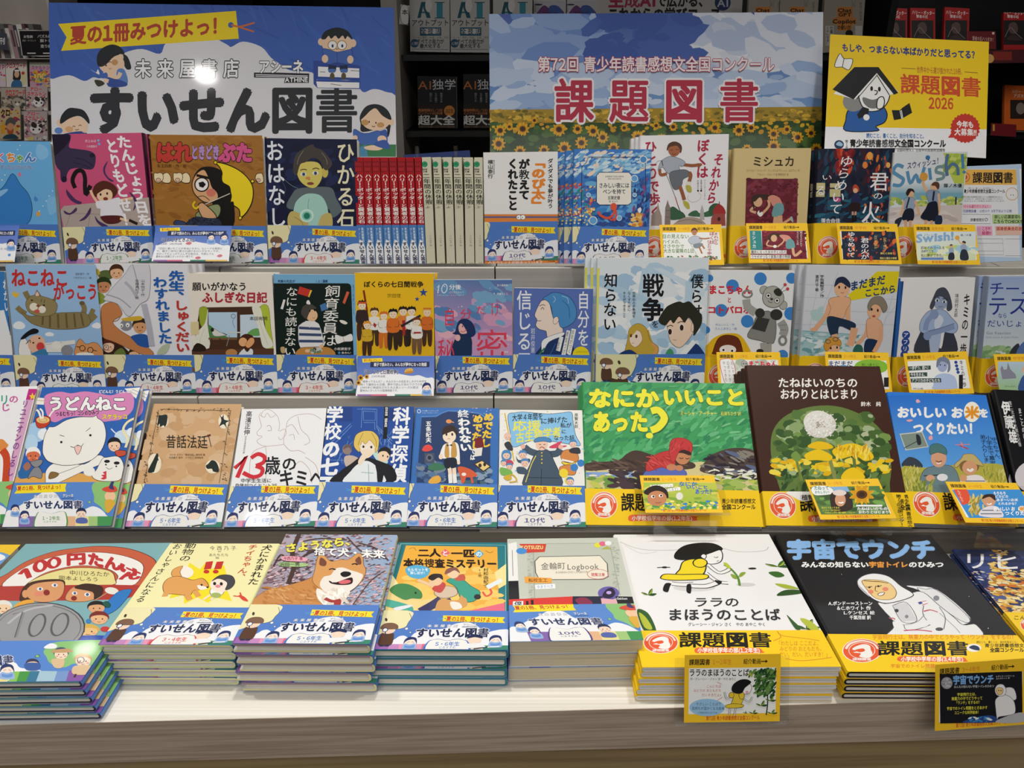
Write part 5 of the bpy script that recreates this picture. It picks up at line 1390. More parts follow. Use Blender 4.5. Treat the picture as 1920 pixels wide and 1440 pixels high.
dict(kind='picture_book', label='glossy picture book with a big silver coin and red arch, at left of front row', tier='D', at=(-0.6412, 0.6139, 0.7978), axes=[[0.99991, 0.01355, 0.0], [-0.01355, 0.99991, 0.0]], size=(0.1962, 0.248, 0.0096), hard=1, spine='R', paper='#80b1b6', spine_paper='#3a3a48', page='#ece6d8', copies=5, step=(3.2, -1.6), jitter=1.5, band=('B0', 0.0, 0.0612, []), band_art='''P #5a8ad4 -295,669 2219,635 2530,-79 207,-48
T #2a3864 291,402 751,-10 109,-166 b42 o#f4f4f8:45|すいせん図書
S #f3f4f7 418,41 584,210 936,205 1102,281 1218,201 1328,181 1450,160 1551,26
S #8ec67a 1336,449 1371,573 1590,601 1943,597 2031,348 1927,211 1766,252 1683,195 1511,256 1414,356
D #8ec67a #2a3050 5.1 1311,368 23,0 12,-22
P #ece08c 640,123 1142,116 1224,-25 730,-18
P #8cc858 1181,144 1251,143 1307,-26 1224,-25
P #4a9a4a 1251,143 1361,146 1403,-27 1307,-26
P #3a7a9a 1361,146 1457,148 1508,-33 1403,-27
P #a8c8d8 1457,148 1641,142 1693,-35 1508,-33
P #7a9ad0 1641,142 1765,144 1816,-37 1693,-35
P #8a5aa8 1761,152 2021,133 2034,-64 1819,-42
M reader #fff 1096,184 73,-1 45,-77
M head #f2d4b8,#3a3a58 1325,249 71,-1 39,-70
S #3f62a8 1241,260 1397,257 1436,160 1310,162
M head #f6dcc6,#3a4a70 1551,395 81,-1 46,-89
S #e0c098 1493,315 1622,314 1669,195 1584,196
S #c8a070 1432,458 1595,476 1651,424 1454,416
M head #f6dcc6,#c8a060 1838,291 94,-1 47,-95
O #2a3a60 8.4 1809,301 37,-1 22,-44
S #e0c098 1786,213 1969,211 1997,95 1830,97
K #4a3028 19.5 1858,97 1868,50
S #f4f4f6 1314,490 1348,562 1437,530 1436,478''', art='''B #c8603e #5a2418 10.3 81,1605 137,1843 229,2092 459,2297 762,2382 1026,2415 1381,2362 1704,2216 1899,2041 1931,1792 1911,1567 1004,1572
B #f1ede7 #5a2418 8.2 211,1590 229,1855 392,2104 752,2264 1166,2264 1569,2131 1781,1944 1823,1602 1577,1598 1536,1770 1325,1923 957,1992 644,1885 521,1717 484,1579
B #e8dc92 #7a2a20 10.2 522,1568 569,1778 821,1929 1150,1939 1401,1867 1523,1717 1541,1591 1004,1572
S #b33a30 31,1529 191,1583 1909,1580 1902,1365 1454,1309 107,1328
L #c03030 59.3 296,1819 302,1917 333,1895 458,1747
O #c03030 52.1 457,1990 21,67 79,-83
O #c03030 48.2 594,2058 30,59 73,-84
T #c03030 646,2253 242,32 138,-268 b60|円
T #c03030 898,2300 501,-153 146,-298 b65|たん
T #c03030 1398,2076 382,-201 89,-197 b60|け
T #c03030 1493,1865 284,-4 80,-176 b60|ん
T #2a2418 868,1901 519,-40 56,-110|中川ひろたか
T #2a2418 791,1794 516,-45 49,-94|岡本よしろう
B #4a2c1c #2a1810 5.9 551,1371 489,1600 613,1697 890,1699 988,1541 963,1465 742,1519 752,1270 642,1272
B #db9c6a #6a3a20 6 575,1445 575,1619 789,1674 930,1646 1037,1414 991,1291 770,1294
E #db9c6a 582,1433 38,-1 42,-75
E #f0f0ea 707,1525 36,0 20,-36
E #4a5a8a 710,1525 16,0 14,-26
E #f0f0ea 847,1595 36,0 19,-36
E #4a5a8a 850,1595 16,0 14,-26
E #8a2a20 825,1455 39,-1 30,-56
E #e08a70 743,1431 58,-1 25,-45
B #db9c6a #6a3a20 5.9 1095,1364 1085,1540 1215,1603 1421,1510 1477,1358 1373,1281 1181,1289
B #3c2619 #2a1810 6.1 1117,1540 1206,1621 1427,1566 1508,1420 1463,1322 1373,1460
E #f0f0ea 1169,1437 32,0 18,-35
E #4a5a8a 1172,1437 16,0 13,-25
E #f0f0ea 1334,1410 35,0 18,-38
E #4a5a8a 1335,1410 18,0 13,-28
E #8a2a20 1209,1342 35,0 22,-45
E #e9a83c 678,1235 86,59 53,-69
E #e8e6dc 1594,1477 91,-20 24,-65
K #b0a080 15.7 1465,1285 1554,1432
B #2f7ac4 #1a3a6a 5.7 1640,1115 1666,1431 1777,1505 1840,1453 1821,1159 1735,1043
M head #f0d0a8,#e8e4dc 470,1178 103,-1 70,-119
M head #e0a878,#1f1a1a 1563,1163 109,-1 52,-109
B #1f5a4a #12302a 5.8 1599,1234 1624,1283 1705,1209 1696,1161
M head #e8b888,#7a2a20 1683,974 113,-2 52,-109
M head #e8c080,#d8b050 1658,762 132,-2 49,-100
E #3a80c0 1583,930 30,0 18,-36
E #c83a38 1837,792 54,-1 21,-44
S #1f4cb2 1389,593 1606,687 2000,664 2017,532 803,549
D #9b9b9d #3a3a3c 14.6 1073,825 492,47 259,-436
O #6a6a6c 11 1073,825 453,43 231,-389
L #b8b8ba 36.9 687,897 770,1126 1030,1218
P #8a8a8c 890,675 742,1080 770,1098 923,670
K #5a5a5e 11.3 647,1058 737,1103 897,664
O #5a5a5e 22.1 1034,870 95,-54 34,-179
O #5a5a5e 22.1 1285,878 102,-58 30,-179'''),
dict(kind='novel', label='pale yellow novel with a shiba dog nipping a small boy', tier='D', at=(-0.4492, 0.6631, 0.8045), axes=[[0.99999, -0.00401, 0.0], [0.00401, 0.99999, 0.0]], size=(0.1457, 0.1903, 0.0109), hard=1, spine='R', paper='#f3edb2', spine_paper='#d8e0a0', page='#ece6d8', copies=5, step=(0.8, -0.9), jitter=2, band=('A', 0.0, 0.0618, ['#d8483c', '3・4年生']), art='''P #f5e22a 296,1401 455,1292 414,1484 600,1347 616,1485 733,1348 871,1431 979,1214 1095,1162 1068,956 1206,734 993,806 934,709 772,806 663,684 595,854 452,780 424,1004
V #201c18 198,1926 153,1 60,-420 b10|動物の
V #201c18 62,1901 115,0 1,-1196 b10|おいしゃさんになる
T #333 537,1849 345,1 37,-101|今 西 乃 子
T #333 679,1743 48,0 15,-41|作
T #333 587,1684 254,1 25,-69|あたちたち
T #333 699,1610 49,0 16,-46|絵
K #c93430 86.9 661,1508 693,1347
E #c93430 698,1299 36,0 14,-38
K #c93430 86.9 796,1508 819,1348
E #c93430 814,1299 36,0 13,-38
E #f6efe2 424,1287 119,0 48,-122
B #e3a45c #7a4a20 6.2 306,1212 268,1346 357,1415 373,1292 434,1180
B #e3a45c #7a4a20 8.1 272,1029 279,1159 390,1207 583,1134 669,1165 711,1160 799,1070 835,980 753,942 678,929 664,842 448,866 356,878
L #e3a45c 67.7 369,903 381,816
L #e3a45c 67.2 627,854 705,757
L #e3a45c 59.9 694,929 784,818
S #f6efe2 687,1031 793,1005 831,968 753,942
E #1a1a1a 737,1036 13,0 7,-18
E #1a1a1a 822,993 13,0 6,-15
B #f4f4f4 #333 6 877,930 906,1006 1027,981 1047,856 932,843
L #f8e4d2 28.2 1043,981 1123,981
L #f8e4d2 31.6 912,855 860,762
L #f8e4d2 31.6 980,843 948,758
E #a8b86a 980,843 63,0 18,-49
E #f9e6d4 964,1045 129,1 52,-147
B #45454a #222 6.2 833,1109 892,1227 1034,1220 1120,1097 1115,981 1056,943 1032,1083 899,1161
E #1a1a1a 885,1062 19,0 12,-33
E #1a1a1a 968,1057 19,0 12,-33
E #e88a98 944,1011 32,0 11,-30
S #dc4636 1248,844 1320,820 1397,735 1325,754
L #dc4636 15.7 1272,820 1189,832
L #dc4636 15.7 1284,832 1248,894
V #201c18 1225,1877 139,1 54,-842 b10|犬にかまれた
V #cb3c34 1044,1883 125,1 49,-749 b10|チイちゃん、'''),
dict(kind='novel', label='photo-covered novel with a smiling shiba dog under cherry blossom', tier='D', at=(-0.2988, 0.6525, 0.8147), axes=[[0.99996, -0.00922, 0.0], [0.00922, 0.99996, 0.0]], size=(0.1472, 0.2064, 0.0129), hard=1, spine='R', paper='#a99299', spine_paper='#efe6a8', page='#ece6d8', copies=5, step=(0.4, -1), jitter=3, band=('A', 0.0, 0.0636, ['#3f78c8', '5・6年生']), art='''Q #b8a0a4,#9ab4d4,#9ab0cc,#a08890 -729,2125 1451,2145 1676,605 -200,588
N #dcbcc4,#8a6a70,#bca4ac,#9ab8d8,#5a4448,#c8a8b0,#705058 520 13,39 .6,20 -72,2080 1453,13 230,-805 4
N #dcbcc4,#8a6a70,#bca4ac,#9ab8d8,#c8a8b0 260 11.5,34.5 .6,20 947,1371 471,4 151,-733 5
N #dcbcc4,#8a6a70,#bca4ac,#5a4448 160 12,36 .6,20 -131,1513 606,6 160,-524 6
L #4a3630 57.3 318,1019 295,1365 194,1672 175,2099
L #4a3630 32.5 295,1365 378,1610 571,1739
L #5a4640 20 266,1898 479,1967 831,1937
L #5a4640 19.9 996,1872 1246,1745 1435,1496
L #5a4640 14.6 1163,652 1289,1084 1432,1287
L #5a4640 17.8 817,2003 1071,1680 1292,1588
L #4a3630 23.6 171,1485 63,1607 42,1363
B #cb8c4c #8a5a28 6.1 -16,539 2,745 111,894 326,992 511,1091 641,1135 961,650 950,547
N #b87838,#d8a468,#c48444 120 17.6,66 .25,-30 55,961 627,6 97,-319 7
B #db9e5e #8a5a28 6.7 593,1078 571,1279 541,1550 565,1606 628,1575 730,1466 846,1506 938,1507 1026,1638 1098,1586 1145,1403 1195,1285 1183,1083 1081,889 895,793 706,940
S #7a4a3a 600,1398 583,1544 673,1459 676,1369
S #7a4a3a 1024,1487 1064,1570 1113,1433 1086,1402
S #f1e9de 701,995 709,1150 788,1194 815,1311 899,1341 1019,1283 1118,1240 1181,1169 1122,944 961,807 811,859
S #f1e9de 688,940 892,807 1081,889 1051,702 1006,599 866,623 734,752
N #e0d4c4,#fbf7f0 60 17.6,66 .25,-60 730,913 312,3 63,-265 8
S #1c1a1c 898,1218 934,1262 1009,1248 1028,1196 983,1155 934,1161
S #33191a 792,1080 874,1047 951,1095 1051,1145 1079,1040 1023,1004 918,1003 825,1030
E #dc6c74 985,1059 71,13 11,-39
P #f4f0ea 815,1074 838,1046 858,1052
L #1c1a1c 20.7 743,1295 778,1316 823,1293
L #1c1a1c 21 999,1402 1037,1420 1073,1396
L #a83432 46.6 819,753 916,701 1003,728
S #a83432 938,715 1012,728 1020,573 969,573
T #f2e85c 50,1837 881,191 57,-204 b50 o#4a3a30:20|さようなら、
T #f6f6f4 440,1776 909,-62 47,-190 b40 o#4a3a38:18|捨て犬・未来
S #ebaabc 90,1527 129,1571 357,1548 433,1503 381,1456 156,1472
T #8a2040 110,1558 244,2 22,-80 b15|今西乃子 著
S #a8c888 97,1393 128,1442 389,1426 470,1391 408,1351 152,1358
T #222 94,1435 255,2 22,-78 b20|浜田一男'''),
dict(kind='novel', label='teal framed novel with an orange panel of running children and dog', tier='D', at=(-0.152, 0.6617, 0.7995), axes=[[0.99998, -0.00681, 0.0], [0.00681, 0.99998, 0.0]], size=(0.1478, 0.2017, 0.0124), hard=1, spine='R', paper='#2a7c84', spine_paper='#2a7c84', page='#ece6d8', copies=4, step=(0, -0.8), jitter=2, band=('A', 0.0, 0.0638, ['#3f78c8', '5・6年生']), art='''K #9ccccc 10.2 37,1982 1420,1958 1446,540 19,581 37,1982
P #f1b344 110,1942 1314,1917 1368,539 53,581 92,1387
P #f0d890 8,1038 573,1184 721,535 53,530
N #f6d070,#f4c860 30 72,192 .5,0 172,1479 1115,8 109,-819 3
T #2a1a14 274,1874 297,2 22,-188 b50|二人
P #e96c74 580,1778 631,1869 706,1779 647,1688
T #fff 594,1836 81,1 11,-123 b30|と
T #2a1a14 711,1863 304,2 15,-187 b50|一匹
P #5cb0da 1016,1761 1077,1853 1146,1762 1086,1666
T #fff 1036,1820 81,1 6,-122 b30|の
T #2a1a14 114,1659 1191,-11 27,-199 b50|本格捜査ミステリー
L #8a6a30 7.5 160,1860 214,1893 260,1828
L #8a6a30 7.5 1162,1834 1222,1785 1259,1818
S #5cb2da 169,1433 243,1504 354,1511 478,1435 461,1300 368,1235 235,1284
T #fff 190,1455 267,2 10,-73 b15|モルモットを
T #fff 237,1382 206,1 8,-60 b15|探し出せ！
V #2a1a14 1149,1461 65,0 16,-388 b12|村松由紀子
V #2a1a14 1084,1455 44,0 9,-185|ao絵
P #f3e8b0 -18,1387 130,1124 79,982 9,1066
P #f3e4a0 1291,1366 1435,1549 1441,1133 1353,1047
P #e8f0f0 1191,1102 1367,1248 1404,1190 1229,1032
L #e85a48 26.6 1159,990 1207,907 1267,963 1246,1046
S #4c8c54 33,1024 111,1129 255,1124 414,998 438,861 325,860 241,833 105,927
E #1a2a1a 356,962 12,0 2,-19
L #3c3c64 130.3 676,849 582,741 457,623
L #3c3c64 108.6 728,849 791,716
L #efcaa2 49.4 584,1070 450,1154 353,1212
B #d9c2aa #6a5040 6.6 578,958 654,1093 816,1071 853,932 692,863
S #ca4a48 546,1055 647,1170 706,1113 665,972 593,986
E #efcaa2 574,1207 83,1 11,-109
S #2a2424 475,1256 522,1331 633,1325 661,1214 602,1257 535,1198
B #3ca28a #1f5a4c 6.9 707,1200 856,1268 1011,1101 1133,975 1062,811 922,824 834,1071
E #2a2a30 1102,893 42,0 2,-49
S #ca5a48 801,1273 907,1333 933,1216 834,1200
E #f2d0aa 778,1338 73,0 7,-94
S #8c5c50 672,1332 696,1437 805,1468 862,1348 791,1407 722,1347
S #d9a262 625,742 676,849 853,823 954,878 988,744 899,665 870,587 649,585
P #d9a262 886,850 906,932 955,851
S #f4ece0 785,796 890,783 931,691 830,664
S #4cae9a 11,737 12,844 324,726 355,622 195,660
P #eb6e84 1020,639 1428,787 1435,591 1043,537
S #e8e8f0 140,686 305,739 343,713 182,634'''),
dict(kind='paperback_book', label='sage green paperback with a cream logbook label and small stickers', tier='D', at=(-0.0022, 0.6661, 0.8059), axes=[[0.99978, 0.0209, 0.0], [-0.0209, 0.99978, 0.0]], size=(0.1457, 0.1954, 0.0186), hard=0, spine='L', paper='#cacec1', spine_paper='#f0f0ec', page='#d8ccb0', copies=3, step=(0, 0), jitter=2, band=('B', 0.0, 0.0607, ['#5a4a8a', '10代']), art='''P #f0f0ec 13,1846 123,1881 121,1066 0,1062
P #1c1c20 0,1062 121,1066 124,702 -6,705
K #8a8a80 8.1 60,1702 59,1163
P #c4c8ba 253,1841 1372,1836 1266,679 228,700
K #a4a89a 11 272,1805 336,1811 303,699
K #a4a89a 11.1 516,1836 1392,1825
K #a4a89a 11 1339,1746 1317,766
N #b0b4a6 40 10.8,24.3 .8,0 271,1769 52,-1 -42,-1039 3
N #b0b4a6 40 10.8,24.3 .8,0 1370,1746 73,-2 -134,-948 4
P #f0e9d6 402,1548 1178,1556 1248,1384 1225,1122 1156,1070 381,1080 338,1221 340,1453
K #5a5a54 13.3 402,1548 1178,1556 1248,1384 1225,1122 1156,1070 381,1080 338,1221 340,1453 402,1548
T #4a4a48 415,1425 309,7 -9,-159|金輪町
T #4a4a48 743,1411 403,5 -14,-159|Logbook
T #6a6a64 589,1248 404,5 -4,-58|KONRIN-CHO LOGBOOK
P #d34a3a 154,1836 509,1829 478,1651 235,1635
T #f2dc94 172,1814 294,-6 -3,-107 b40|KOTSUZU
E #4a92da 180,1678 69,-1 -2,-67
E #e9e442 1176,1786 44,-1 -7,-54
E #e96c8c 1243,1817 44,-1 -7,-51
E #f2f2f2 1320,1826 44,-1 -7,-51
P #b8b858 1206,1695 1299,1765 1342,1693
P #f2aa4a 196,1144 532,1105 525,1005 202,1021
T #8a4a18 244,1111 236,-5 -3,-79 b15|転校生工
P #f6f6f6 317,978 563,994 562,905 322,895
T #5a92d2 340,974 201,8 -3,-67|ゆまりべき
O #da8c8c 10.1 1104,1173 131,-3 -12,-96
T #da6c6c 1024,1200 169,-4 -8,-71 b20|閲覧注意
E #6c5aaa 1185,805 126,-3 -17,-124
S #241a3a 1104,741 1158,859 1241,903 1265,797 1195,709
E #c8a8e8 1190,813 31,-1 -4,-30
P #dc3a30 -10,711 763,754 783,573 -13,533
P #20203a 753,754 1105,747 1078,539 734,546
S #8a2a4a 775,689 894,730 976,627 858,572
P #e8b0b8 1081,712 1266,679 1264,535 1078,539
P #17171c 1257,743 1465,733 1450,531 1268,563
T #f0f0f0 1270,731 127,-3 -8,-53 b25|Gakken
P #f6f6f6 48,675 169,681 162,586 42,574
T #1a1a1a 61,680 94,-2 -2,-104 b15|僕
P #17171c 199,678 227,680 228,599 199,597
P #17171c 256,694 288,699 287,598 257,596'''),
dict(kind='picture_book', label='white picture book with a kneeling girl in a yellow dress, on front row', tier='D', at=(0.1388, 0.6421, 0.7925), axes=[[0.99999, 0.00445, 0.0], [-0.00445, 0.99999, 0.0]], size=(0.2128, 0.2494, 0.0071), hard=1, spine='L', paper='#f1f0f0', spine_paper='#f1f0f0', page='#ece6d8', copies=6, step=(-1.2, -0.8), jitter=2, band=('K0', 0.0, 0.0571, []), band_art='''P #fcd220 -91,658 2306,647 2050,-11 -183,-1
M emblem #fff 268,379 186,-1 -30,-166
T #1a1a14 499,548 1043,-5 -53,-259 b80|課題図書
S #ee6e3a 612,248 647,288 747,297 1277,285 1337,280 1355,240 1315,205 726,208 629,208
T #fff8ee 657,293 683,-3 -19,-85 b30|小学校低学年の部(1,2年生)
L #dc8030 7.9 1527,397 1629,456 1618,554 1653,480 1903,431 2039,395
T #dc7a2c 1561,402 496,-2 -28,-87|「わたしは ここだよ、
T #dc7a2c 1569,312 488,-2 -27,-83|みどりの おともだち、
T #dc7a2c 1540,225 548,-2 -26,-82|だい、だい、だいすき！」
L #dc8030 7.6 1568,120 1748,86 2079,136''', art='''L #c4c2c0 11.4 75,2319 330,2151 752,2131 1281,2202 1594,2091 1939,2108 2031,2199
L #cfcdcb 8.4 129,2244 315,2061 533,2096
E #dcdad8 854,1340 257,-1 -15,-68
E #d4d2d0 1504,1400 119,-1 -11,-38
B #131315 #131315 8.1 734,1953 774,2077 910,2222 1107,2288 1301,2283 1399,2201 1395,2128 1297,2093 1186,1986 1111,1934 982,1917 813,1911
B #f6f4f2 #1a1a1a 13.6 1132,2004 1250,2075 1370,2129 1372,2003 1303,1863 1167,1819 1092,1899
B #f6f4f2 #1a1a1a 10.9 1081,1987 1125,2040 1159,2004 1121,1934
L #1a1a1a 10.9 1252,1979 1274,1958 1306,1979
L #1a1a1a 10.7 1265,1881 1294,1895
L #1a1a1a 63.6 1141,1795 1227,1644 1337,1677 1391,1727
L #f4f2f0 42.4 1141,1795 1227,1644 1337,1677 1397,1733
L #1a1a1a 62.2 1064,1644 1134,1513 1198,1449 1293,1432
L #f4f2f0 41.5 1064,1644 1134,1513 1198,1449 1298,1435
L #1a1a1a 80.4 594,1426 728,1403 871,1418
L #f4f2f0 60.3 594,1426 728,1403 871,1418
L #1a1a1a 84.9 803,1381 999,1370 1154,1433 1186,1481
L #f4f2f0 59.9 803,1381 999,1370 1151,1436
B #f5da28 #1a1a1a 15.5 686,1607 752,1713 831,1876 995,1931 1112,1847 1026,1612 850,1596
B #f5da28 #1a1a1a 15.4 482,1555 549,1614 751,1606 1055,1605 1061,1530 929,1498 626,1490 491,1516
D #f5da28 #1a1a1a 16 1041,1847 91,0 -22,-95
S #17171a 460,1295 514,1426 586,1426 556,1357 512,1257
S #17171a 744,1262 778,1403 826,1393 788,1238
L #5c8c32 30 1422,1378 1444,1544 1407,1710 1339,1805
S #bcc842 1338,1839 1381,1846 1410,1760 1378,1717
S #8ca83a 1379,1528 1371,1610 1417,1593 1425,1512
S #8ca83a 1458,1560 1512,1642 1573,1642 1499,1560
L #2a2a2a 15.8 471,1748 534,1754 637,1754
E #1a1a1a 565,1754 37,0 -4,-20
E #1a1a1a 1678,1725 53,0 -6,-20
M sprig #fff 267,1203 97,0 -21,-126
M sprig #fff 2017,1758 185,-1 -49,-153
S #3a6a2a 1858,1641 1985,1657 2039,1574 1928,1542
S #2c5224 1822,1181 1945,1288 2142,1287 2140,1226
S #a8b83a 1867,1414 2001,1397 2133,1318 1975,1319
S #2c5a24 90,937 204,880 250,656 235,522 145,523 93,657
S #b8c23c 100,880 171,795 213,602 126,630
T #26262a 799,1165 559,-2 -42,-190 b18|ララの
T #26262a 446,959 1328,-6 -43,-226 b26|まほうのことば
T #3a3a3a 640,709 894,-4 -14,-66|グレーシー・ジャン さく　やの あやこ やく
M sprig #fff 1959,589 152,-1 -60,-170
S #2c5a24 1820,831 1858,740 1904,602 1841,590
S #b8c23c 1953,765 2046,739 2110,588 2017,564'''),
dict(kind='picture_book', label='black picture book with an astronaut and light blue title', tier='D', at=(0.3578, 0.6406, 0.7881), axes=[[0.99995, -0.00961, 0.0], [0.00961, 0.99995, 0.0]], size=(0.2141, 0.2586, 0.0095), hard=1, spine='L', paper='#1b1b20', spine_paper='#1b1b20', page='#ece6d8', copies=4, step=(-0.8, -0.6), jitter=2, band=('K0', 0.0, 0.0581, []), band_art='''P #fcd220 -80,663 3009,693 2526,-27 -334,-54
M emblem #fff 282,318 206,2 -72,-178
T #e8842c 507,580 1627,16 -37,-88 b12|宇宙飛行士は、無重力の中でどうやって「ウンチ」をするの？
T #1a1a14 518,478 1023,10 -103,-244 b80|課題図書
S #ee6e3a 613,192 652,224 769,234 1294,221 1354,212 1357,181 1307,153 732,152 621,156
T #fff8ee 670,228 680,7 -37,-81 b30|小学校中学年の部(3,4年生)
E #f4f2ea 1540,370 82,1 -35,-65
S #2a3a5a 1490,377 1558,412 1601,385 1580,331 1520,342
T #2a2418 1630,484 474,5 -23,-43|読むこと、書くこと、自分を知ること。
T #1a1a14 1698,442 439,4 -36,-66 b15|青少年読書感想文
T #1a1a14 1719,376 378,4 -41,-75 b30|全国コンクール
T #e8842c 508,117 480,5 -29,-66 b8|宇宙でのトイレ問題''', art='''T #7db0e6 134,2464 1985,19 -148,-466 b52 o#a8ccf4:12|宇宙でウンチ
T #1b1b20 134,2450 1972,19 -139,-439|宇宙でウンチ
T #8cbcf0 134,2464 1985,19 -148,-466 b26|宇宙でウンチ
T #f4f4f4 163,1960 874,8 -45,-134 b50|みんなの知らない
T #ea9c40 1041,1969 509,5 -55,-134 b50|宇宙トイレ
T #f4f4f4 1558,1974 458,4 -62,-134 b50|のひみつ
T #f0f0f0 225,1164 529,5 -30,-82 b30|A.ボンドー＝ストーン
T #f0f0f0 285,1077 411,4 -30,-81 b30|＆C.ホワイト 作
T #f0f0f0 340,992 369,4 -29,-74 b30|L.ケンセス 絵
T #f0f0f0 377,908 251,2 -30,-76 b30|千葉茂樹 訳
B #f1f1f1 #44444a 9.2 1298,1458 1393,1465 1648,1389 1777,885 1591,742 1534,779 1449,1316
B #e8e8ea #44444a 9.1 1411,1387 1509,1402 1640,1374 1760,885 1629,832
E #8a8a90 1552,1232 36,0 -25,-50
B #f0f0f0 #44444a 11 808,1142 935,1130 1268,1314 1445,1344 1519,1095 1587,883 1623,755 1777,756 1647,485 649,475 836,747 818,980
L #55555c 8.8 1333,1093 1248,932 1230,751 1098,725
L #55555c 8.7 1506,1067 1483,882 1363,677
L #55555c 8.6 818,980 841,876 842,798
L #55555c 8.9 1120,1187 1211,1229 1291,1286
L #55555c 6.4 1453,960 1507,729 1517,617
E #55555c 1312,677 44,0 -15,-30
L #55555c 8.3 939,748 933,661 1076,679 1247,751
L #55555c 8.8 962,1089 1155,1146 1129,827 945,799 962,1089
L #9a9aa0 8.5 824,876 922,748 1117,801 1265,932
L #c8405c 17.2 1282,985 1374,1012 1442,973
L #c8405c 16.4 893,648 1051,662 1209,638
L #c8405c 14.8 821,850 870,863 876,837
P #d8d8dc 962,1089 1155,1146 1129,827 945,799
E #3a3a44 967,995 25,0 -14,-32
E #8a8a90 1038,891 21,0 -14,-31
S #f0f0f0 833,798 916,774 904,673 808,647
S #f0f0f0 1093,750 1250,828 1230,751 1120,700
P #f4f4f4 1288,1147 1392,1197 1406,1134 1300,1079
P #3a4a9a 1288,1147 1335,1169 1344,1134 1293,1109
K #c83a48 8.8 1340,1161 1406,1181
K #c83a48 8.8 1313,1098 1401,1134
B #f2f2f2 #44444a 11.7 713,1526 830,1655 1002,1712 1162,1649 1228,1457 1299,1343 1288,1272 1120,1187 900,1129 786,1197 737,1337
S #c8c8cc 712,1511 717,1423 756,1253 725,1309 699,1423
B #f2d08c #8a6a30 9.4 784,1553 912,1584 1095,1538 1125,1364 1033,1222 891,1193 804,1239 779,1395
L #6a4a24 14.1 812,1565 915,1548 1005,1543 1094,1514
L #3a2a1a 9.2 791,1447 818,1424 867,1454
E #2a2a2a 826,1430 13,0 -8,-20
L #3a2a1a 9.2 915,1460 944,1443 994,1472
E #2a2a2a 946,1454 13,0 -9,-20
E #ea8c6c 808,1344 33,0 -17,-40
E #ea8c6c 1009,1397 37,0 -17,-40
L #7a4a2a 9.2 913,1454 872,1367 896,1350
B #f4f0ea #7a4a2a 9 873,1296 912,1325 970,1334 930,1282 879,1268
E #fff -32,2062 4,0 -2,-7
E #fff 582,1689 4,0 -2,-6
E #fff 1962,1264 4,0 -3,-6
E #fff 1879,695 5,0 -4,-8'''),
dict(kind='novel', label='navy novel with golden lights cut off at right of front row', tier='D', at=(0.5923, 0.6608, 0.7719), axes=[[0.99901, -0.04444, 0.0], [0.04444, 0.99901, 0.0]], size=(0.2087, 0.2268, 0.0073), hard=1, spine='L', paper='#2c3c6c', spine_paper='#2c3c6c', page='#ece6d8', copies=3, step=(0, 0), jitter=2, band=('K0', 0.0, 0.0955, []), band_art='''P #fcd220 -362,1064 3454,1234 2425,4 -953,-147
M emblem #fff 201,739 123,5 -74,-132
T #1a1a14 77,897 539,24 -47,-87 b12|こんなに明るい''', art='''N #3c4c80,#24305c,#4a5a90 40 104,286 .5,30 -9,2191 1006,45 -640,-1358 3
N #f0e8e0,#e8b8a8 60 15,40 .3,-25 -21,1763 504,22 -227,-466 4
N #e9b242,#f2d484,#c88c32,#f6e4a8,#d8742c 330 20,60 .5,0 267,1807 680,30 -489,-955 5
N #f2d484,#e9b242 60 15.6,46.8 .5,0 492,2248 242,11 -242,-473 6
T #f4f4f6 88,2196 386,17 -194,-405 b10|リ
T #f4f4f6 490,2214 407,18 -225,-438 b10|ヒ
T #f4f4f6 897,2232 403,18 -240,-439 b10|ト'''),
dict(kind='magazine', label='puzzle magazine with a portrait of a dark-haired woman, on far rack', tier='LM', at=(-3.8264, 6.2674, 1.185), axes=[[0.99997, 0.00274, 0.00752], [-0.00801, 0.34201, 0.93966]], size=(0.1589, 0.2025, 0.008), hard=0, spine='L', paper='#e2dcd4', spine_paper=None, page='#ece6d8', copies=1, step=(0, 0), jitter=0, band=None, art='''P #e8c8d0 -17,2031 1550,2019 1543,1827 -25,1839
T #c83048 13,1800 1529,-12 -18,-438 b40|クロスワード
S #2a2220 519,758 577,1219 859,1409 1084,1138 1059,522 549,526
E #d8b090 817,948 188,-2 -11,-262
P #e8e4e0 658,1280 1034,1277 1029,1154 653,1157
S #3a6a9a 370,-12 547,488 1095,445 1155,-18
S #d8d4a0 1159,1060 1479,1212 1481,288 1201,136
E #c83a48 1291,1021 126,-1 -5,-123'''),
dict(kind='magazine', label='orange and pink number puzzle magazine, on far rack', tier='LM', at=(-3.6497, 6.2678, 1.1862), axes=[[0.99997, -0.00274, -0.00752], [0.00801, 0.34201, 0.93966]], size=(0.1597, 0.1848, 0.008), hard=0, spine='L', paper='#c8a0b0', spine_paper=None, page='#ece6d8', copies=1, step=(0, 0), jitter=0, band=None, art='''P #d8e0d0 21,1826 1550,1839 1543,1531 14,1519
T #b05090 134,1597 1411,11 -8,-346 b30|スケルトン
E #d8a030 468,791 345,3 -10,-447
E #d8a030 1017,796 345,3 -10,-447
T #f0e090 278,1059 941,8 -13,-578 b40|100
N #c83a60,#4a8a5a,#e0c050,#5a6ab0 50 46.8,140.4 .7,0 46,1211 1490,12 -27,-1156 3'''),
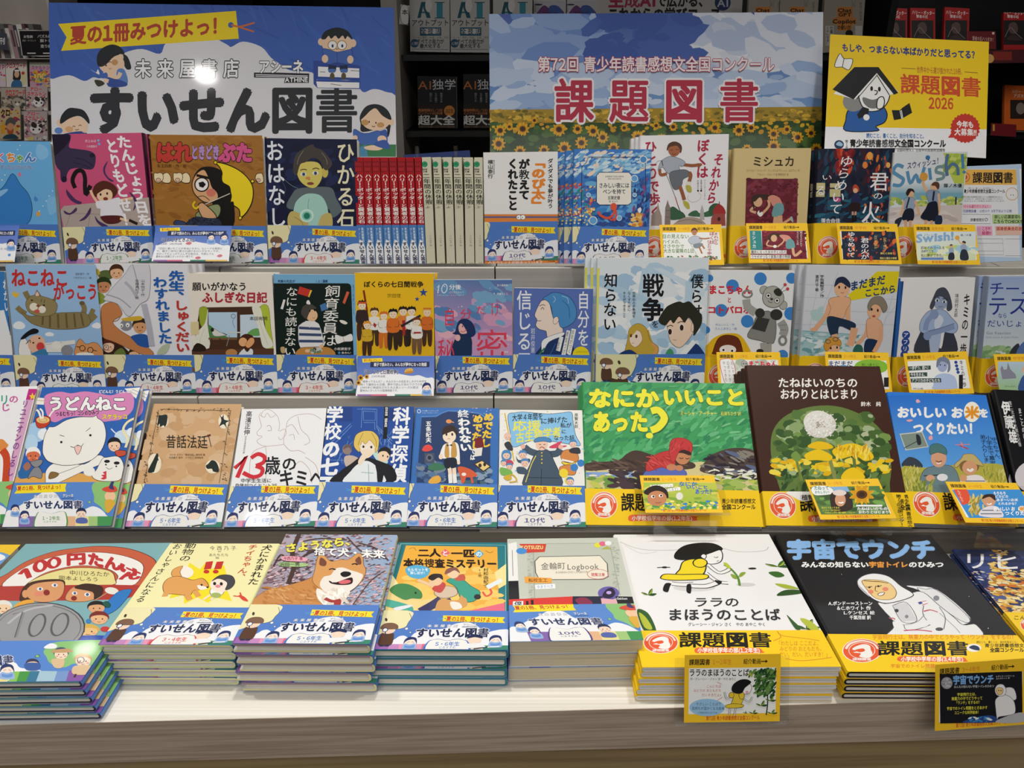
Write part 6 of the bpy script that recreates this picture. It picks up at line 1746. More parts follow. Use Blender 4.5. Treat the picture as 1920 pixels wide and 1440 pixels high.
dict(kind='magazine', label='grey cat puzzle magazine in middle of far rack', tier='LM', at=(-3.8583, 6.1877, 1.0248), axes=[[0.99998, -0.00197, -0.00542], [0.00577, 0.34201, 0.93968]], size=(0.1821, 0.1671, 0.008), hard=0, spine='L', paper='#b8aca0', spine_paper=None, page='#ece6d8', copies=1, step=(0, 0), jitter=0, band=None, art='''N #7a6a5a,#a89a88,#4a4a48,#c8bca8 60 78,234 .7,0 83,1012 1723,10 -28,-1001 3
T #d2403c 333,1552 1526,9 -15,-539 b40|クロスワード
E #b0a898 1207,595 376,2 -9,-339
E #3a3430 1090,594 63,0 -2,-62
E #3a3430 1364,596 63,0 -2,-62
E #e8e0d8 1227,441 141,1 -3,-108'''),
dict(kind='magazine', label='kitten puzzle magazine with red lettering in middle of far rack', tier='LM', at=(-3.6697, 6.1867, 1.022), axes=[[0.99997, -0.00265, -0.00727], [0.00774, 0.34201, 0.93966]], size=(0.1617, 0.1755, 0.008), hard=0, spine='L', paper='#c0b0b0', spine_paper=None, page='#ece6d8', copies=1, step=(0, 0), jitter=0, band=None, art='''N #8a7a8a,#c8b8a0,#4a4040,#d08a9a,#e0d8d0 80 62.4,187.2 .7,0 -43,1041 1644,13 -25,-1040 3
T #d03048 287,1751 978,8 -8,-323 b50 o#f0e8e8:30|アロー
T #d03048 68,1427 1464,11 -9,-385 b50 o#f0e8e8:30|スケルトン
E #f0ece8 926,625 392,3 -8,-354
S #3a2c28 656,816 740,1047 1050,896 966,664
S #3a2c28 1126,819 1326,975 1397,667
E #201a18 783,547 71,1 -2,-69
E #201a18 1160,573 70,1 -2,-69'''),
dict(kind='magazine', label='puzzle magazine with a bearded man in a hat, on far rack', tier='LM', at=(-3.8685, 6.094, 0.8257), axes=[[0.99987, -0.00562, -0.01544], [0.01643, 0.34197, 0.93957]], size=(0.1603, 0.2272, 0.008), hard=0, spine='L', paper='#d0b890', spine_paper=None, page='#ece6d8', copies=1, step=(0, 0), jitter=0, band=None, art='''N #d8b040,#e8d070,#b84030,#8a3a6a 50 61.6,169.4 .7,0 175,2222 1406,23 -37,-2156 3
T #201a18 136,2222 742,12 -10,-577 b40|クロ
S #5a5a54 506,997 551,1383 868,1619 1178,1470 1250,1087 860,1119
E #d89a70 855,849 281,5 -6,-339
S #b8582c 619,768 851,618 1089,776 1043,390 807,309 630,460
P #e8a830 155,1069 453,1073 441,380 144,375
S #2a4a5a 294,-8 533,304 1160,353 1389,10'''),
dict(kind='magazine', label='kitten puzzle magazine numbered 28 at bottom of far rack', tier='LM', at=(-3.6802, 6.0898, 0.8141), axes=[[0.99998, -0.00226, -0.00621], [0.00661, 0.34201, 0.93967]], size=(0.1759, 0.2179, 0.008), hard=0, spine='L', paper='#c0b0b0', spine_paper=None, page='#ece6d8', copies=1, step=(0, 0), jitter=0, band=None, art='''N #8a7a8a,#c8b8a0,#4a4040,#d08a9a,#e0d8d0 90 62.4,187.2 .7,0 12,1573 1719,11 -38,-1502 3
T #d03048 222,2151 1015,7 -8,-308 b50 o#f0e8e8:30|アロー
T #d03048 59,1866 1430,9 -10,-408 b50 o#f0e8e8:30|スケルトン
E #f0ece8 894,887 438,3 -9,-385
S #3a2c28 547,1077 672,1385 980,1195 895,925
S #3a2c28 1094,1080 1334,1274 1403,928
E #201a18 712,808 78,1 -2,-77
E #201a18 1166,827 78,1 -2,-77
T #f0d840 253,281 469,3 -7,-285 b40|28
T #f0f0f0 800,231 861,6 -6,-231 b30|ファミリー'''),
dict(kind='magazine', label='white and red puzzle magazine at left edge of far rack', tier='LM', at=(-4.0015, 6.2675, 1.1854), axes=[[1.0, 0.00096, 0.00264], [-0.00281, 0.34202, 0.93969]], size=(0.171, 0.1986, 0.008), hard=0, spine='L', paper='#d8ccd4', spine_paper=None, page='#ece6d8', copies=1, step=(0, 0), jitter=0, band=None, art='''T #b83a58 849,1679 862,-2 -17,-462 b40|ＳＵＰ
N #5a6ab0,#d84a60,#e8d070 40 46.8,124.8 .7,0 48,1219 1647,-5 -43,-1155 3'''),
dict(kind='business_book', label='grey-white business book with teal letters, beside the shelf post', tier='M1', at=(-0.3179, 2.6314, 1.4089), axes=[[0.99982, -0.00197, -0.01874], [0.01884, 0.10451, 0.99435]], size=(0.1232, 0.1696, 0.018), hard=0, spine='L', paper='#d6d6d4', spine_paper=None, page='#ece6d8', copies=1, step=(0, 0), jitter=0, band=None, art='''T #3a8a9a 252,1459 360,7 -9,-536 b0|A
P #1d5f70 235,961 366,1413 529,1416 647,969 524,966 426,1321 338,963
P #3f9ab0 837,1410 1021,1414 1018,976 833,972
K #1d5f70 23.6 771,971 1080,977
K #1d5f70 23.4 775,1409 1083,1415
E #f0f0ee 590,1324 107,2 -2,-195
T #3a3c40 49,920 1175,30 -4,-200 b15|アウトプット
P #2a6a88 313,698 975,710 973,471 310,458
P #e8e8e6 354,661 933,672 932,520 352,509
T #1d4a68 334,679 620,12 -3,-182 b20|全 技 法
T #8a6a50 81,439 1119,21 -1,-69|メール、資料、会議、企画、発信
T #3a3c40 204,365 851,16 -2,-145 b25|すべての能力が
T #3a3c40 298,236 652,12 -2,-138 b25|最大化する
E #2a5a80 140,237 133,3 -2,-123
T #e0e8f0 37,285 220,4 -2,-107 b20|ＡＩ時代
K #8a8a88 16 54,71 1178,76'''),
dict(kind='business_book', label='grey-white business book with teal letters, left of the sunflower poster', tier='M1', at=(-0.1915, 2.6312, 1.4066), axes=[[0.99995, -0.00107, -0.01021], [0.01026, 0.10452, 0.99447]], size=(0.1213, 0.1713, 0.018), hard=0, spine='L', paper='#d6d6d4', spine_paper=None, page='#ece6d8', copies=1, step=(0, 0), jitter=0, band=None, art='''T #3a8a9a 229,1479 360,4 -5,-535 b0|A
P #1d5f70 216,981 343,1432 507,1433 628,985 504,984 404,1339 319,982
P #3f9ab0 815,1425 999,1427 999,989 813,987
K #1d5f70 23.6 751,986 1060,990
K #1d5f70 23.4 753,1425 1060,1428
E #f0f0ee 568,1341 107,1 -1,-195
T #3a3c40 30,941 1175,20 -3,-200 b15|アウトプット
P #2a6a88 296,717 957,724 957,485 294,478
P #e8e8e6 337,680 916,686 915,534 335,528
T #1d4a68 316,699 620,6 -2,-182 b20|全 技 法
T #8a6a50 65,460 1119,11 -1,-69|メール、資料、会議、企画、発信
T #3a3c40 189,385 851,9 -2,-145 b25|すべての能力が
T #3a3c40 283,256 653,7 -1,-138 b25|最大化する
E #2a5a80 125,258 133,1 -1,-123
T #e0e8f0 22,307 220,2 -1,-107 b20|ＡＩ時代
K #8a8a88 16 40,92 1165,89'''),
dict(kind='business_book', label='grey-white business book mostly hidden behind the sunflower poster', tier='M1', at=(-0.0588, 2.6312, 1.4061), axes=[[1.0, -0.00023, -0.00223], [0.00225, 0.10453, 0.99452]], size=(0.1213, 0.1712, 0.018), hard=0, spine='L', paper='#d6d6d4', spine_paper=None, page='#ece6d8', copies=1, step=(0, 0), jitter=0, band=None, art='''T #3a8a9a 232,1482 360,1 -1,-535 b0|A
P #1d5f70 223,984 347,1434 511,1434 635,985 512,985 408,1341 326,984
P #3f9ab0 818,1423 1003,1424 1006,986 821,985
K #1d5f70 23.6 759,985 1068,986
K #1d5f70 23.4 757,1423 1064,1424
E #f0f0ee 573,1341 107,0 0,-195
T #3a3c40 38,946 1175,10 -1,-200 b15|アウトプット
P #2a6a88 305,720 967,721 968,482 305,480
P #e8e8e6 347,682 925,683 926,531 346,530
T #1d4a68 326,701 620,1 0,-182 b20|全 技 法
T #8a6a50 77,465 1119,3 0,-69|メール、資料、会議、企画、発信
T #3a3c40 201,389 851,2 0,-145 b25|すべての能力が
T #3a3c40 296,259 653,1 0,-138 b25|最大化する
E #2a5a80 138,262 133,0 0,-123
T #e0e8f0 35,312 220,0 0,-107 b20|ＡＩ時代
K #8a8a88 16 55,97 1179,84'''),
dict(kind='business_book', label='black self-study book with orange and white letters, nearest the shelf post', tier='M3', at=(-0.3015, 2.6088, 1.1837), axes=[[0.99991, -0.00138, -0.01314], [0.01321, 0.10452, 0.99444]], size=(0.1244, 0.155, 0.018), hard=0, spine='L', paper='#15161c', spine_paper=None, page='#ece6d8', copies=1, step=(0, 0), jitter=0, band=None, art='''T #c8743a 28,1464 442,6 -8,-347 b5|AI
T #d8d8da 470,1469 766,10 -6,-331 b5|独学
V #a8a8ac 379,1062 85,1 -5,-279|時間がない人の
V #a8a8ac 548,1064 85,1 -5,-299|ための最強の
V #a8a8ac 717,1066 85,1 -4,-299|勉強法大全
P #241c18 -10,718 1256,735 1251,8 -26,-8
T #d8843c 21,578 774,10 -2,-92 b15|勉強時間は1／100
T #d8843c 19,486 775,10 -2,-89 b15|インプットは100倍
E #e0903c 1007,523 170,2 -2,-161
T #3a2410 881,589 255,3 -2,-141 b10|決定版
T #e8e6e2 4,389 1181,16 -7,-316 b35|超大全
T #b08a60 18,57 1156,15 -1,-49|生成ＡＩを使いこなす学びの教科書'''),
dict(kind='business_book', label='black self-study book with orange and white letters, half behind the sunflower poster', tier='M3', at=(-0.1551, 2.6087, 1.1826), axes=[[1.0, -0.00026, -0.0025], [0.00251, 0.10453, 0.99452]], size=(0.1245, 0.162, 0.018), hard=0, spine='L', paper='#15161c', spine_paper=None, page='#ece6d8', copies=1, step=(0, 0), jitter=0, band=None, art='''T #c8743a 2,1474 442,1 -6,-347 b5|AI
T #d8d8da 444,1475 766,2 -4,-331 b5|独学
V #a8a8ac 355,1068 85,0 -3,-279|時間がない人の
V #a8a8ac 524,1068 85,0 -3,-299|ための最強の
V #a8a8ac 694,1069 85,0 -2,-299|勉強法大全
P #241c18 -31,728 1235,732 1234,6 -43,2
T #d8843c 1,588 774,2 -1,-92 b15|勉強時間は1／100
T #d8843c -1,496 775,2 -1,-89 b15|インプットは100倍
E #e0903c 987,523 170,0 -1,-161
T #3a2410 860,590 255,1 -1,-141 b10|決定版
T #e8e6e2 -15,399 1181,3 -5,-316 b35|超大全
T #b08a60 1,68 1156,3 -1,-49|生成ＡＩを使いこなす学びの教科書'''),
dict(kind='business_book', label='white book with purple and blue blobs, peeking over the poster top, left one', tier='M2', at=(0.0704, 2.7132, 1.4031), axes=[[0.99988, 0.00106, 0.0152], [-0.01524, 0.06975, 0.99745]], size=(0.1026, 0.2309, 0.015), hard=0, spine='L', paper='#e4e2e0', spine_paper=None, page='#ece6d8', copies=1, step=(0, 0), jitter=0, band=None, art='''P #d8d8e0 36,1532 1006,1517 1009,1010 33,1025
S #7a4a8a 161,1254 331,1405 500,1326 669,1400 880,1282 924,1127 161,1139
S #4a6ab8 500,1364 711,1399 880,1282 881,1128 542,1133
T #2a2a30 267,1222 487,-7 0,-62 b30|プログラミング
V #333 19,1467 59,-1 -1,-249|入門の本
E #3a3a5a 162,1427 127,-2 0,-23'''),
dict(kind='business_book', label='white book with purple and blue blobs, next to the crimson lettered sign', tier='M2', at=(0.1771, 2.7132, 1.4028), axes=[[0.99976, 0.00154, 0.02197], [-0.02203, 0.06974, 0.99732]], size=(0.0933, 0.2273, 0.015), hard=0, spine='L', paper='#dfe0e2', spine_paper=None, page='#ece6d8', copies=1, step=(0, 0), jitter=0, band=None, art='''P #d8d8e0 -9,1536 961,1514 968,1008 -8,1029
S #7a4a8a 118,1257 287,1407 456,1327 625,1399 837,1280 881,1125 119,1142
S #4a6ab8 456,1365 667,1398 837,1280 839,1126 500,1134
T #2a2a30 224,1224 487,-11 0,-62 b30|プログラミング
V #333 -26,1471 59,-1 0,-249|入門の本
E #3a3a5a 118,1430 127,-3 0,-23'''),
dict(kind='business_book', label='khaki business book with orange label, standing above the yellow flyer', tier='R0', at=(0.9379, 2.5505, 1.4049), axes=[[0.99874, 0.00525, 0.04993], [-0.0502, 0.1044, 0.99327]], size=(0.1206, 0.1705, 0.018), hard=0, spine='L', paper='#b8b2a4', spine_paper=None, page='#ece6d8', copies=1, step=(0, 0), jitter=0, band=None, art='''V #4a4a48 775,1507 153,-8 22,-281|頭がいい人の
P #e8954a 386,1246 848,1223 872,916 990,910 988,745 886,741 847,572 449,592 436,763 290,790 279,946 408,949
T #2a2018 403,1227 421,-21 10,-141 b35|Chat
T #2a2018 432,1103 401,-20 10,-132 b35|GPT
T #2a2018 269,942 706,-35 11,-161 b35|Copilot
T #2a2018 422,745 413,-21 9,-124 b25|の使い方
E #2a2420 802,493 114,-6 8,-105
V #4a4a48 191,738 114,-6 36,-527 b20|仕事時間が
V #4a4a48 88,743 93,-5 36,-527 b20|１０分の１になる！
P #e8e6e0 77,743 320,731 359,180 114,192
V #3a3a38 202,728 103,-5 36,-527 b20|仕事時間が
V #3a3a38 88,733 103,-5 36,-527 b20|１０になる！
V #6a6a68 1042,1354 77,-4 41,-519|最強の教科書
P #e8e6e0 966,699 1173,688 1194,425 987,436'''),
dict(kind='business_book', label='khaki business book with orange label, over the poster right corner', tier='R0', at=(0.8054, 2.5506, 1.4053), axes=[[0.9989, 0.00491, 0.04671], [-0.04696, 0.10441, 0.99342]], size=(0.1142, 0.1704, 0.018), hard=0, spine='L', paper='#b8b2a4', spine_paper=None, page='#ece6d8', copies=1, step=(0, 0), jitter=0, band=None, art='''V #4a4a48 687,1509 153,-7 17,-281|頭がいい人の
P #e8954a 294,1248 756,1226 775,920 893,914 889,749 786,744 745,575 346,594 337,765 191,791 182,948 311,951
T #2a2018 310,1228 421,-20 8,-141 b35|Chat
T #2a2018 338,1105 401,-19 8,-132 b35|GPT
T #2a2018 172,943 706,-33 9,-161 b35|Copilot
T #2a2018 322,747 413,-19 7,-124 b25|の使い方
E #2a2420 698,496 114,-5 6,-105
V #4a4a48 91,739 114,-5 29,-527 b20|仕事時間が
V #4a4a48 -13,744 93,-4 28,-527 b20|１０分の１になる！
P #e8e6e0 -23,744 220,733 251,182 6,194
V #3a3a38 102,729 103,-5 29,-527 b20|仕事時間が
V #3a3a38 -12,734 103,-5 28,-527 b20|１０になる！
V #6a6a68 952,1357 77,-4 34,-518|最強の教科書
P #e8e6e0 866,703 1073,693 1090,430 883,440'''),
dict(kind='business_book', label='khaki business book with orange label beside the crimson lettered sign', tier='R0', at=(0.7108, 2.5507, 1.4062), axes=[[0.9992, 0.00417, 0.03968], [-0.0399, 0.10445, 0.99373]], size=(0.0914, 0.1702, 0.018), hard=0, spine='L', paper='#b8b2a4', spine_paper=None, page='#ece6d8', copies=1, step=(0, 0), jitter=0, band=None, art='''V #4a4a48 598,1508 154,-6 16,-281|頭がいい人の
P #e8954a 203,1244 665,1226 682,919 801,915 795,749 692,744 651,575 252,591 243,762 97,787 90,943 218,947
T #2a2018 219,1225 421,-17 7,-141 b35|Chat
T #2a2018 246,1102 401,-16 7,-132 b35|GPT
T #2a2018 80,939 706,-28 8,-161 b35|Copilot
T #2a2018 229,744 413,-17 6,-124 b25|の使い方
E #2a2420 603,496 114,-5 6,-105
V #4a4a48 -3,734 114,-5 25,-526 b20|仕事時間が
V #4a4a48 -106,738 93,-4 25,-526 b20|１０分の１になる！
P #e8e6e0 -117,738 126,729 154,178 -91,188
V #3a3a38 8,724 103,-4 26,-526 b20|仕事時間が
V #3a3a38 -106,728 103,-4 25,-526 b20|１０になる！
V #6a6a68 862,1358 77,-3 31,-518|最強の教科書
P #e8e6e0 772,703 979,695 995,432 787,441'''),
dict(kind='fantasy_novel', label='red fantasy book with dark picture, leftmost of the four on the far right shelf', tier='R1', at=(1.878, 4.2749, 1.4536), axes=[[0.99943, -0.01485, -0.03045], [0.03388, 0.43812, 0.89828]], size=(0.1217, 0.1896, 0.022), hard=1, spine='L', paper='#a8181c', spine_paper=None, page='#e8e4dc', copies=1, step=(0, 0), jitter=0, band=None, art='''T #f0e4e0 42,1779 1153,-15 2,-234 b15|ハリー・ポッター
T #f0e4e0 253,1552 594,-16 1,-180 b15|賢者の石
P #1c1414 20,1239 1128,1276 1136,4 30,-33
S #5a4440 327,962 500,1147 719,1110 808,799 679,571 417,607
L #8a8484 26.5 157,374 415,875 679,615 1029,314
S #3a2a28 245,242 592,523 986,223'''),
dict(kind='fantasy_novel', label='red fantasy book with dark picture, second from left on far right shelf', tier='R1', at=(2.0161, 4.2736, 1.4508), axes=[[0.99966, -0.01142, -0.02341], [0.02605, 0.43822, 0.89849]], size=(0.1265, 0.1923, 0.022), hard=1, spine='L', paper='#a8181c', spine_paper=None, page='#e8e4dc', copies=1, step=(0, 0), jitter=0, band=None, art='''T #f0e4e0 89,1810 1153,-24 0,-234 b15|ハリー・ポッター
T #f0e4e0 298,1582 594,-20 0,-180 b15|賢者の石
P #1c1414 62,1271 1170,1299 1166,27 59,-2
S #5a4440 367,991 542,1175 760,1136 846,825 714,597 453,635
L #8a8484 26.5 191,404 454,904 715,642 1062,337
S #3a2a28 278,272 627,550 1019,247'''),
dict(kind='fantasy_novel', label='red fantasy book with dark picture, third from left on far right shelf', tier='R1', at=(2.1834, 4.2719, 1.4474), axes=[[0.99803, -0.02751, -0.05641], [0.06276, 0.43751, 0.89702]], size=(0.1266, 0.2005, 0.022), hard=1, spine='L', paper='#a8181c', spine_paper=None, page='#e8e4dc', copies=1, step=(0, 0), jitter=0, band=None, art='''T #f0e4e0 60,1853 1153,18 8,-234 b15|ハリー・ポッター
T #f0e4e0 277,1633 594,1 6,-180 b15|賢者の石
P #1c1414 51,1313 1158,1383 1198,111 93,41
S #5a4440 366,1045 534,1235 753,1204 850,896 727,664 464,692
L #8a8484 26.5 210,452 456,961 725,709 1083,417
S #3a2a28 302,323 641,614 1043,325'''),
dict(kind='fantasy_novel', label='red fantasy book with dark picture, cut off at right edge', tier='R1', at=(2.4878, 4.2608, 1.4247), axes=[[0.9994, -0.01521, -0.03118], [0.03469, 0.43811, 0.89825]], size=(0.1439, 0.198, 0.022), hard=1, spine='L', paper='#a8181c', spine_paper=None, page='#e8e4dc', copies=1, step=(0, 0), jitter=0, band=None, art='''T #f0e4e0 -40,2098 1153,-14 0,-234 b15|ハリー・ポッター
T #f0e4e0 170,1871 594,-15 0,-180 b15|賢者の石
P #1c1414 -65,1558 1043,1596 1041,324 -65,285
S #5a4440 240,1281 414,1467 633,1430 720,1119 589,890 327,926
L #8a8484 26.5 66,693 327,1195 589,935 937,633
S #3a2a28 153,561 501,842 893,542'''),
dict(kind='fantasy_novel', label='orange fantasy book on the lower far right shelf', tier='R2', at=(2.5622, 4.2224, 1.046), axes=[[0.99896, -0.02001, -0.04102], [0.04564, 0.43791, 0.89786]], size=(0.1614, 0.2373, 0.024), hard=1, spine='L', paper='#d8641c', spine_paper=None, page='#ece6d8', copies=1, step=(0, 0), jitter=0, band=None, art='''T #f0e4d8 371,2145 1257,57 2,-230 b15|ハリー・ポッター
T #f0e4d8 445,1919 916,42 2,-211 b15|アズカバン
P #2a1c18 287,1590 1633,1652 1642,643 298,581
E #8a7a70 830,1156 233,11 3,-312'''),
]
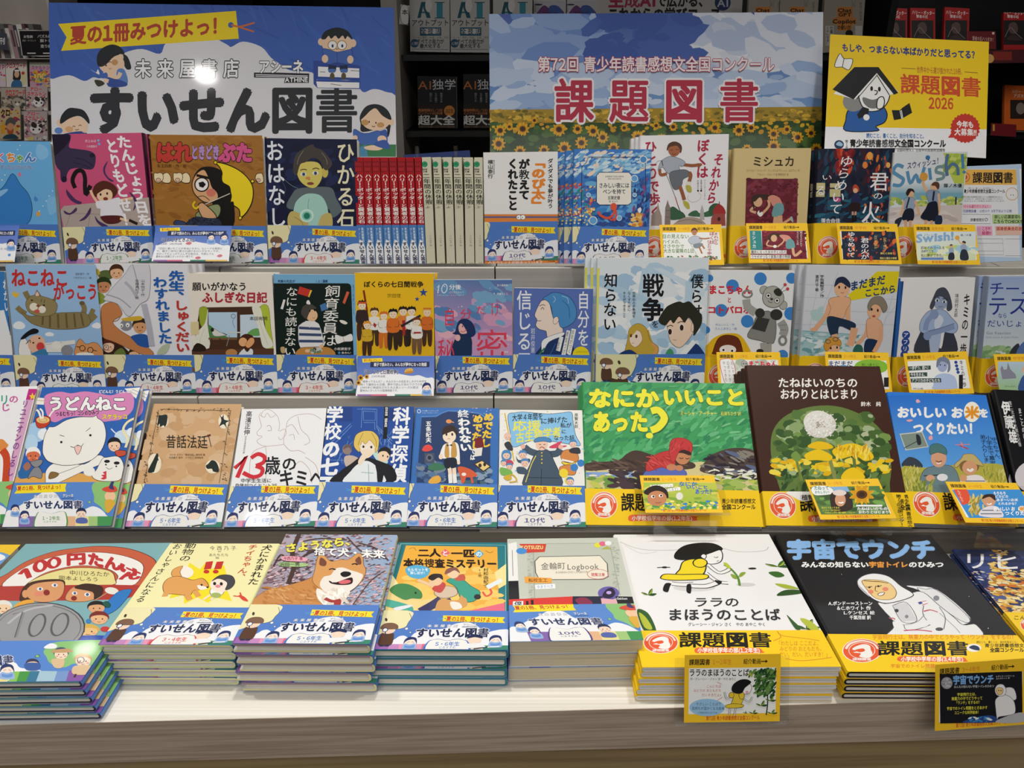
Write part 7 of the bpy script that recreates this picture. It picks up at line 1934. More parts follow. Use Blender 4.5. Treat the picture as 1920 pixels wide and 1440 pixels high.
BOARDS = [
('poster_board', 'poster', 'large blue and white cartoon poster board behind left side of top tier', (-0.8444, 1.4707, 1.2235), [[0.99778, 0.06586, -0.00966], [-0.01574, 0.3744, 0.92713]], (0.6277, 0.2815, 0.005), '#3f63b6', '''N #3a5cae,#4468bc 90 96,384 .08,-50 85,2746 6157,90 -33,-1340 3
S #dfdfe4 -125,-56 -91,1326 53,1425 338,1495 601,1391 764,1460 907,1452 1008,1687 1318,1905 1645,1987 1969,1902 2089,2109 2458,2290 2863,2246 3189,2083 3266,2044 3482,2145 3811,2050 3983,1854 4176,1718 4341,1620 4733,1584 4878,1427 5373,1451 5550,1393 5676,1224 5866,1285 6084,1237 6310,1059 6291,-44
P #f2d722 165,2427 3362,2710 3405,2198 203,1937 308,2186
T #b8422f 372,2400 2831,229 -9,-360 b42|夏の1冊みつけよっ！
E #3f63b6 3265,2448 51,1 -1,-52
L #d2713c 31.8 3272,2448 3429,2420 3699,2498
L #d2713c 31.8 3272,2448 3429,2408 3683,2330
T #f4f4f6 1516,1809 1889,19 -8,-362 b22 o#2b2d34:48|未 来 屋 書 店
T #2b2d33 671,1313 4928,40 -21,-908 b60|すいせん図書
S #1f2328 1310,1880 1392,1832 1448,1637 1364,1612 1307,1734
E #ecccae 1099,1707 229,2 -4,-190
S #1f2328 837,1729 850,1876 944,1998 1112,2064 1265,2014 1334,1893 1250,1880 1130,1830 984,1682 876,1656
E #ecccae 1261,1831 53,1 -1,-59
E #c8985e 1156,1737 57,1 -1,-54
L #4a3a30 12 924,1681 960,1696 995,1677
L #4a3a30 12.1 1044,1731 1071,1751 1094,1732
E #4a3a30 1000,1677 14,0 0,-15
L #a85a48 9.6 1042,1629 1068,1614 1092,1634
S #5f86c6 1196,1598 1316,1612 1379,1441 1357,1343 1191,1391
S #334f9c 1026,1463 1240,1415 1370,1355 1320,1294 1034,1292
L #ecccae 72.5 1255,1550 1193,1464 1027,1511
S #4468b4 742,1521 873,1510 1004,1548 1014,1438 860,1461
S #f2f2f2 725,1601 873,1510 851,1607 814,1546
L #ecccae 72.4 1036,1389 954,1413
S #3a3a2c 792,1412 906,1400 964,1340 856,1290 798,1351
E #ecccae 406,555 247,1 -5,-190
E #ecccae 157,627 66,0 -2,-68
S #1f2328 163,603 179,749 300,884 442,892 584,849 671,703 668,605 580,703 475,751 319,701
E #dca878 315,506 71,0 -1,-54
L #4a3a30 12 375,550 402,567 425,550
L #4a3a30 12 482,568 511,585 534,568
L #4a3a30 12 421,507 452,492 486,512
E #5f86c6 125,481 71,0 -1,-58
S #2e4a92 218,420 504,470 645,422 620,361 217,359
L #ecccae 53 600,532 574,446
P #2b2d34 3667,1572 4119,1576 4684,1564 4673,1390 4214,1386 4240,1478 3665,1481
K #f4f4f6 12.3 3698,1535 4653,1519
K #f4f4f6 12.3 3698,1506 4653,1494
T #f4f4f6 3758,1818 828,8 -6,-272 b34 o#2b2d34:46|アシーネ
T #f4f4f6 4236,1503 427,4 -2,-116 b20|ATHINE
P #2f4c9a 4762,1805 4885,1799 5601,1727 5638,1702 5621,1453 4830,1483 4817,1446 5633,1441 5617,1283 4826,1297 4759,1371
P #f0f0f2 4849,1695 5612,1665 5609,1490 4845,1508
P #f0f0f2 4809,1416 5607,1403 5605,1298 4831,1302
K #2b2d34 9.9 4881,1596 4980,1592
K #2b2d34 9.9 5450,1626 5611,1617
K #2b2d34 9.9 5074,1374 5272,1345
L #1f2a4a 148.7 5118,1722 5104,1623
L #1f2a4a 148.9 5316,1724 5326,1625
S #4a70b8 5043,1647 5166,1648 5153,1586 5054,1585
S #4a70b8 5265,1649 5389,1650 5380,1588 5276,1587
K #ecccae 54.5 5111,1585 5110,1548
K #ecccae 54.6 5326,1587 5325,1550
E #5a5236 5107,1518 44,0 -1,-65
E #5a5236 5319,1520 45,0 -1,-65
E #ecccae 5212,2121 287,3 -4,-189
E #ecccae 4917,2155 62,1 -1,-69
E #ecccae 5504,2137 62,1 -1,-75
S #1f2328 4918,2217 4995,2354 5218,2426 5415,2359 5498,2211 5413,2272 5362,2209 5314,2276 5239,2215 5178,2274 5103,2214 5055,2268 4992,2205
D #f4f4f4 #b08850 14.9 5125,2095 84,1 -2,-84
D #f4f4f4 #b08850 14.9 5298,2097 84,1 -2,-85
E #2b3a6a 5125,2082 20,0 -1,-32
E #2b3a6a 5305,2084 20,0 -1,-32
L #8a5a48 12.4 5186,2033 5205,2016 5230,2034
B #4468b4 #2b3f80 9.9 4939,2006 5037,2019 5209,1967 5408,2011 5482,1999 5453,1750 5206,1773 5008,1746
K #2b3f80 9.9 5204,1972 5206,1773
E #ecccae 4980,1840 59,1 -1,-75
E #ecccae 5449,1830 59,1 -1,-75
S #1f2328 5618,630 5608,779 5723,955 5910,1001 6084,932 6185,758 6149,432 6099,407 6077,557 5652,480
E #ecccae 5905,719 279,1 -4,-210
E #ecccae 6191,670 55,0 -1,-65
S #1f2328 5612,705 5634,829 5761,968 5960,994 6133,882 6192,708 6031,782 5909,919 5809,880 5707,780
E #c8985e 5700,655 70,0 -1,-55
E #c8985e 5990,611 70,0 -1,-50
E #2a2a30 5780,668 12,0 0,-20
E #2a2a30 5904,651 12,0 0,-20
L #2a2a30 12.5 5828,593 5858,576 5890,591
S #3a5aa8 5504,517 5676,455 5963,494 6101,507 6120,206 6157,157 5945,193 5548,230
B #4468b4 #2b3f80 10 5492,529 5689,443 5976,494 5958,206 5697,230 5512,305
E #ecccae 6011,344 85,0 -1,-70
E #ecccae 5513,367 45,0 -1,-50
S #ecccae 5672,193 5847,243 6020,194 5945,143 5745,143
P #3a7a4a 5573,242 6271,245 6267,19 5569,17
P #4a8ab0 5572,180 5710,243 5743,18 5569,17
S #ecccae 5672,193 5846,231 6020,186 5944,136 5745,143
S #3a5aa8 5847,256 6073,332 6157,169 5995,181'''),
('poster_board', 'poster', 'large sky and sunflower field poster board with red lettering, behind right half', (-0.0418, 1.5269, 1.2156), [[0.99999, 0.00185, 0.0051], [-0.00542, 0.34202, 0.93968]], (0.6314, 0.268, 0.005), '#5070b4', '''Q #4a5fa8,#4462ac,#7ea4d4,#6f98cc -71,2742 6379,2707 6407,873 -84,908
N #8aa4d4,#a8bce0,#6f90cc,#9ab4dc 70 200,600 .4,-10 29,2643 2117,-11 -11,-1685 3
N #c8d2e8,#d8dfee,#e4e8f2,#b4c4e2 110 140,460 .5,-25 3860,2622 2470,-13 6,-940 4
N #9ab4dc,#b8cae6,#c8d6ec 90 140,500 .35,0 22,1654 6323,-34 -5,-696 5
N #4a66b0,#425ea8 40 200,500 .4,10 1844,2633 2016,-11 0,-791 6
P #a88a2c -84,898 6406,923 6412,523 -87,559
N #c09a30,#8a7426,#d8b03c,#6a6424 260 20.2,70.7 .5,0 -33,898 6390,-35 -2,-220 7
P #2c4a22 -86,639 6410,663 6421,-78 -91,-43
N #3a5c2a,#223c1a,#4a6a30 150 50.5,141.4 .6,0 -35,618 6396,-35 -4,-581 8
N #d8ac28,#c89420 130 30.3,60.6 .7,0 -35,738 6393,-35 -2,-280 9
M sunflower #fff 197,507 122,-1 -1,-120
M sunflower #fff 624,535 140,-25 -25,-138
M sunflower #fff 370,576 71,0 0,-70
M sunflower #fff 848,693 71,-6 -6,-70
M sunflower #fff 1315,521 134,-49 -49,-131
M sunflower #fff 1670,529 102,-1 0,-100
M sunflower #fff 1965,487 121,-17 -17,-119
M sunflower #fff 2147,366 118,-32 -32,-116
M sunflower #fff 2554,544 81,0 0,-80
M sunflower #fff 2818,363 142,-13 -12,-140
M sunflower #fff 3163,581 81,0 0,-80
M sunflower #fff 3488,559 91,0 0,-90
M sunflower #fff 165,257 140,-25 -26,-138
M sunflower #fff 571,114 122,-1 -1,-120
M sunflower #fff 1029,132 111,-12 -12,-110
M sunflower #fff 1416,170 142,-1 0,-140
M sunflower #fff 1741,268 132,-1 0,-130
M sunflower #fff 2351,165 122,-9 -8,-120
M sunflower #fff 3265,320 122,-1 1,-120
M sunflower #fff 3774,237 122,-1 1,-120
M sunflower #fff 4280,535 110,-18 -17,-109
M sunflower #fff 4737,482 122,-1 1,-120
M sunflower #fff 4970,531 101,-11 -10,-99
M sunflower #fff 5398,409 122,-1 1,-120
M sunflower #fff 5651,497 91,0 1,-90
M sunflower #fff 5856,346 121,-17 -15,-119
M sunflower #fff 6109,425 102,-1 1,-100
M sunflower #fff 5401,178 142,-1 2,-140
M sunflower #fff 4893,131 102,-1 1,-100
M sunflower #fff 4385,94 122,-11 -10,-120
M sunflower #fff 6215,124 122,-1 2,-120
M sunflower #fff 2707,93 102,-1 0,-100
T #f4eef0 914,1887 4488,-24 -1,-298 b20 o#b8405c:40|第72回 青少年読書感想文全国コンクール
T #b8324c 1216,1489 3907,-21 -2,-857 b32 o#f4f0f2:46|課 題 図 書'''),
('poster_flyer', 'flyer', 'yellow flyer with a figure wearing an open book as a hat', (0.5633, 1.4498, 1.2404), [[0.9924, -0.11389, -0.0467], [0.09723, 0.49267, 0.86477]], (0.2786, 0.2203, 0.001), '#f2cd20', '''P #efeff2 -84,413 2864,540 2909,-124 -48,-319
T #1f3a86 211,2044 2395,-24 8,-168 b38|もしや、つまらない本ばかりだと思ってる？
B #f4f4f2 #222 12.8 104,1585 184,1834 265,1744 418,1736 366,1532 242,1575
K #222 12.8 265,1744 242,1575
K #8a5a20 12.6 1281,1613 1527,1613
K #8a5a20 12.5 2380,1601 2608,1594
T #b8562c 1544,1664 825,6 5,-132 b10|世界中から選び抜かれた18冊。
T #d2502e 1260,1515 1409,6 15,-396 b55|課題図書
T #d2502e 1772,1116 434,12 9,-278 b30|2026
B #2a5fa8 #151a2a 18.9 349,555 385,754 562,864 774,843 953,887 1064,729 1026,563 880,473 913,393 358,359
E #8e8e8c 469,924 187,11 8,-191
B #f4f4f2 #222 18.9 555,1028 602,1329 839,1475 1077,1191 1070,960 927,787 687,772
S #7a7a78 631,1016 799,977 933,1017 924,852 775,811 651,902
B #f4f4f2 #222 18.9 877,915 903,1016 977,1046 1010,956 985,840 896,811
E #1a1a1a 775,1190 24,1 2,-46
E #1a1a1a 911,1188 24,1 2,-46
L #1a1a1a 18.9 821,1159 876,1146 861,1086 831,1084
P #f4f4f2 114,1052 497,965 854,1476 1081,1075 1243,1151 865,1577 471,1555
P #1c1c20 88,1134 455,1587 879,1611 1244,1134 1170,1097 853,1493 510,1026 467,964
K #f4f4f2 15.8 496,992 848,1469
K #1c1c20 12.6 527,977 855,1443
K #1c1c20 15.8 855,1456 1090,1086
P #1c1c20 540,681 639,835 746,802 736,677 573,601
E #f4f4f2 707,636 54,3 2,-59
P #1c1c20 1143,800 1286,808 1329,860 1445,955 1497,772 1322,647 1189,613
K #f4f4f2 12.5 1286,802 1322,647
K #f4f4f2 12.5 1310,810 1340,648
P #c83a30 2676,551 2650,517 2669,476 2637,449 2644,407 2607,389 2605,347 2567,341 2553,298 2515,302 2492,265 2454,282 2425,252 2395,279 2358,257 2333,291 2295,282 2279,323 2241,324 2237,365 2198,379 2203,422 2169,445 2186,488 2158,519 2184,553 2165,594 2197,622 2190,664 2228,682 2229,725 2268,730 2281,773 2320,769 2342,806 2381,789 2410,820 2440,793 2478,814 2502,780 2540,789 2556,748 2595,747 2599,705 2637,691 2632,649 2665,625 2649,582
P #c83a30 2190,440 2128,339 2281,349
T #f4f0ee 2266,672 295,5 4,-136 b40|今年も
T #f4f0ee 2232,527 383,11 4,-142 b40|大募集!!
T #3a72b4 717,342 1031,51 4,-98 b22|読むこと、書くこと、自分を知ること。
E #1f3a5a 252,91 84,5 4,-84
S #9ac0dc 198,88 250,149 318,102 290,61
V #2a2a2a 350,188 60,4 9,-188|第72回
T #1e1e22 434,207 1660,98 7,-156 b45|青少年読書感想文全国コンクール
K #555 9.4 433,31 2082,123
T #555 1254,70 834,53 2,-52|公益社団法人 全国学校図書館協議会'''),
('sign_board', 'sign', 'small cream and navy sign board behind the red and cream spines', (-0.2009, 1.4982, 1.1818), [[0.99779, 0.01154, 0.06545], [-0.06646, 0.17326, 0.98263]], (0.1245, 0.0423, 0.003), '#2a3a6e', '''P #e8e2cc 66,371 1258,292 1225,-129 26,-49
T #222 503,353 666,-22 -8,-88 b30|パスポート試験とは'''),
('sign_board', 'sign', 'white store sign board with crimson and black lettering, peeking above sunflower poster', (0.2707, 2.7132, 1.4025), [[0.99946, 0.00229, 0.03268], [-0.03276, 0.06972, 0.99703]], (0.4632, 0.1722, 0.003), '#d9d5d2', '''T #b83a5c 377,1766 1512,-50 3,-438 b45|生成AI
T #2a2a2e 1891,1678 1681,-55 10,-381 b40|で広がる、
T #2a2a2e 359,1347 3612,-118 3,-404 b45|これからの学びコース
E #3a4a78 4006,1361 253,-8 13,-230
T #dde4f0 3829,1520 358,-12 16,-306 b20|AI'''),
('category_sign', 'sign', 'black category sign with white lettering above the magazine rack', (-3.683, 6.3143, 1.4049), [[0.99862, -0.00366, -0.05238], [0.0525, 0.06966, 0.99619]], (0.2292, 0.1811, 0.004), '#1c1a1c', '''K #d8d4d0 59.1 6,1725 2412,1852
K #d8d4d0 59.1 22,1726 26,-72
K #d8d4d0 59.9 28,-58 2165,76
T #dcd8d6 320,1423 718,38 -32,-215 b15|女性誌
T #b8b4b2 198,1118 1044,55 -24,-158|美容・ダイエット
T #dcd8d6 1368,1514 1081,57 -34,-236 b15|パズル誌
T #dcd8d6 1519,1230 889,47 -35,-244 b15|脳トレ
T #dcd8d6 1502,845 853,45 -35,-245 b15|塗り絵
P #e8e4e0 424,215 1069,249 1059,176 413,142
P #e8e4e0 1614,277 2275,312 2265,240 1603,205'''),
('category_sign', 'sign', 'grey category sign with white lettering at left edge', (-3.9014, 6.3178, 1.4539), [[0.99518, -0.00684, -0.09786], [0.0981, 0.06942, 0.99275]], (0.125, 0.1152, 0.004), '#4a4d58', '''T #eceae8 265,786 847,84 -59,-506 b25|新刊'''),
('notice_card', 'notice', 'pink and cream notice high above the magazine rack', (-3.7406, 6.6, 1.6856), [[0.99658, -0.0, -0.08268], [0.08268, 0.0, 0.99658]], (0.1967, 0.097, 0.002), '#d8b8d0', '''P #e8e6d8 437,848 2183,993 2058,130 303,-15
T #222 695,740 1310,109 -45,-292 b15|書店員に
T #c8408c 570,441 318,26 -57,-367 b30|D
T #222 889,468 1074,89 -56,-367 b30|eepもし'''),
('shelf_tag', 'tag', 'small white shelf tag hanging on the warm grey end post', (-0.333, 2.5147, 1.483), [[0.99075, -0.00237, -0.13567], [0.13569, 0.01729, 0.9906]], (0.0264, 0.0525, 0.001), '#d9d8d4', '''S #f1f0ee 69,523 220,491 243,316 294,90 183,2 59,75 5,354
C #2a2a2a 11.1 69,523 220,491 243,316 294,90 183,2 59,75 5,354
T #222 40,395 186,25 12,-148 b20|本'''),
('promo_card', 'card', 'dark red promotional card between red fantasy books', (2.3089, 4.263, 1.4292), [[0.99999, 0.0022, 0.00451], [-0.00502, 0.43837, 0.89878]], (0.1412, 0.0932, 0.001), '#6e1820', '''T #e8c8b8 226,701 1130,-95 -9,-242|賢者の石ハリポタ！
P #d8c8c0 1237,893 1350,892 1346,767 1232,767'''),
('promo_card', 'card', 'dark maroon shelf strip card below the red fantasy books', (2.3716, 4.1921, 1.3644), [[0.99983, 0.00796, 0.01633], [-0.01817, 0.4383, 0.89865]], (0.2546, 0.0672, 0.001), '#4a1016', '''P #8a2a20 401,591 1350,574 1327,132 378,149
E #e0b060 210,240 224,-4 -12,-230'''),
('promo_card', 'card', 'dark red shelf card beside the orange fantasy book', (2.4705, 4.1754, 1.0213), [[0.99808, -0.02713, -0.05563], [0.0619, 0.43753, 0.89707]], (0.1306, 0.0647, 0.001), '#7a1420', '''P #d8a040 81,583 188,590 198,245 91,239'''),
('leaflet', 'leaflet', 'white and pale blue contest leaflet pad at right end of top tier', (0.7857, 1.3404, 1.057), [[0.99922, 0.01353, 0.03718], [-0.03957, 0.34175, 0.93896]], (0.1145, 0.1686, 0.006), '#eef0f4', '''P #bcd4ee -29,1722 1237,1672 1237,1597 -29,1647
P #bcd4ee 1052,1671 1102,1661 1210,-31 1117,-28
P #bcd4ee -45,137 1228,52 1227,-49 -47,2
P #efba5a -13,1638 1051,1596 1066,1328 -15,1371
O #d84a3a 13.4 155,1498 78,-3 -1,-77
E #d84a3a 152,1498 44,-2 0,-43
T #222 283,1585 718,-28 -2,-201 b55|課題図書
T #4a4a50 212,1320 456,-18 0,-33|読むこと、書くこと、自分を知ること。
T #222 128,1290 727,-29 -1,-70 b30|青少年読書感想文全国コンクール
O #e0a840 10.1 977,1173 105,-4 -1,-107
S #f2f2f0 896,1159 964,1240 1065,1152 997,1088
E #1a1a1a 955,1157 8,0 0,-8
E #1a1a1a 998,1155 8,0 0,-8
T #6a6a70 135,1172 693,-27 0,-34|第72回青少年読書感想文全国コンクールの課題図書が決まりました。
T #6a6a70 134,1131 710,-28 0,-25|ぜひ読んで、感想文を書いて応募してください。
T #6a6a70 134,1097 744,-29 0,-28|みなさんのご応募をお待ちしています。
S #f2c0d4 15,1026 556,1005 607,969 556,941 14,963
T #c83868 83,1020 491,-19 -1,-57 b15|サイトも盛りだくさん！
T #4a4aa4 82,940 889,-35 -1,-57|2回課題図書｜公式ＨＰ 4月下旬より公開
K #888 6.7 81,856 589,832 596,671 79,691
T #555 241,782 246,-10 -1,-59 b10|読書感想文
O #555 8.4 520,746 24,-1 0,-24
P #bcd894 623,831 1161,813 1184,647 630,669
T #333 665,823 466,-18 -1,-71 b20|詳しい応募要項も
T #333 647,746 500,-20 -1,-74 b30|こちらでCHECK!!
P #f2b4d0 350,640 621,629 628,464 365,475
T #c43068 443,626 153,-6 -1,-71 b30|ころや
T #c43068 442,547 161,-6 -1,-67 b30|話題!!
P #ecc4b4 672,627 1167,611 1188,450 688,465
T #c44a38 697,613 449,-18 -1,-67 b30|図書委員会応援
K #b0b0b8 6.8 365,416 806,398 821,119 379,137
K #b0b0b8 6.8 848,396 1230,381 1228,86 854,101
K #b0b0b8 5.1 373,339 814,322
K #b0b0b8 5.1 375,204 818,187'''),
]
CARDS = [
('blue and white recommendation card at far left of top tier', (-0.9377, 1.293, 1.0701), [[0.9999, 0.00834, 0.01148], [-0.0142, 0.58773, 0.80894]], (0.0906, 0.0672), 'b', ['しずく', '2015年', 'ちいさな水のしずくたちが', '', '', ''], 'A', '''M reader #fff 802,347 69,-1 10,-74
S #5a9ae0 802,154 828,127 804,100 776,127'''),
('blue and white recommendation card in front of the brown umbrella book', (-0.6138, 1.2943, 1.072), [[1.0, -0.0004, -0.00055], [0.00068, 0.58779, 0.80902]], (0.1316, 0.0653), 'b', ['『はれときどきぶた』', '矢玉四郎\u30001980年出版', '「日記に書いたことが本当になる!?」ユニークな発想と', 'で、親子二世代に愛され続けるロングセラーです。', 'ゆかいでちょっぴりふしぎな毎日は、今読んでも', '夏休みの読書にぴったりの一冊です。'], 'A', '''M reader #fff 976,450 66,0 6,-71
M reader #fff 1201,450 66,0 6,-71
S #d87a88 549,324 604,356 655,335 609,301
S #d87a88 1105,96 1160,127 1201,102 1155,75
S #d87a88 735,64 791,89 836,64 780,39'''),
('blue and white recommendation card in front of the yellow schoolchildren book', (-0.2474, 1.1208, 0.8979), [[1.0, 0.00111, 0.00153], [-0.0019, 0.58778, 0.80902]], (0.1235, 0.0654), 'b', ['『ぼくらの七日間戦争』', '宗田理\u30001985年出版', '「戦争ってなんだ？」大人たちへの反乱をしかけた中学生', '熱くて痛快な七日間。夢中で読んだあのワクワクを、', '1985年に映画化された大人気シリーズの原点', '夏休みにぴったりの冒険物語です。'], 'B', '''E #e0b050 829,410 67,19 12,-41
E #c88a30 835,385 75,14 4,-19
M sunflower #fff 65,297 54,0 2,-56
M sunflower #fff 160,313 41,0 2,-43
M sunflower #fff 33,215 48,0 2,-49
M reader #fff 1119,148 70,0 2,-72'''),
('yellow card showing the boy with the cane', (0.2546, 1.2902, 1.0663), [[0.99998, 0.00409, 0.00563], [-0.00696, 0.58777, 0.809]], (0.1065, 0.0742), 'y', ['3～4年生'], 'A', '''T #5a8a3a 35,571 463,-3 -5,-89 b15|目の見えない
T #5a8a3a 35,474 350,-2 -5,-88 b15|ハイメの、
T #5a8a3a 34,385 371,-3 -4,-79 b15|ささやかで
T #5a8a3a 46,304 519,-4 -4,-84 b15|大きな冒険の1日
M head #c88a60,#6a4030 592,603 56,0 -4,-68
B #c4ccd8 #6a7078 5.1 475,453 554,523 653,523 715,451 628,381 529,382
L #b87a50 24 667,487 766,478 849,489
S #8a949a 561,373 662,399 727,381 656,310 574,311
L #b87a50 27.3 657,328 699,205
L #b87a50 27.3 709,363 746,292
K #888 5.1 498,417 622,152
V #b83a54 849,610 91,-1 -15,-231 b15|ぼくは
V #b83a54 922,592 83,-1 -15,-230 b15|それから
V #b83a54 797,451 83,-1 -20,-317 b15|ひとりで歩く
N #4a7a54,#8a8078,#b04a40,#6a9a60 50 13.6,30.6 .6,0 72,165 903,-6 -3,-65 3'''),
('yellow card showing the girl bending over a white rabbit', (0.4034, 1.2926, 1.0696), [[0.99999, 0.00208, 0.00286], [-0.00353, 0.58778, 0.80901]], (0.1057, 0.0729), 'y', ['5～6年生'], 'A', '''P #3a9090 53,593 251,588 246,238 43,235
V #fff 90,584 66,0 -15,-319 b15|ミシュカ
P #7a2838 261,588 992,580 993,68 31,72 43,235 246,238
N #942f42,#5e1a28,#a84050 60 20.4,40.8 .6,0 296,574 712,-3 -37,-477 4
S #4a342a 345,449 410,538 558,537 620,484 486,467 400,414
E #e2b890 460,449 53,0 -5,-64
S #de9a88 555,502 704,501 763,412 677,377
S #6fa4a8 680,413 780,421 810,289 749,254 652,272
L #e2b48c 23.9 367,414 327,326 440,299
L #e2b48c 24 634,448 611,378 505,290
E #f4f2ec 465,299 33,0 -2,-28
L #e2b48c 44.3 767,271 788,130 911,218
P #f4f2ee 43,235 656,227 651,162 38,168
T #222 53,231 599,-2 -5,-63 b15|難民になった女の子と1匹の
P #f4f2ee 37,147 720,139 717,75 32,80
T #222 46,144 669,-2 -5,-63 b15|ウサギがつなぐ家族の愛の物語
V #f4f2ee 917,572 41,0 -25,-283|戦火をのがれて
V #f4f2ee 859,572 41,0 -22,-248|たどりついた町'''),
('yellow card showing the neon night street', (0.5587, 1.2917, 1.0683), [[0.99998, -0.00378, -0.0052], [0.00643, 0.58777, 0.809]], (0.1045, 0.074), 'y', ['中学校'], 'A', '''P #23283c 70,601 995,594 998,72 55,80
N #301a2c,#a83a30,#28405a,#d8703a,#1a2438 110 17,57.8 .6,60 92,574 894,6 -43,-477 3
V #f4f4f6 176,592 132,1 -44,-477 b8|ゆらめいて
V #f4f4f6 389,478 149,1 -38,-397 b8|君の火が
V #f0d880 625,524 58,0 -25,-248|だれかの声が
V #f0d880 778,490 58,0 -24,-230|ひびく夜に
T #f2e070 701,215 288,2 -4,-40 b15|読むと出会う、
T #f2e070 683,127 287,2 -4,-40 b15|現在と過去の物語'''),
('yellow card showing the two schoolgirls with a ball', (0.6904, 1.2912, 1.0677), [[0.99996, -0.00516, -0.0071], [0.00878, 0.58776, 0.80899]], (0.1063, 0.0734), 'y', ['高等学校'], 'A', '''Q #e0e8ec,#d8e4ec,#d8e0b0,#e8ecc0 42,599 1061,608 993,77 -16,69
N #c8d878,#a8d0e0,#e8ecd0 40 34,102 .5,0 184,316 840,7 -16,-141 3
T #8ab0d8 32,581 660,59 -23,-213 b40|Swish!
T #5a6a90 163,564 265,2 -6,-53|スウィッシュ！
E #e2ac48 729,489 40,0 -5,-43
T #3a3a40 793,561 187,2 -5,-44|藤ノ木優
L #e0b08c 17.1 744,454 770,392 817,375
E #e0b08c 828,396 30,0 -5,-39
S #4a3a30 801,410 833,437 867,411 851,384
S #9aacc4 772,348 857,366 860,261 770,260
S #2a3040 770,260 860,261 872,94 733,93
E #e0b08c 606,338 26,0 -4,-35
S #3a2c2a 580,346 611,373 636,347
S #9aacc4 568,293 635,303 632,206 558,205
S #2a3040 558,205 635,206 626,92 528,91
T #4a4a50 87,330 412,4 -7,-60 b12|初めてのゴールを
T #4a4a50 80,263 263,2 -6,-56 b12|決めたとき、
T #4a4a50 75,192 408,4 -7,-60 b12|私に夢ができた。
P #6a8ac8 67,122 450,125 445,83 63,80'''),
('yellow card showing the grey robot and a speech bubble', (0.328, 1.1242, 0.9026), [[1.0, -0.00084, -0.00116], [0.00143, 0.58778, 0.80902]], (0.102, 0.0664), 'y', ['1～2年生'], 'B', '''N #c8d0c0,#b0c0a8,#d8dcd0 30 34,85 .7,0 248,523 710,1 -23,-364 3
B #b4b4ae #5a5a58 5.1 389,488 442,523 490,480 469,419 401,419
E #2a2a2a 422,471 10,0 -1,-10
E #2a2a2a 464,471 10,0 -1,-10
T #d62e40 501,523 456,1 -8,-113 b50 o#f4f4f4:30|まこちゃん
B #f6f4f2 #d04060 8.6 44,505 114,549 232,541 275,418 291,280 347,236 271,228 224,141 123,133 73,279
V #333 213,514 42,0 21,-338|おしゃべり
V #333 149,514 44,0 21,-338|ロボットが
V #333 87,514 42,0 22,-338|やってきた'''),
('yellow card with a green speech bubble, before the swimming boys', (0.5008, 1.1232, 0.9011), [[0.99987, -0.00951, -0.01309], [0.01618, 0.58771, 0.80891]], (0.1022, 0.0689), 'y', ['3～4年生'], 'B', '''T #2a4a7a 37,541 402,7 -8,-105 b25|まだまだ
E #7aa8d8 277,423 84,1 -4,-52
S #8ac23a 467,479 574,550 778,571 959,521 965,400 825,345 590,350 476,392
T #2a3a1a 570,506 287,5 -5,-61|思い通りに
T #2a3a1a 563,428 320,5 -5,-61|いかないときに…
E #e9b890 475,184 101,2 -10,-114
P #222 911,277 987,279 972,123 897,122'''),
('yellow card showing the grey-blue woman with dark caption bars', (0.6299, 1.1213, 0.8986), [[0.9994, 0.02036, 0.02803], [-0.03464, 0.58743, 0.80853]], (0.1028, 0.0692), 'y', ['5～6年生'], 'B', '''S #b4c6e6 400,152 455,297 607,341 758,286 781,138 740,83 391,90
E #a4b2d2 595,465 83,-3 -16,-102
S #7a849c 495,443 532,574 635,612 721,551 713,403 657,356 686,486 591,539 540,475
E #222a3a 565,482 11,0 -2,-11
E #222a3a 636,472 11,0 -2,-11
P #3a5048 42,472 407,476 401,410 39,402
T #f4f4f4 67,478 329,-1 -10,-66 b20|一歩ずつ、前へ！
P #3a5048 50,368 335,367 328,301 48,298
T #f4f4f4 69,368 255,-9 -9,-60 b20|今を生きる、
P #3a5048 52,275 538,264 535,196 50,209
T #f4f4f4 71,274 455,-16 -9,-59 b20|アフリカの子どもたち
V #1a1a24 874,554 64,-2 -11,-451 b10|キミの一歩
E #2b4c9c 820,515 26,-1 -4,-26
E #2b4c9c 821,457 26,-1 -4,-26
E #2b4c9c 825,402 26,-1 -4,-26
E #2b4c9c 828,350 25,-1 -4,-26
P #222 834,308 897,306 859,79 796,81
T #444 69,122 167,-6 -4,-28|岡山県'''),
('yellow card showing a castle on a lawn at right end', (0.7732, 1.1204, 0.8974), [[0.99989, 0.00867, 0.01193], [-0.01474, 0.58772, 0.80893]], (0.1024, 0.0692), 'y', ['中学校'], 'B', '''Q #b8cce0,#b8cce0,#a8c898,#98c080 50,566 986,552 902,70 -26,83
P #8a8a98 71,442 105,507 125,433 174,440 209,555 230,439 297,356 302,291 76,278
S #3a5a98 315,78 360,257 456,354 618,368 664,73
E #e8b890 460,428 45,-1 -9,-56
T #444 93,179 222,-3 -5,-33|がんばれ、'''),
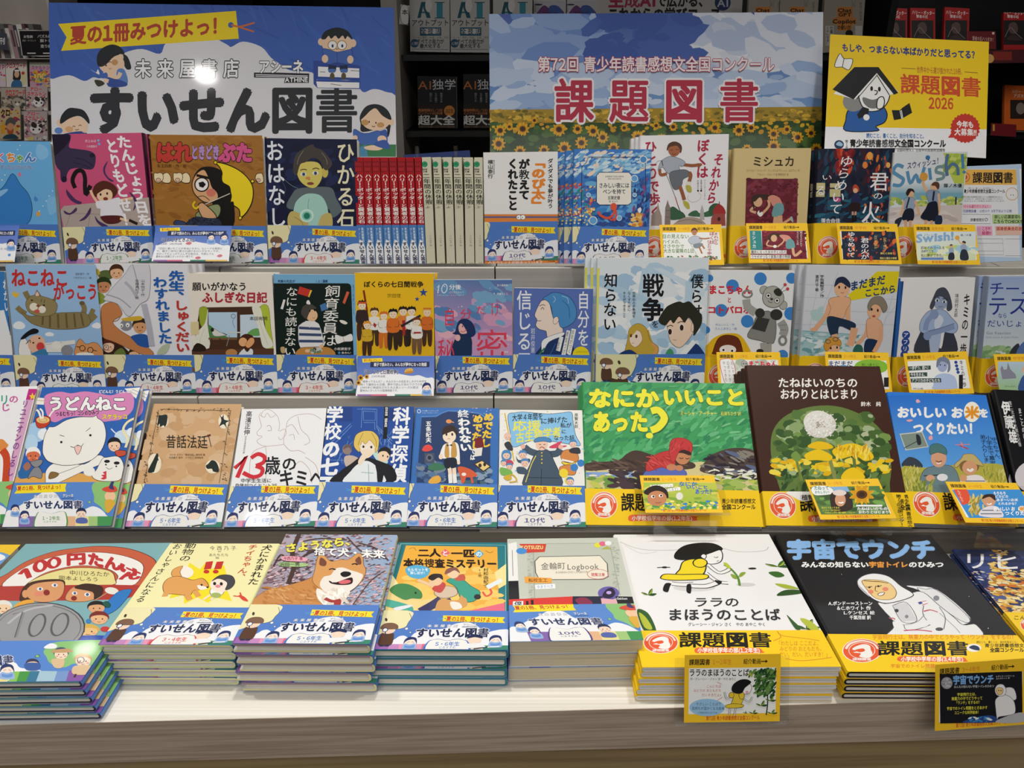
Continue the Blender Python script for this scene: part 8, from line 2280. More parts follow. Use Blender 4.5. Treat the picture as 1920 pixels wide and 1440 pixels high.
('yellow card showing a curly-haired child in a flower field', (0.1795, 0.8905, 0.8278), [[1.0, 0.00019, 7e-05], [-0.0002, 0.93969, 0.34202]], (0.1045, 0.0655), 'y', ['1～2年生'], 'C', '''Q #a8c44a,#c8cc50,#98b840,#b0bc40 37,526 1068,525 976,56 -21,56
N #d8d060,#88a838,#c0c850 60 27.6,78.2 .4,0 55,504 1004,0 -55,-436 3
N #f0d430,#f6e880,#4a9a4a,#3a88c8 90 13.8,36.8 .7,0 56,194 943,0 -18,-138 4
P #f4f4ee 124,478 445,504 440,446 121,412
T #333 139,489 293,0 -8,-63|きょうの いいこと
P #f4f4ee 319,412 538,446 532,386 317,360
T #333 336,431 190,0 -8,-57|おしえて！
T #2f72c8 533,544 257,0 -14,-87 b30|なにか
T #2f72c8 625,478 307,0 -12,-73 b30|いいこと
T #2f72c8 736,412 265,0 -17,-96 b30|あった？
S #2a1c18 28,322 86,426 215,473 329,412 352,296 304,245
E #c8865c 188,245 133,0 -18,-131
E #f4f0ea 137,275 28,0 -3,-26
E #1a1414 143,275 14,0 -2,-18
E #f4f0ea 246,291 28,0 -4,-26
E #1a1414 251,291 14,0 -3,-18
L #8a3a2a 9 154,174 192,163 235,179
E #e8e4da 502,283 48,0 -11,-66'''),
('yellow card showing a sunflower and a person in a hat', (0.4116, 0.8798, 0.8239), [[0.9998, 0.01864, 0.00678], [-0.01983, 0.93951, 0.34195]], (0.1025, 0.0693), 'y', ['1～2年生'], 'C', '''P #5a8044 25,556 995,559 961,67 35,85
N #4a6a34,#6a9a48,#7aa850,#3a5a30 60 32.2,92 .5,0 149,501 870,-17 -113,-360 3
P #8cb8e0 292,556 544,557 555,466 307,471
B #f4f4f0 #8a8a88 4.7 25,503 87,569 256,573 330,510 294,432 121,409 42,424
T #2a8a8a 89,577 208,-4 -23,-74 b30|たねって
T #2a8a8a 75,497 222,-4 -18,-58 b20|おもしろい！
S #3a2a24 242,367 327,471 460,495 537,414 507,208 400,134 218,137
E #d8a07c 373,326 74,-1 -37,-112
E #e8d8d0 403,448 95,-2 -17,-52
L #fff 18.3 332,283 365,272 403,286
M sunflower #fff 698,411 181,-4 -65,-185
P #f4f4f0 558,237 915,230 903,200 548,207
T #f6f6f4 556,201 416,-8 -20,-58 b40 o#2a3a24:24|たねはいのちの
T #f6f6f4 554,138 414,-8 -18,-52 b40 o#2a3a24:24|おわりとはじまり
T #f2e84c 77,216 248,-5 -12,-38 b10|花はどうなってるの
T #f2e84c 76,170 253,-5 -11,-35 b10|どうやって芽が出るの？
T #f2e84c 94,130 424,-8 -11,-35 b10|たねのふしぎを一緒に観察してみよう！'''),
('yellow card showing a child hugging cut rice', (0.603, 0.8753, 0.8223), [[0.99967, -0.0243, -0.00884], [0.02586, 0.93938, 0.34191]], (0.098, 0.0706), 'y', ['3～4年生'], 'C', '''P #3f96dc 37,558 1003,588 921,100 80,79
P #e8583a 61,566 247,571 239,348 75,293
N #c8b458,#e0cc78,#a89038 60 18.4,82.8 .2,60 240,452 247,6 -125,-310 3
V #f4f0ea 97,554 46,1 -21,-210|もりもり
E #daa27c 470,380 90,2 -44,-104
S #3a2820 383,404 457,484 581,487 552,382 502,446
S #e8e4ec 226,120 364,262 532,279 536,103
K #3a4458 13.6 303,210 545,216
K #3a4458 13.5 258,151 540,158
L #fff 16 416,327 442,312 483,334
T #fff 595,546 176,5 -27,-64 b25|もちもち
T #fff 589,482 185,5 -25,-58 b25|ピカピカ
T #fff 583,422 297,8 -24,-55 b25|あま～いお米
T #fff 576,357 276,7 -22,-52 b25|とれるかな？
T #fff 481,278 294,8 -33,-77 b40|おいしい お
E #f8f4e6 850,249 53,1 -23,-51
T #ea9a2c 829,292 81,2 -39,-87 b40|米
T #fff 600,205 343,9 -33,-76 b40|つくりたい'''),
('yellow card of the girl and leafy tree, hanging on the table edge', (0.1805, 0.6095, 0.7486), [[0.99951, 0.02913, -0.01105], [0.00041, 0.3422, 0.93963]], (0.1016, 0.0723), 'y', ['1～2年生'], 'T1', '''T #1c1c1c 47,579 634,-8 1,-86 b22|ララのまほうのことば
T #3a3a3a 60,484 487,-6 0,-33|作・グレーシー・ジャン 訳・やの あやこ
T #d2504a 232,405 157,-2 0,-36|こんにちは
T #d2504a 96,362 294,-4 0,-36|みどりの おともだち
T #d2504a 182,313 209,-3 0,-36|だいすきだよ♪
K #d2504a 4.4 342,433 394,407
K #d2504a 4.4 330,222 403,268
E #9cc8ea 243,160 188,-3 1,-93
T #1c2a40 124,217 268,-4 0,-37|やさしい ことばで
T #1c2a40 81,173 346,-5 0,-40|気持ちが温かくなる絵本
T #3a4a60 143,117 210,-3 0,-24|小学校低学年におすすめ
N #2f5a28,#4a7a38,#1f4020,#6a9048 160 12,36 .5,50 737,566 224,-3 5,-290 3
N #2f5a28,#6a9048,#a8b848 10 12,27 .5,50 678,552 59,-1 1,-67 4
L #26301c 11.9 882,288 883,184 871,72
M sprig #fff 817,170 65,-1 1,-60
M sprig #fff 912,221 59,-1 1,-54
M sprig #fff 929,86 59,-1 1,-45
M sprig #fff 730,89 50,-1 1,-42
M sprig #fff 644,95 24,0 0,-24
L #1a1a1a 17.8 513,286 447,257 424,325
L #f4f2f0 10.4 513,286 447,257 424,325
L #1a1a1a 17.8 624,255 684,217 720,268
L #f4f2f0 10.4 624,255 684,217 720,268
L #1a1a1a 17.8 486,152 476,78
L #1a1a1a 17.8 545,151 531,72
L #f4f2f0 10.4 486,152 476,78
L #f4f2f0 10.4 545,151 531,72
B #f6f4f2 #1a1a1a 4.4 608,352 666,411 703,395 708,350 675,303 623,307
B #e8c838 #1a1a1a 4.4 493,160 514,249 527,323 609,307 627,262 603,188 611,158
B #e8c838 #1a1a1a 4.4 431,175 492,197 610,191 628,170 581,155 464,153
D #e8c838 #1a1a1a 4.4 606,285 29,0 1,-39
D #e8c838 #1a1a1a 4.4 498,291 27,0 0,-30
B #141416 #141416 3 502,338 511,398 577,449 650,458 702,432 681,403 637,366 608,315 550,308
E #e8a0a8 660,321 15,0 0,-15'''),
('yellow card of the astronaut, hanging on the table edge at right', (0.4484, 0.6122, 0.7339), [[0.99783, 0.04649, 0.04667], [-0.05766, 0.27355, 0.96013]], (0.0978, 0.0743), 'y', ['3～4年生'], 'T2', '''P #17181e 45,636 927,603 947,31 56,81
D #a8a8ac #6a6a70 4.9 122,531 60,-5 1,-66
N #8a8a90,#c0c0c4 20 9.6,19.2 .7,0 82,571 79,-6 1,-74 3
T #7db0e6 187,612 438,-19 1,-107 b45|宇宙でウンチ
T #d8d8d8 198,499 432,-22 0,-33 b10|みんなの知らない宇宙トイレのひみつ
T #f2e84c 234,414 223,-10 0,-40 b15|宇宙飛行士は、
T #f2e84c 174,373 334,-17 0,-42 b15|無重力の中でどうやって
T #f2e84c 211,324 279,-13 1,-42 b15|「ウンチ」をするの？
T #f2e84c 125,266 438,-20 0,-43 b15|宇宙でのトイレ問題をときあかす
T #f2e84c 205,213 279,-13 1,-43 b15|ユニークな科学絵本！
T #e8e8e8 648,578 200,-8 0,-23|A.ボンドー＝ストーン
T #e8e8e8 648,553 148,-6 0,-22|＆C.ホワイト 作
S #2a4a8a 302,72 398,115 557,136 653,112 671,52
N #e8f0f8,#3a8ac8 20 12.8,32 .4,0 365,134 256,-20 1,-54 4
S #b8b8bc 655,48 750,104 938,140 947,31
B #ececee #6a6a70 4.9 743,422 839,418 870,296 777,303
B #f0f0f0 #6a6a70 4.9 650,312 744,355 842,281 861,146 781,119 685,109 670,77 652,196
B #f2f2f2 #6a6a70 4.9 638,413 663,469 726,469 759,404 737,347 665,353
B #f2d08c #8a6a30 4.9 651,409 671,440 724,423 716,366 673,364
E #2a2a2a 680,407 6,0 0,-7
E #2a2a2a 704,405 6,0 0,-7'''),
]
RED_SPINES = [([-0.2718, 1.3401, 1.0566], [[1.0, -1e-05, -2e-05], [3e-05, 0.22495, 0.97437]], 0.0153, 0.1811), ([-0.2555, 1.3401, 1.0566], [[0.99998, 0.00128, 0.00554], [-0.00568, 0.22495, 0.97435]], 0.0148, 0.1811), ([-0.2397, 1.3401, 1.0566], [[0.99994, 0.00242, 0.01049], [-0.01076, 0.22494, 0.97431]], 0.0142, 0.1811), ([-0.2244, 1.3401, 1.0566], [[0.99988, 0.0035, 0.01514], [-0.01554, 0.22492, 0.97425]], 0.0143, 0.1811), ([-0.209, 1.3401, 1.0566], [[0.99982, 0.0043, 0.01864], [-0.01913, 0.22491, 0.97419]], 0.014, 0.1812), ([-0.1939, 1.3401, 1.0566], [[0.99975, 0.00498, 0.02157], [-0.02214, 0.2249, 0.97413]], 0.0141, 0.1812), ([-0.179, 1.3401, 1.0566], [[0.99972, 0.00532, 0.02305], [-0.02365, 0.22489, 0.9741]], 0.0139, 0.1813), ([-0.164, 1.3401, 1.0566], [[0.9997, 0.00552, 0.02392], [-0.02455, 0.22488, 0.97408]], 0.0124, 0.1813)]
CREAM_SPINES = [([-0.1506, 1.3401, 1.0566], [[0.99965, 0.00594, 0.02571], [-0.02639, 0.22487, 0.97403]], 0.0159, 0.1813), ([-0.1322, 1.3401, 1.0566], [[0.99973, 0.0052, 0.02254], [-0.02313, 0.22489, 0.97411]], 0.0147, 0.1812), ([-0.1151, 1.3401, 1.0566], [[0.9998, 0.00453, 0.01962], [-0.02014, 0.22491, 0.97417]], 0.0154, 0.1812), ([-0.0983, 1.3401, 1.0566], [[0.99988, 0.00345, 0.01494], [-0.01534, 0.22492, 0.97426]], 0.0149, 0.1811), ([-0.0815, 1.3401, 1.0566], [[0.99998, 0.00139, 0.00602], [-0.00618, 0.22495, 0.97435]], 0.0159, 0.1811), ([-0.0648, 1.3401, 1.0566], [[1.0, 0.00037, 0.00161], [-0.00165, 0.22495, 0.97437]], 0.0151, 0.1811)]
SPINE_RED = '''P #8e141c -17,1749 141,1749 135,1561 -24,1561
T #c83038 12,1728 110,-4 -2,-57|静山社文庫
T #c83038 13,1647 105,-4 -2,-65 b10|新装版
V #f6f2ee 13,1532 123,0 18,-837 b22|ハリー・ポッターと賢者の石'''
SPINE_BAND = '''P #4a82c2 -161,684 288,684 265,-67 -189,-67
S #f3f4f6 -59,-67 20,358 75,400 126,316 200,-67
V #eef2f8 72,627 47,0 9,-253 b12|未来屋書店
V #eef2f8 16,619 39,0 9,-253 b12|アシーネ
V #1c2750 20,375 94,0 34,-388 b45 o#f4f4f8:45|すいせん図書'''
SPINE_BAND_TOP = 0.0669
SPINE_CREAM = '''E #2f9a6a 43,1695 51,-1 -2,-49
L #1a6a48 10.4 21,1687 48,1711 63,1682
T #2a2a2a 2,1627 84,-2 -2,-33 b20|福音館
T #2a2a2a 4,1590 80,-2 -2,-33 b20|文庫
V #26261f -2,1545 123,-3 31,-527 b16|二年間の休暇
V #26261f 20,1018 85,-2 5,-83 b10|(%s)
V #5a5a4a 61,504 47,-1 4,-207|Ｊ・ベルヌ 作
T #b0aa94 59,28 65,-2 -2,-36|福音館'''
# ---------------------------------------------------------------- materials
def mat(name):
    m = bpy.data.materials.new(name); m.use_nodes = True
    return m, m.node_tree, m.node_tree.nodes['Principled BSDF']
def print_mat(name, rough, coat=0.0):
    m, nt, b = mat(name)
    a = nt.nodes.new('ShaderNodeAttribute'); a.attribute_name = 'ink'
    nt.links.new(a.outputs['Color'], b.inputs['Base Color'])
    n = nt.nodes.new('ShaderNodeTexNoise'); n.inputs['Scale'].default_value = 60; tc = nt.nodes.new('ShaderNodeTexCoord'); nt.links.new(tc.outputs['Object'], n.inputs['Vector'])
    mr = nt.nodes.new('ShaderNodeMapRange'); mr.inputs[3].default_value = rough - .05; mr.inputs[4].default_value = rough + .07
    nt.links.new(n.outputs['Fac'], mr.inputs[0]); nt.links.new(mr.outputs[0], b.inputs['Roughness'])
    b.inputs['Coat Weight'].default_value = coat; b.inputs['Coat Roughness'].default_value = .06; b.inputs['Specular IOR Level'].default_value = .22
    return m
M_GLOSS = print_mat('laminated_print', .42, .12)
M_MATT = print_mat('matt_print', .55)
M_BOARD = print_mat('laminated_board', .42, .3)
M_STORE = print_mat('background_print', .5)
def page_mat(name, col):
    m, nt, b = mat(name)
    tc = nt.nodes.new('ShaderNodeTexCoord'); mp = nt.nodes.new('ShaderNodeMapping'); mp.inputs['Scale'].default_value = (6, 6, 1500)
    n = nt.nodes.new('ShaderNodeTexNoise'); n.inputs['Scale'].default_value = 1; r = nt.nodes.new('ShaderNodeValToRGB')
    c = hexcol(col); r.color_ramp.elements[0].color = tuple(v * .74 for v in c) + (1,); r.color_ramp.elements[1].color = c + (1,)
    r.color_ramp.elements[0].position = .3; r.color_ramp.elements[1].position = .6
    nt.links.new(tc.outputs['Object'], mp.inputs[0]); nt.links.new(mp.outputs[0], n.inputs['Vector']); nt.links.new(n.outputs['Fac'], r.inputs[0]); nt.links.new(r.outputs[0], b.inputs['Base Color'])
    b.inputs['Roughness'].default_value = .8
    return m
PAGE = {}
def wood_mat(name, dark, light, scale, rough=.5):
    m, nt, b = mat(name)
    tc = nt.nodes.new('ShaderNodeTexCoord'); mp = nt.nodes.new('ShaderNodeMapping'); mp.inputs['Scale'].default_value = scale
    n = nt.nodes.new('ShaderNodeTexNoise'); n.inputs['Scale'].default_value = 1; n.inputs['Detail'].default_value = 6; n.inputs['Distortion'].default_value = .4
    r = nt.nodes.new('ShaderNodeValToRGB'); r.color_ramp.elements[0].position = .34; r.color_ramp.elements[1].position = .62
    r.color_ramp.elements[0].color = hexcol(dark) + (1,); r.color_ramp.elements[1].color = hexcol(light) + (1,)
    nt.links.new(tc.outputs['Object'], mp.inputs[0]); nt.links.new(mp.outputs[0], n.inputs['Vector']); nt.links.new(n.outputs['Fac'], r.inputs[0]); nt.links.new(r.outputs[0], b.inputs['Base Color'])
    b.inputs['Roughness'].default_value = rough; return m
M_TABLE = wood_mat('pale_woodgrain_laminate', '#ded8ca', '#f3efe6', (1.2, 260, 60))
M_EDGE = wood_mat('greyed_woodgrain_edge', '#a89684', '#c4b4a2', (1.0, 200, 260))
M_PANEL = wood_mat('brown_woodgrain_panel', '#8a7450', '#a08a64', (.8, 90, 110))
M_TRAY = wood_mat('shade_toned_laminate', '#5c5650', '#6a645c', (1.2, 90, 120), .4)  # rack laminate darkened: the shade on the tray front is put into its colour
M_RACK = wood_mat('light_grey_laminate', '#bfb9b0', '#cac5bc', (1.2, 90, 120), .45)
M_DARK = wood_mat('black_shelf_board', '#0c0c0d', '#141416', (2, 60, 60), .5)
M_POST = wood_mat('warm_grey_post', '#a9a29a', '#b6afa7', (4, 4, 1), .5)
M_WALL = wood_mat('dark_wall_paint', '#1a1a1c', '#222225', (3, 3, 3), .8)
M_CEIL = wood_mat('ceiling_paint', '#4a4a4c', '#565658', (3, 3, 3), .9)
M_FLOOR = wood_mat('floor_vinyl', '#6a6058', '#7a7066', (2, 9, 2), .5)
def acrylic():
    m = bpy.data.materials.new('clear_acrylic'); m.use_nodes = True; nt = m.node_tree; nt.nodes.clear()
    o = nt.nodes.new('ShaderNodeOutputMaterial'); mx = nt.nodes.new('ShaderNodeMixShader'); t = nt.nodes.new('ShaderNodeBsdfTransparent'); g = nt.nodes.new('ShaderNodeBsdfGlossy')
    lw = nt.nodes.new('ShaderNodeLayerWeight'); lw.inputs['Blend'].default_value = .5; pw = nt.nodes.new('ShaderNodeMath'); pw.operation = 'POWER'; pw.inputs[1].default_value = 5; nt.links.new(lw.outputs['Facing'], pw.inputs[0])
    f = nt.nodes.new('ShaderNodeMapRange'); f.inputs[3].default_value = .04; f.inputs[4].default_value = .7; nt.links.new(pw.outputs[0], f.inputs[0])
    n = nt.nodes.new('ShaderNodeTexNoise'); n.inputs['Scale'].default_value = 8; mr = nt.nodes.new('ShaderNodeMapRange'); mr.inputs[3].default_value = .04; mr.inputs[4].default_value = .1
    nt.links.new(n.outputs['Fac'], mr.inputs[0]); nt.links.new(mr.outputs[0], g.inputs['Roughness'])
    t.inputs['Color'].default_value = (.965, .97, .972, 1); g.inputs['Color'].default_value = (1, 1, 1, 1)
    nt.links.new(f.outputs[0], mx.inputs[0]); nt.links.new(t.outputs[0], mx.inputs[1]); nt.links.new(g.outputs[0], mx.inputs[2]); nt.links.new(mx.outputs[0], o.inputs[0])
    return m
M_ACR = acrylic()
# ---------------------------------------------------------------- object helpers
def link(name, me, parent=None):
    o = bpy.data.objects.new(name, me); COL.objects.link(o)
    if parent: o.parent = parent
    return o
def mesh(name, V, F, C, material):
    me = bpy.data.meshes.new(name); me.from_pydata(V, [], F)
    if C:
        at = me.color_attributes.new('ink', 'FLOAT_COLOR', 'POINT'); buf = []
        for c in C: buf += [c[0], c[1], c[2], 1.0]
        at.data.foreach_set('color', buf)
    me.materials.append(material); me.update()
    return me
def tag(o, label, cat, group=None, kind=None):
    o['label'] = label; o['category'] = cat
    if group: o['group'] = group
    if kind: o['kind'] = kind
    return o
def frame(at, axes):
    x, y = Vector(axes[0]).normalized(), Vector(axes[1]).normalized(); z = x.cross(y)
    return Matrix(((x.x, y.x, z.x, at[0]), (x.y, y.y, z.y, at[1]), (x.z, y.z, z.z, at[2]), (0, 0, 0, 1)))
class Solid:
    def __init__(s): s.V, s.F, s.C = [], [], []
    def face(s, pts, col=None):
        n = len(s.V); s.V += [tuple(p) for p in pts]; s.F.append(tuple(range(n, n + len(pts))))
        s.C += [col or (.8, .8, .8)] * len(pts)
    def box(s, lo, hi, col=None):
        (a, b, c), (d, e, f) = lo, hi
        for q in (((a, b, f), (d, b, f), (d, e, f), (a, e, f)), ((a, b, c), (a, e, c), (d, e, c), (d, b, c)), ((a, b, c), (d, b, c), (d, b, f), (a, b, f)),
                  ((a, e, c), (a, e, f), (d, e, f), (d, e, c)), ((a, b, c), (a, b, f), (a, e, f), (a, e, c)), ((d, b, c), (d, e, c), (d, e, f), (d, b, f))): s.face(q, col)
    def prism(s, prof, x0, x1, col=None):
        """profile in (y, z) swept along x"""
        n = len(prof)
        s.face([(x0, p[0], p[1]) for p in prof], col); s.face([(x1, p[0], p[1]) for p in reversed(prof)], col)
        for i in range(n):
            a, b = prof[i], prof[(i + 1) % n]; s.face([(x0, a[0], a[1]), (x1, a[0], a[1]), (x1, b[0], b[1]), (x0, b[0], b[1])], col)
    def me(s, name, material, ink=True): return mesh(name, s.V, s.F, s.C if ink else None, material)
    def wrap(s, w, y0, y1, t, th, r, side, grow, front, spine):
        """folded sheet: front board, rounded spine, back board, of thickness th, grown outwards by grow"""
        def path(g, rr):
            p = [(w + (g if g < 0 else 0), g, front), (r, g, front)]
            for k in range(1, 5): a = math.pi / 2 * k / 4; p.append((r - (rr) * math.sin(a), -r + rr * math.cos(a), spine if k > 1 else front))
            for k in range(0, 5): a = math.pi / 2 * k / 4; p.append((r - rr * math.cos(a), -t + r - rr * math.sin(a), spine))
            p += [(r, -t - g, spine), (w, -t - g, spine)]
            return p
        A, B = path(grow, r + grow), path(grow - th, max(r + grow - th, .0001))
        fx = (lambda x: x) if side == 'L' else (lambda x: w - x)
        for i in range(len(A) - 1):
            a, b, c, d = A[i], A[i + 1], B[i + 1], B[i]
            s.face([(fx(a[0]), y0, a[1]), (fx(b[0]), y0, b[1]), (fx(b[0]), y1, b[1]), (fx(a[0]), y1, a[1])], b[2])
            s.face([(fx(d[0]), y0, d[1]), (fx(c[0]), y0, c[1]), (fx(c[0]), y1, c[1]), (fx(d[0]), y1, d[1])], (.75, .73, .69))
            for y in (y0, y1): s.face([(fx(a[0]), y, a[1]), (fx(b[0]), y, b[1]), (fx(c[0]), y, c[1]), (fx(d[0]), y, d[1])], b[2])
        for i in (0, -1):
            a, d = A[i], B[i]; s.face([(fx(a[0]), y0, a[1]), (fx(d[0]), y0, d[1]), (fx(d[0]), y1, d[1]), (fx(a[0]), y1, a[1])], a[2])
def merge(sol, ink):
    n = len(sol.V); sol.V += ink.V; sol.C += ink.C; sol.F += [tuple(i + n for i in f) for f in ink.F]
def duplicate(root, parts, m):
    c = root.copy(); COL.objects.link(c); c.matrix_world = m
    for p in parts:
        q = p.copy(); COL.objects.link(q); q.parent = c
    return c
# ---------------------------------------------------------------- books
ORD = ['', 'second', 'third', 'fourth', 'fifth', 'sixth', 'seventh', 'eighth', 'ninth']
SHORT = {'A': [], }
PLAIN = (('purple hand', 'pink purple hand book'), ('yellow crescent', 'yellow crescent umbrella book'), ('glowing green', 'glowing green stone novel'), ('undersea', 'blue undersea novel'),
 ('white cane', 'white cane boy book'), ('white rabbit', 'tan and red rabbit book'), ('night-street', 'dark night-street novel'), ('orange ball', 'schoolgirls and ball novel'), ('bent arm', 'huge bent arm novel'),
 ('green curtains', 'green curtain window novel'), ('blue stars', 'yellow schoolchildren book'), ('blue-haired', 'blue-haired profile novel'), ('worried', 'worried boy book'), ('grey robot', 'grey robot dotted book'),
 ('swimming', 'swimming trunks novel'), ('grey-blue seated', 'grey-blue woman book'), ('thin navy', 'thin navy lettering novel'), ('pink spine', 'pink spined white book'), ('egg-shaped', 'egg-shaped cat book'),
 ('silhouettes', 'tan silhouette novel'), ('red thirteen', 'red thirteen novel'), ('black cloak', 'black cloak blond boy novel'), ('waistcoat', 'tan waistcoat boy novel'), ('cheer captain', 'cheer captain novel'),
 ('red hood', 'green red-hood book'), ('dandelion', 'brown dandelion book'), ('two farmers', 'blue rice farmers book'), ('black picture book cut', 'cut-off black book'), ('just cut off', 'yellow and blue book'),
 ('silver coin', 'silver coin book'), ('nipping', 'pale yellow dog novel'), ('smiling shiba', 'smiling shiba photo novel'), ('teal framed', 'teal and orange novel'), ('logbook label', 'sage green label paperback'),
 ('yellow dress', 'yellow dress girl book'), ('astronaut', 'black astronaut book'), ('golden lights', 'navy golden lights novel'))
def short(label):
    for k, v in PLAIN:
        if k in label: return v
    return label
BANDS = {'A': BAND_SUMMER, 'B': BAND_MIRROR, 'K': BAND_PRIZE}
BAND_PAPER = {'A': '#527fca', 'B': '#5a8ad2', 'B0': '#5a8ad4', 'K': '#fbd020', 'K0': '#fcd220'}
def make_book(b):
    w, h, t = b['size']; hard = b['hard']; side = b['spine']
    root = bpy.data.objects.new(b['kind'], None); COL.objects.link(root); root.empty_display_size = .03
    store = b['tier'][0] in 'LMR'
    gloss = M_STORE if store else M_GLOSS
    base = hexcol(b['paper']); sp = hexcol(b['spine_paper'] or b['paper'])
    th, r, inset = (.0022, min(.0038, t * .42), .003) if hard else (.0006, .0011, .0005)
    band = b['band']
    ink = Ink(w, h, 3e-5)
    if band and not band[1]: ink.box = (0, max(0, band[2] - .012), w, h)
    if b['art'].strip(): ink.draw(b['art'])
    gap = .0003 + ink.z
    if band:
        k, y0, y1, args = band
        z0 = max(.0005, ink.z + 1e-4); bi = Ink(w, y1 - y0, z0 + 3e-5); bi.box = (0, y0, w, y1)
        if k in BANDS: bi.draw(BANDS[k], k=1e-4 * (min(1, w / .1595) if k == 'A' and w > .142 else 1), ox=w if k == 'A' else 0, oy=y0, args=args)
        if b.get('band_art'): bi.draw(b['band_art'], ox=w if k == 'A' else 0)
        gap = .0007 + bi.z
    if b['tier'] in 'CD': t -= gap
    s = Solid(); s.wrap(w, 0, h, t, th, r, side, 0, base, sp); merge(s, ink)
    parts = [link('cover', s.me('cover', gloss), root)]
    g = Solid(); fx0, fx1 = (th + .0004, w - inset) if side == 'L' else (inset, w - th - .0004)
    g.box((fx0, inset, -t + th + .0001), (fx1, h - inset, -th - .0001))
    if b['page'] not in PAGE: PAGE[b['page']] = page_mat('page_edges', b['page'])
    parts.append(link('page_block', g.me('page_block', PAGE[b['page']], False), root))
    if band:
        s = Solid(); col = hexcol(BAND_PAPER[k])
        s.wrap(w, y0 - (.0003 if not y0 else 0), y1, t, .0003, r, side, .0005, col, col)
        for i, v in enumerate(s.V):
            if v[2] > 0: s.V[i] = (v[0], v[1], z0 if v[2] > .0003 else z0 - .0003)
        merge(s, bi)
        parts.append(link('paper_band', s.me('paper_band', gloss), root))
    m = frame(b['at'], b['axes']); root.matrix_world = m
    cat = 'magazine' if b['kind'] == 'magazine' else 'book'
    grp = {'A': 'books on the top tier', 'B': 'books on the middle tier', 'C': 'books on the slanted row', 'D': 'books stacked along the front'}.get(b['tier'], 'books and magazines on the shelves behind')
    tag(root, b['label'], cat, grp)
    rg = random.Random(int(w * 1e5) + int(h * 1e5))
    sh = short(b['label'])
    if b['copies'] > 1: root['group'] = grp
    for i in range(1, b['copies']):
        dx, dy = b['step'][0] * i / 1000, b['step'][1] * i / 1000
        j = b['jitter'] / 1000
        q = Matrix.Translation((dx + rg.uniform(-j, j), dy + rg.uniform(-j, j) * .7, -i * (t + gap)))
        if b['tier'] == 'D': q = q @ Matrix.Rotation(rg.uniform(-.006, .006), 4, 'Z')
        c = duplicate(root, parts, m @ q)
        c['label'] = '%s book from the top in the front stack of the %s' % (ORD[i], sh) if b['tier'] == 'D' else ('%s copy down under the %s in the slanted row' % (ORD[i], sh) if b['tier'] == 'C' else '%s copy behind the %s, only its edge showing' % (ORD[i], sh))
    return root
for b in BOOKS: make_book(b)
# spine-out novels
def spine_books(spots, art, band_art, paper, desc, total, group, name, variants=None):
    protos = {}
    for i, (at, axes, w, h) in enumerate(spots):
        v = variants[i] if variants else ''
        m = frame(at, axes)
        lab = '%s, %s from the left of its row of %s' % (desc, ('first' if i == 0 else ORD[i]), total)
        if v not in protos:
            root = bpy.data.objects.new(name, None); COL.objects.link(root)
            W = w - .0006; D = .125
            s = Solid(); base = hexcol(paper)
            # spine faces the shopper; the boards run back from it
            r = .0015; th = .0007
            s.box((0, 0, -th), (W, h, 0), base); s.box((0, 0, -D), (th, h, -th), base); s.box((W - th, 0, -D), (W, h, -th), base)
            ink = Ink(W, h, 3e-5); ink.draw(art.replace('(%s)', '(%s)' % v)); merge(s, ink)
            parts = [link('cover', s.me('cover', M_MATT), root)]
            g = Solid(); g.box((th + .0002, .0006, -D + .001), (W - th - .0002, h - .0006, -th - .0002))
            parts.append(link('page_block', g.me('page_block', list(PAGE.values())[0], False), root))
            if band_art:
                s = Solid(); c = hexcol('#4a82c2'); top = SPINE_BAND_TOP; e = .0004; z0 = ink.z + 2e-4
                s.box((-e, -e, z0 - .0002), (W + e, top, z0), c); s.box((-e, -e, -D), (-.0001, top, z0 - .0002), c); s.box((W + .0001, -e, -D), (W + e, top, z0 - .0002), c)
                bi = Ink(W, top, z0 + 2e-5); bi.draw(band_art); merge(s, bi)
                parts.append(link('paper_band', s.me('paper_band', M_MATT), root))
            tag(root, lab, 'book', group); root.matrix_world = m; protos[v] = (root, parts, w)
        else:
            root, parts, w0 = protos[v]
            c = duplicate(root, parts, m @ Matrix.Diagonal(((w / w0) * .99, 1, 1, 1))); c['label'] = lab
spine_books(RED_SPINES, SPINE_RED, SPINE_BAND, '#b0141e', 'red novel shown spine out', 'eight', 'red novels spine out on the top tier', 'novel')
spine_books(CREAM_SPINES, SPINE_CREAM, None, '#d8d4bc', 'cream paperback shown spine out', 'six', 'cream paperbacks spine out on the top tier', 'paperback_book', ['上', '上', '上', '下', '下', '下'])
# ---------------------------------------------------------------- posters, signs, flyers
for i, (name, cat, label, at, axes, (w, h, t), paper, art) in enumerate(BOARDS):
    s = Solid(); base = hexcol(paper); s.box((0, 0, -t), (w, h, 0), base)
    for k, v in enumerate(s.V):
        if v[2] < 0: s.C[k] = (.85, .85, .85)
    ink = Ink(w, h, 3e-5); ink.draw(art); merge(s, ink)
    o = link(name, s.me(name, M_BOARD if name == 'poster_board' else M_MATT)); o.matrix_world = frame(at, axes); tag(o, label, cat)
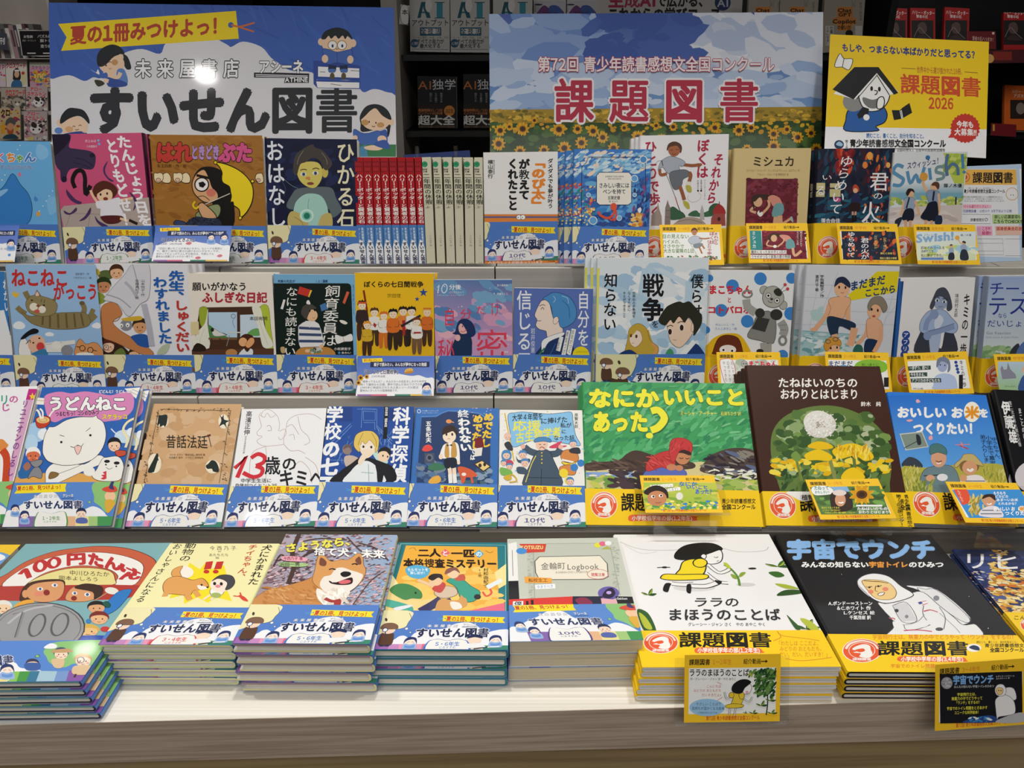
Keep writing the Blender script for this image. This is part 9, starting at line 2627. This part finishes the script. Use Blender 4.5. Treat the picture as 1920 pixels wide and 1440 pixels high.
# ---------------------------------------------------------------- promo cards and their clear holders
ZA, ZB, ZC3, ZT = EYE - .336, EYE - .508, EYE - .601, EYE - .642
for i, (label, at, axes, (w, h), tp, args, tier, art) in enumerate(CARDS):
    s = Solid(); s.box((0, 0, -.0005), (w, h, 0), hexcol('#f9c82c' if tp == 'y' else '#5a78c8'))
    ink = Ink(w, h, 2e-5); ink.draw(CARD_PRIZE if tp == 'y' else CARD_SUMMER, M=((0, h), (w / 1000, 0), (0, -h / (640 if tp == 'y' else 600))), args=args)
    ink.draw(art); merge(s, ink)
    m = frame(at, axes)
    o = link('promo_card', s.me('promo_card', M_MATT)); o.matrix_world = m; tag(o, label, 'card', 'recommendation cards on clear holders')
    # holder: plate behind the card with folded side rims, and a tongue reaching back to what it stands on
    p = Solid(); e = .010; th = .0014; z1 = -.0012
    p.box((-e, -.003, z1 - th), (w + e, h - .004, z1)); p.box((-e, -.003, z1), (w + e, -.0015, z1 + .004))
    inv = m.inverted()
    if tier in 'AB':
        z = (ZA if tier == 'A' else ZB); y = (1.333 if tier == 'A' else 1.157) - .0004
        q = [inv @ Vector((at[0] + dx, yy, zz)) for dx in (0, w) for yy, zz in ((y, z - .009), (y, z - .0075), (at[1] + .002, at[2] - .0005), (at[1] + .002, at[2] - .002))]
    elif tier == 'C':
        q = [inv @ Vector((at[0] + dx, yy, zz)) for dx in (.01, w - .01) for yy, zz in ((at[1] - .012, at[2] - .004), (at[1] - .0135, at[2] - .004), (at[1] - .014, ZC3 + .001), (at[1] - .0125, ZC3 + .001))]
    else:
        q = [inv @ Vector((at[0] + dx, yy, zz)) for dx in (-e, w + e) for yy, zz in ((at[1] + .028, ZT + .0005), (at[1] + .028, ZT + .002), (at[1] + .055, ZT + .002), (at[1] + .055, ZT + .0005))]
    p.face(q[:4]); p.face(q[4:])
    for k in range(4): p.face([q[k], q[(k + 1) % 4], q[4 + (k + 1) % 4], q[4 + k]])
    o = link('acrylic_holder', p.me('acrylic_holder', M_ACR, False)); o.matrix_world = m
    tag(o, 'clear acrylic stand under the ' + label.replace('recommendation ', '').split(',')[0].split(' before ')[0].replace(' in front of', ' before').replace(' and a speech bubble', '').replace(' at right end', ''), 'card holder', 'clear acrylic card holders')
# ---------------------------------------------------------------- table and stepped rack
def plain(name, solid, material, parent=None):
    return link(name, solid.me(name, material, False), parent)
root = bpy.data.objects.new('display_table', None); COL.objects.link(root); root.location = (0, .62, 0)
tag(root, 'pale woodgrain display table carrying all the front stacks', 'table')
def at_root(s): s.V = [(v[0], v[1] - .62, v[2]) for v in s.V]; return s
fy = lambda x: .623 + x * .033
s = Solid(); X = 1.35
top = [(-X, fy(-X)), (X, fy(X)), (X, 1.75), (-X, 1.75)]
s.face([(x, y, ZT) for x, y in top]); s.face([(x, y, ZT - .057) for x, y in reversed(top)])
for a, b2 in ((1, 2), (2, 3), (3, 0)): s.face([(top[a][0], top[a][1], ZT), (top[b2][0], top[b2][1], ZT), (top[b2][0], top[b2][1], ZT - .057), (top[a][0], top[a][1], ZT - .057)])
plain('table_top', at_root(s), M_TABLE, root)
s = Solid(); s.face([(-X, fy(-X), ZT - .057), (X, fy(X), ZT - .057), (X, fy(X), ZT), (-X, fy(-X), ZT)])
a = [(-X, fy(-X) - .0008), (X, fy(X) - .0008)]
s = Solid(); s.face([(a[0][0], a[0][1], ZT - .057), (a[1][0], a[1][1], ZT - .057), (a[1][0], a[1][1], ZT), (a[0][0], a[0][1], ZT)])
s.face([(a[0][0], a[0][1], ZT), (a[1][0], a[1][1], ZT), (a[1][0], a[1][1] + .0007, ZT), (a[0][0], a[0][1] + .0007, ZT)])
plain('edge_band', at_root(s), M_EDGE, root)
s = Solid(); s.face([(-X, fy(-X) + .012, 0), (X, fy(X) + .012, 0), (X, fy(X) + .012, ZT - .0575), (-X, fy(-X) + .012, ZT - .0575)])
s.face([(-X, fy(-X) + .03, 0), (X, fy(X) + .03, 0), (X, fy(X) + .03, ZT - .0575), (-X, fy(-X) + .03, ZT - .0575)])
for k, x in ((0, -X), (1, X)): s.face([(x, fy(x) + .012, 0), (x, 1.74, 0), (x, 1.74, ZT - .0575), (x, fy(x) + .012, ZT - .0575)])
plain('front_panel', at_root(s), M_PANEL, root)
rack = bpy.data.objects.new('stepped_rack', None); COL.objects.link(rack); rack.location = (0, .9, ZT)
tag(rack, 'light grey stepped rack lifting the upper tiers of books', 'rack')
def at_rack(s): s.V = [(v[0], v[1] - .9, v[2] - ZT) for v in s.V]; return s
seams = [-1.35, -1.01, -.515, -.03, .455, .94, 1.35]
t13 = math.tan(math.radians(13))
for z, y, yb in ((ZA, 1.333, 1.62), (ZB, 1.157, 1.331)):
    for a, b2 in zip(seams, seams[1:]):
        s = Solid(); lo = ZT + .001
        s.prism([(y, lo), (y, z - .006), (y + .002, z - .0042), (y + .006, z - .0046), (y + .095, z - .0045 - .095 * t13), (y + .1, z - .1 * t13 - .012), (yb - .001, z - .1 * t13 - .012), (yb - .001, lo)], a + .0012, b2 - .0012)
        plain('tier_unit', at_rack(s), M_RACK, rack)
# slanted tray of the lower row
e = math.radians(42); u = (math.cos(e), math.sin(e)); n = (-math.sin(e), math.cos(e))
Y0, Z0 = .911, ZC3
s = Solid(); dpt = .0492
A0 = (Y0 - n[0] * -.001, Z0 - n[1] * .001)
P = lambda a, b: (Y0 + u[0] * a + n[0] * b, Z0 + u[1] * a + n[1] * b)
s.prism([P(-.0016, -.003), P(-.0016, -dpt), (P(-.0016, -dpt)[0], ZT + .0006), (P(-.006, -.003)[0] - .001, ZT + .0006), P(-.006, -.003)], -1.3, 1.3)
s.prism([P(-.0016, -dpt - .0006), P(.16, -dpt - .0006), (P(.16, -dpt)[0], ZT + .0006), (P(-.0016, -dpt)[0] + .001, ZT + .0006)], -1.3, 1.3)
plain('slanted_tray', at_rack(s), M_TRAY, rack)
s = Solid(); lip = [P(-.0030, .004), P(-.0045, .004), P(-.0045, -.012), P(-.0030, -.012)]
s.prism(lip, -1.28, -.045); plain('tray_lip', at_rack(s), M_DARK, rack)
s = Solid(); s.prism([P(-.0035, .012), P(-.005, .012), P(-.005, -.047), P(-.0035, -.047)], -.04, 1.28)
plain('clear_lip', at_rack(s), M_ACR, rack)
# clear props behind the posters
def prop(x, y, z0, z1, lean, label):
    s = Solid(); s.box((-.011, 0, z0), (.011, .002, z1)); s.box((-.011, -.03, z0), (.011, .03, z0 + .002))
    s.box((-.011, -.014, z1 - .002), (.011, .002, z1)); s.box((-.011, -.014, z1), (.011, -.0125, z1 + .012))
    o = plain('acrylic_prop', s, M_ACR); o.location = (x, y, 0); tag(o, label, 'sign prop', 'clear props under the posters')
zt = ZA - .1 * t13 - .0118
for x, y, z1, l in ((-.72, 1.482, 1.222, 'clear acrylic prop under left half of the cartoon poster'), (-.32, 1.51, 1.225, 'clear acrylic prop under right half of the cartoon poster'), (.10, 1.532, 1.213, 'clear acrylic prop under left half of the sunflower poster'), (.46, 1.532, 1.214, 'clear acrylic prop under right half of the sunflower poster'), (.70, 1.45, 1.238, 'clear acrylic prop under the yellow flyer'), (-.14, 1.502, 1.18, 'clear acrylic prop under the small cream sign')):
    prop(x, y, zt, z1, 0, l)
for x, l in ((-.177, 'left'), (-.105, 'right')):
    s = Solid()
    for k in range(8):
        a0, a1 = (math.tau * v / 8 for v in (k, k + 1)); r = .004
        s.face([(r * math.cos(a0), r * math.sin(a0), -.012), (r * math.cos(a1), r * math.sin(a1), -.012), (r * math.cos(a1), r * math.sin(a1), .014), (r * math.cos(a0), r * math.sin(a0), .014)])
    s.face([(.004 * math.cos(math.tau * k / 8), .004 * math.sin(math.tau * k / 8), .014) for k in range(8)])
    s.box((-.003, -.0045, -.02), (.003, .0005, -.012))
    o = plain('sign_clip', s, M_ACR); o.location = (x, 1.499, 1.226); tag(o, 'clear plastic clip on the %s of the small cream sign' % l, 'clip', 'clear clips on the small cream sign')
# ---------------------------------------------------------------- bookcases behind
def case(name, label, loc):
    r = bpy.data.objects.new(name, None); COL.objects.link(r); r.location = loc; tag(r, label, 'bookcase'); return r
def bx(name, lo, hi, material, r):
    s = Solid(); s.box([a - b for a, b in zip(lo, r.location)], [a - b for a, b in zip(hi, r.location)]); return plain(name, s, material, r)
r = case('bookcase', 'black bookcase with a warm grey end post, behind the gap between the posters', (.4, 2.8, 0))
bx('end_post', (-.385, 2.52, 0), (-.338, 2.98, 2.3), M_POST, r)
bx('back_panel', (-.338, 2.955, 0), (1.12, 2.975, 2.3), M_DARK, r)
for z in (1.4, 1.178, .9): bx('shelf_board', (-.337, 2.56, z - .018), (1.12, 2.954, z - .0008), M_DARK, r)
bx('side_panel', (1.12, 2.54, 0), (1.14, 2.98, 2.3), M_DARK, r)
r = case('bookcase', 'black bookcase of red and orange fantasy books at far right', (2.3, 4.5, 0))
bx('back_panel', (1.5, 4.62, 0), (3.6, 4.64, 2.4), M_DARK, r)
for z in (1.408, 1.018): bx('shelf_board', (1.5, 4.218, z - .02), (3.6, 4.619, z - .001), M_DARK, r)
bx('side_panel', (1.48, 4.2, 0), (1.5, 4.64, 2.4), M_DARK, r)
r = case('magazine_rack', 'white stepped magazine rack at far left', (-3.8, 6.4, 0))
for z, y in ((1.182, 6.258), (1.021, 6.183), (.811, 6.085), (.62, 6.0)):
    bx('step', (-4.9, y - .004, z - .03), (-3.3, y + .2, z - .004), M_RACK, r)
bx('back_panel', (-4.9, 6.47, 0), (-3.3, 6.5, 2.2), M_POST, r)
bx('header_rail', (-4.9, 6.28, 1.38), (-3.3, 6.47, 1.385), M_RACK, r)
bx('side_panel', (-3.3, 6.1, 0), (-3.28, 6.5, 2.2), M_POST, r)
r = case('bookcase', 'dark bookcase of thin volumes high behind the magazine rack', (-4, 6.9, 0))
bx('back_panel', (-6, 7.3, 0), (-2.2, 7.32, 2.5), M_DARK, r)
for z in (1.684, 2.0): bx('shelf_board', (-6, 6.56, z - .03), (-2.2, 7.29, z), M_DARK, r)
rg = random.Random(5); x = -5.05; i = 0
cols = ['#c8c0bc', '#6a686a', '#d8d2cc', '#a88a90', '#4a4a50', '#e0dcd6', '#6a4a50']
while x < -3.6:
    wd = rg.uniform(.02, .045); ht = rg.uniform(.19, .24); c = cols[i % 7]
    r = bpy.data.objects.new('thin_volume', None); COL.objects.link(r); r.location = (x, 6.478, 1.3855)
    tag(r, '%s thin volume standing above the far magazine rack, number %d from the left' % (['pale', 'grey', 'cream', 'rosy', 'dark', 'white', 'brown'][i % 7], i + 1), 'book', 'thin volumes above the far magazine rack')
    s = Solid(); s.box((0, -.12, 0), (wd, -.118, ht), hexcol(c)); s.box((0, -.118, 0), (.0015, -.01, ht), hexcol(c)); s.box((wd - .0015, -.118, 0), (wd, -.01, ht), hexcol(c))
    s.box((wd * .25, -.1205, ht * .35), (wd * .75, -.12, ht * .85), hexcol(cols[(i + 3) % 7])); link('cover', s.me('cover', M_STORE), r)
    s = Solid(); s.box((.0017, -.116, .001), (wd - .0017, -.012, ht - .002)); link('page_block', s.me('page_block', list(PAGE.values())[0], False), r)
    x += wd + .002; i += 1
# ---------------------------------------------------------------- the room
def room(name, lo, hi, material):
    s = Solid(); s.box(lo, hi); o = plain(name, s, material); o['kind'] = 'structure'; return o
room('floor', (-7, -4, -.05), (5, 8, 0), M_FLOOR)
room('ceiling', (-7, -4, 3.0), (5, 8, 3.05), M_CEIL)
room('wall_back', (-7, 8, 0), (5, 8.1, 3.0), M_WALL)
room('wall_front', (-7, -4.1, 0), (5, -4, 3.0), M_WALL)
room('wall_left', (-7.1, -4, 0), (-7, 8, 3.0), M_WALL)
room('wall_right', (5, -4, 0), (5.1, 8, 3.0), M_WALL)
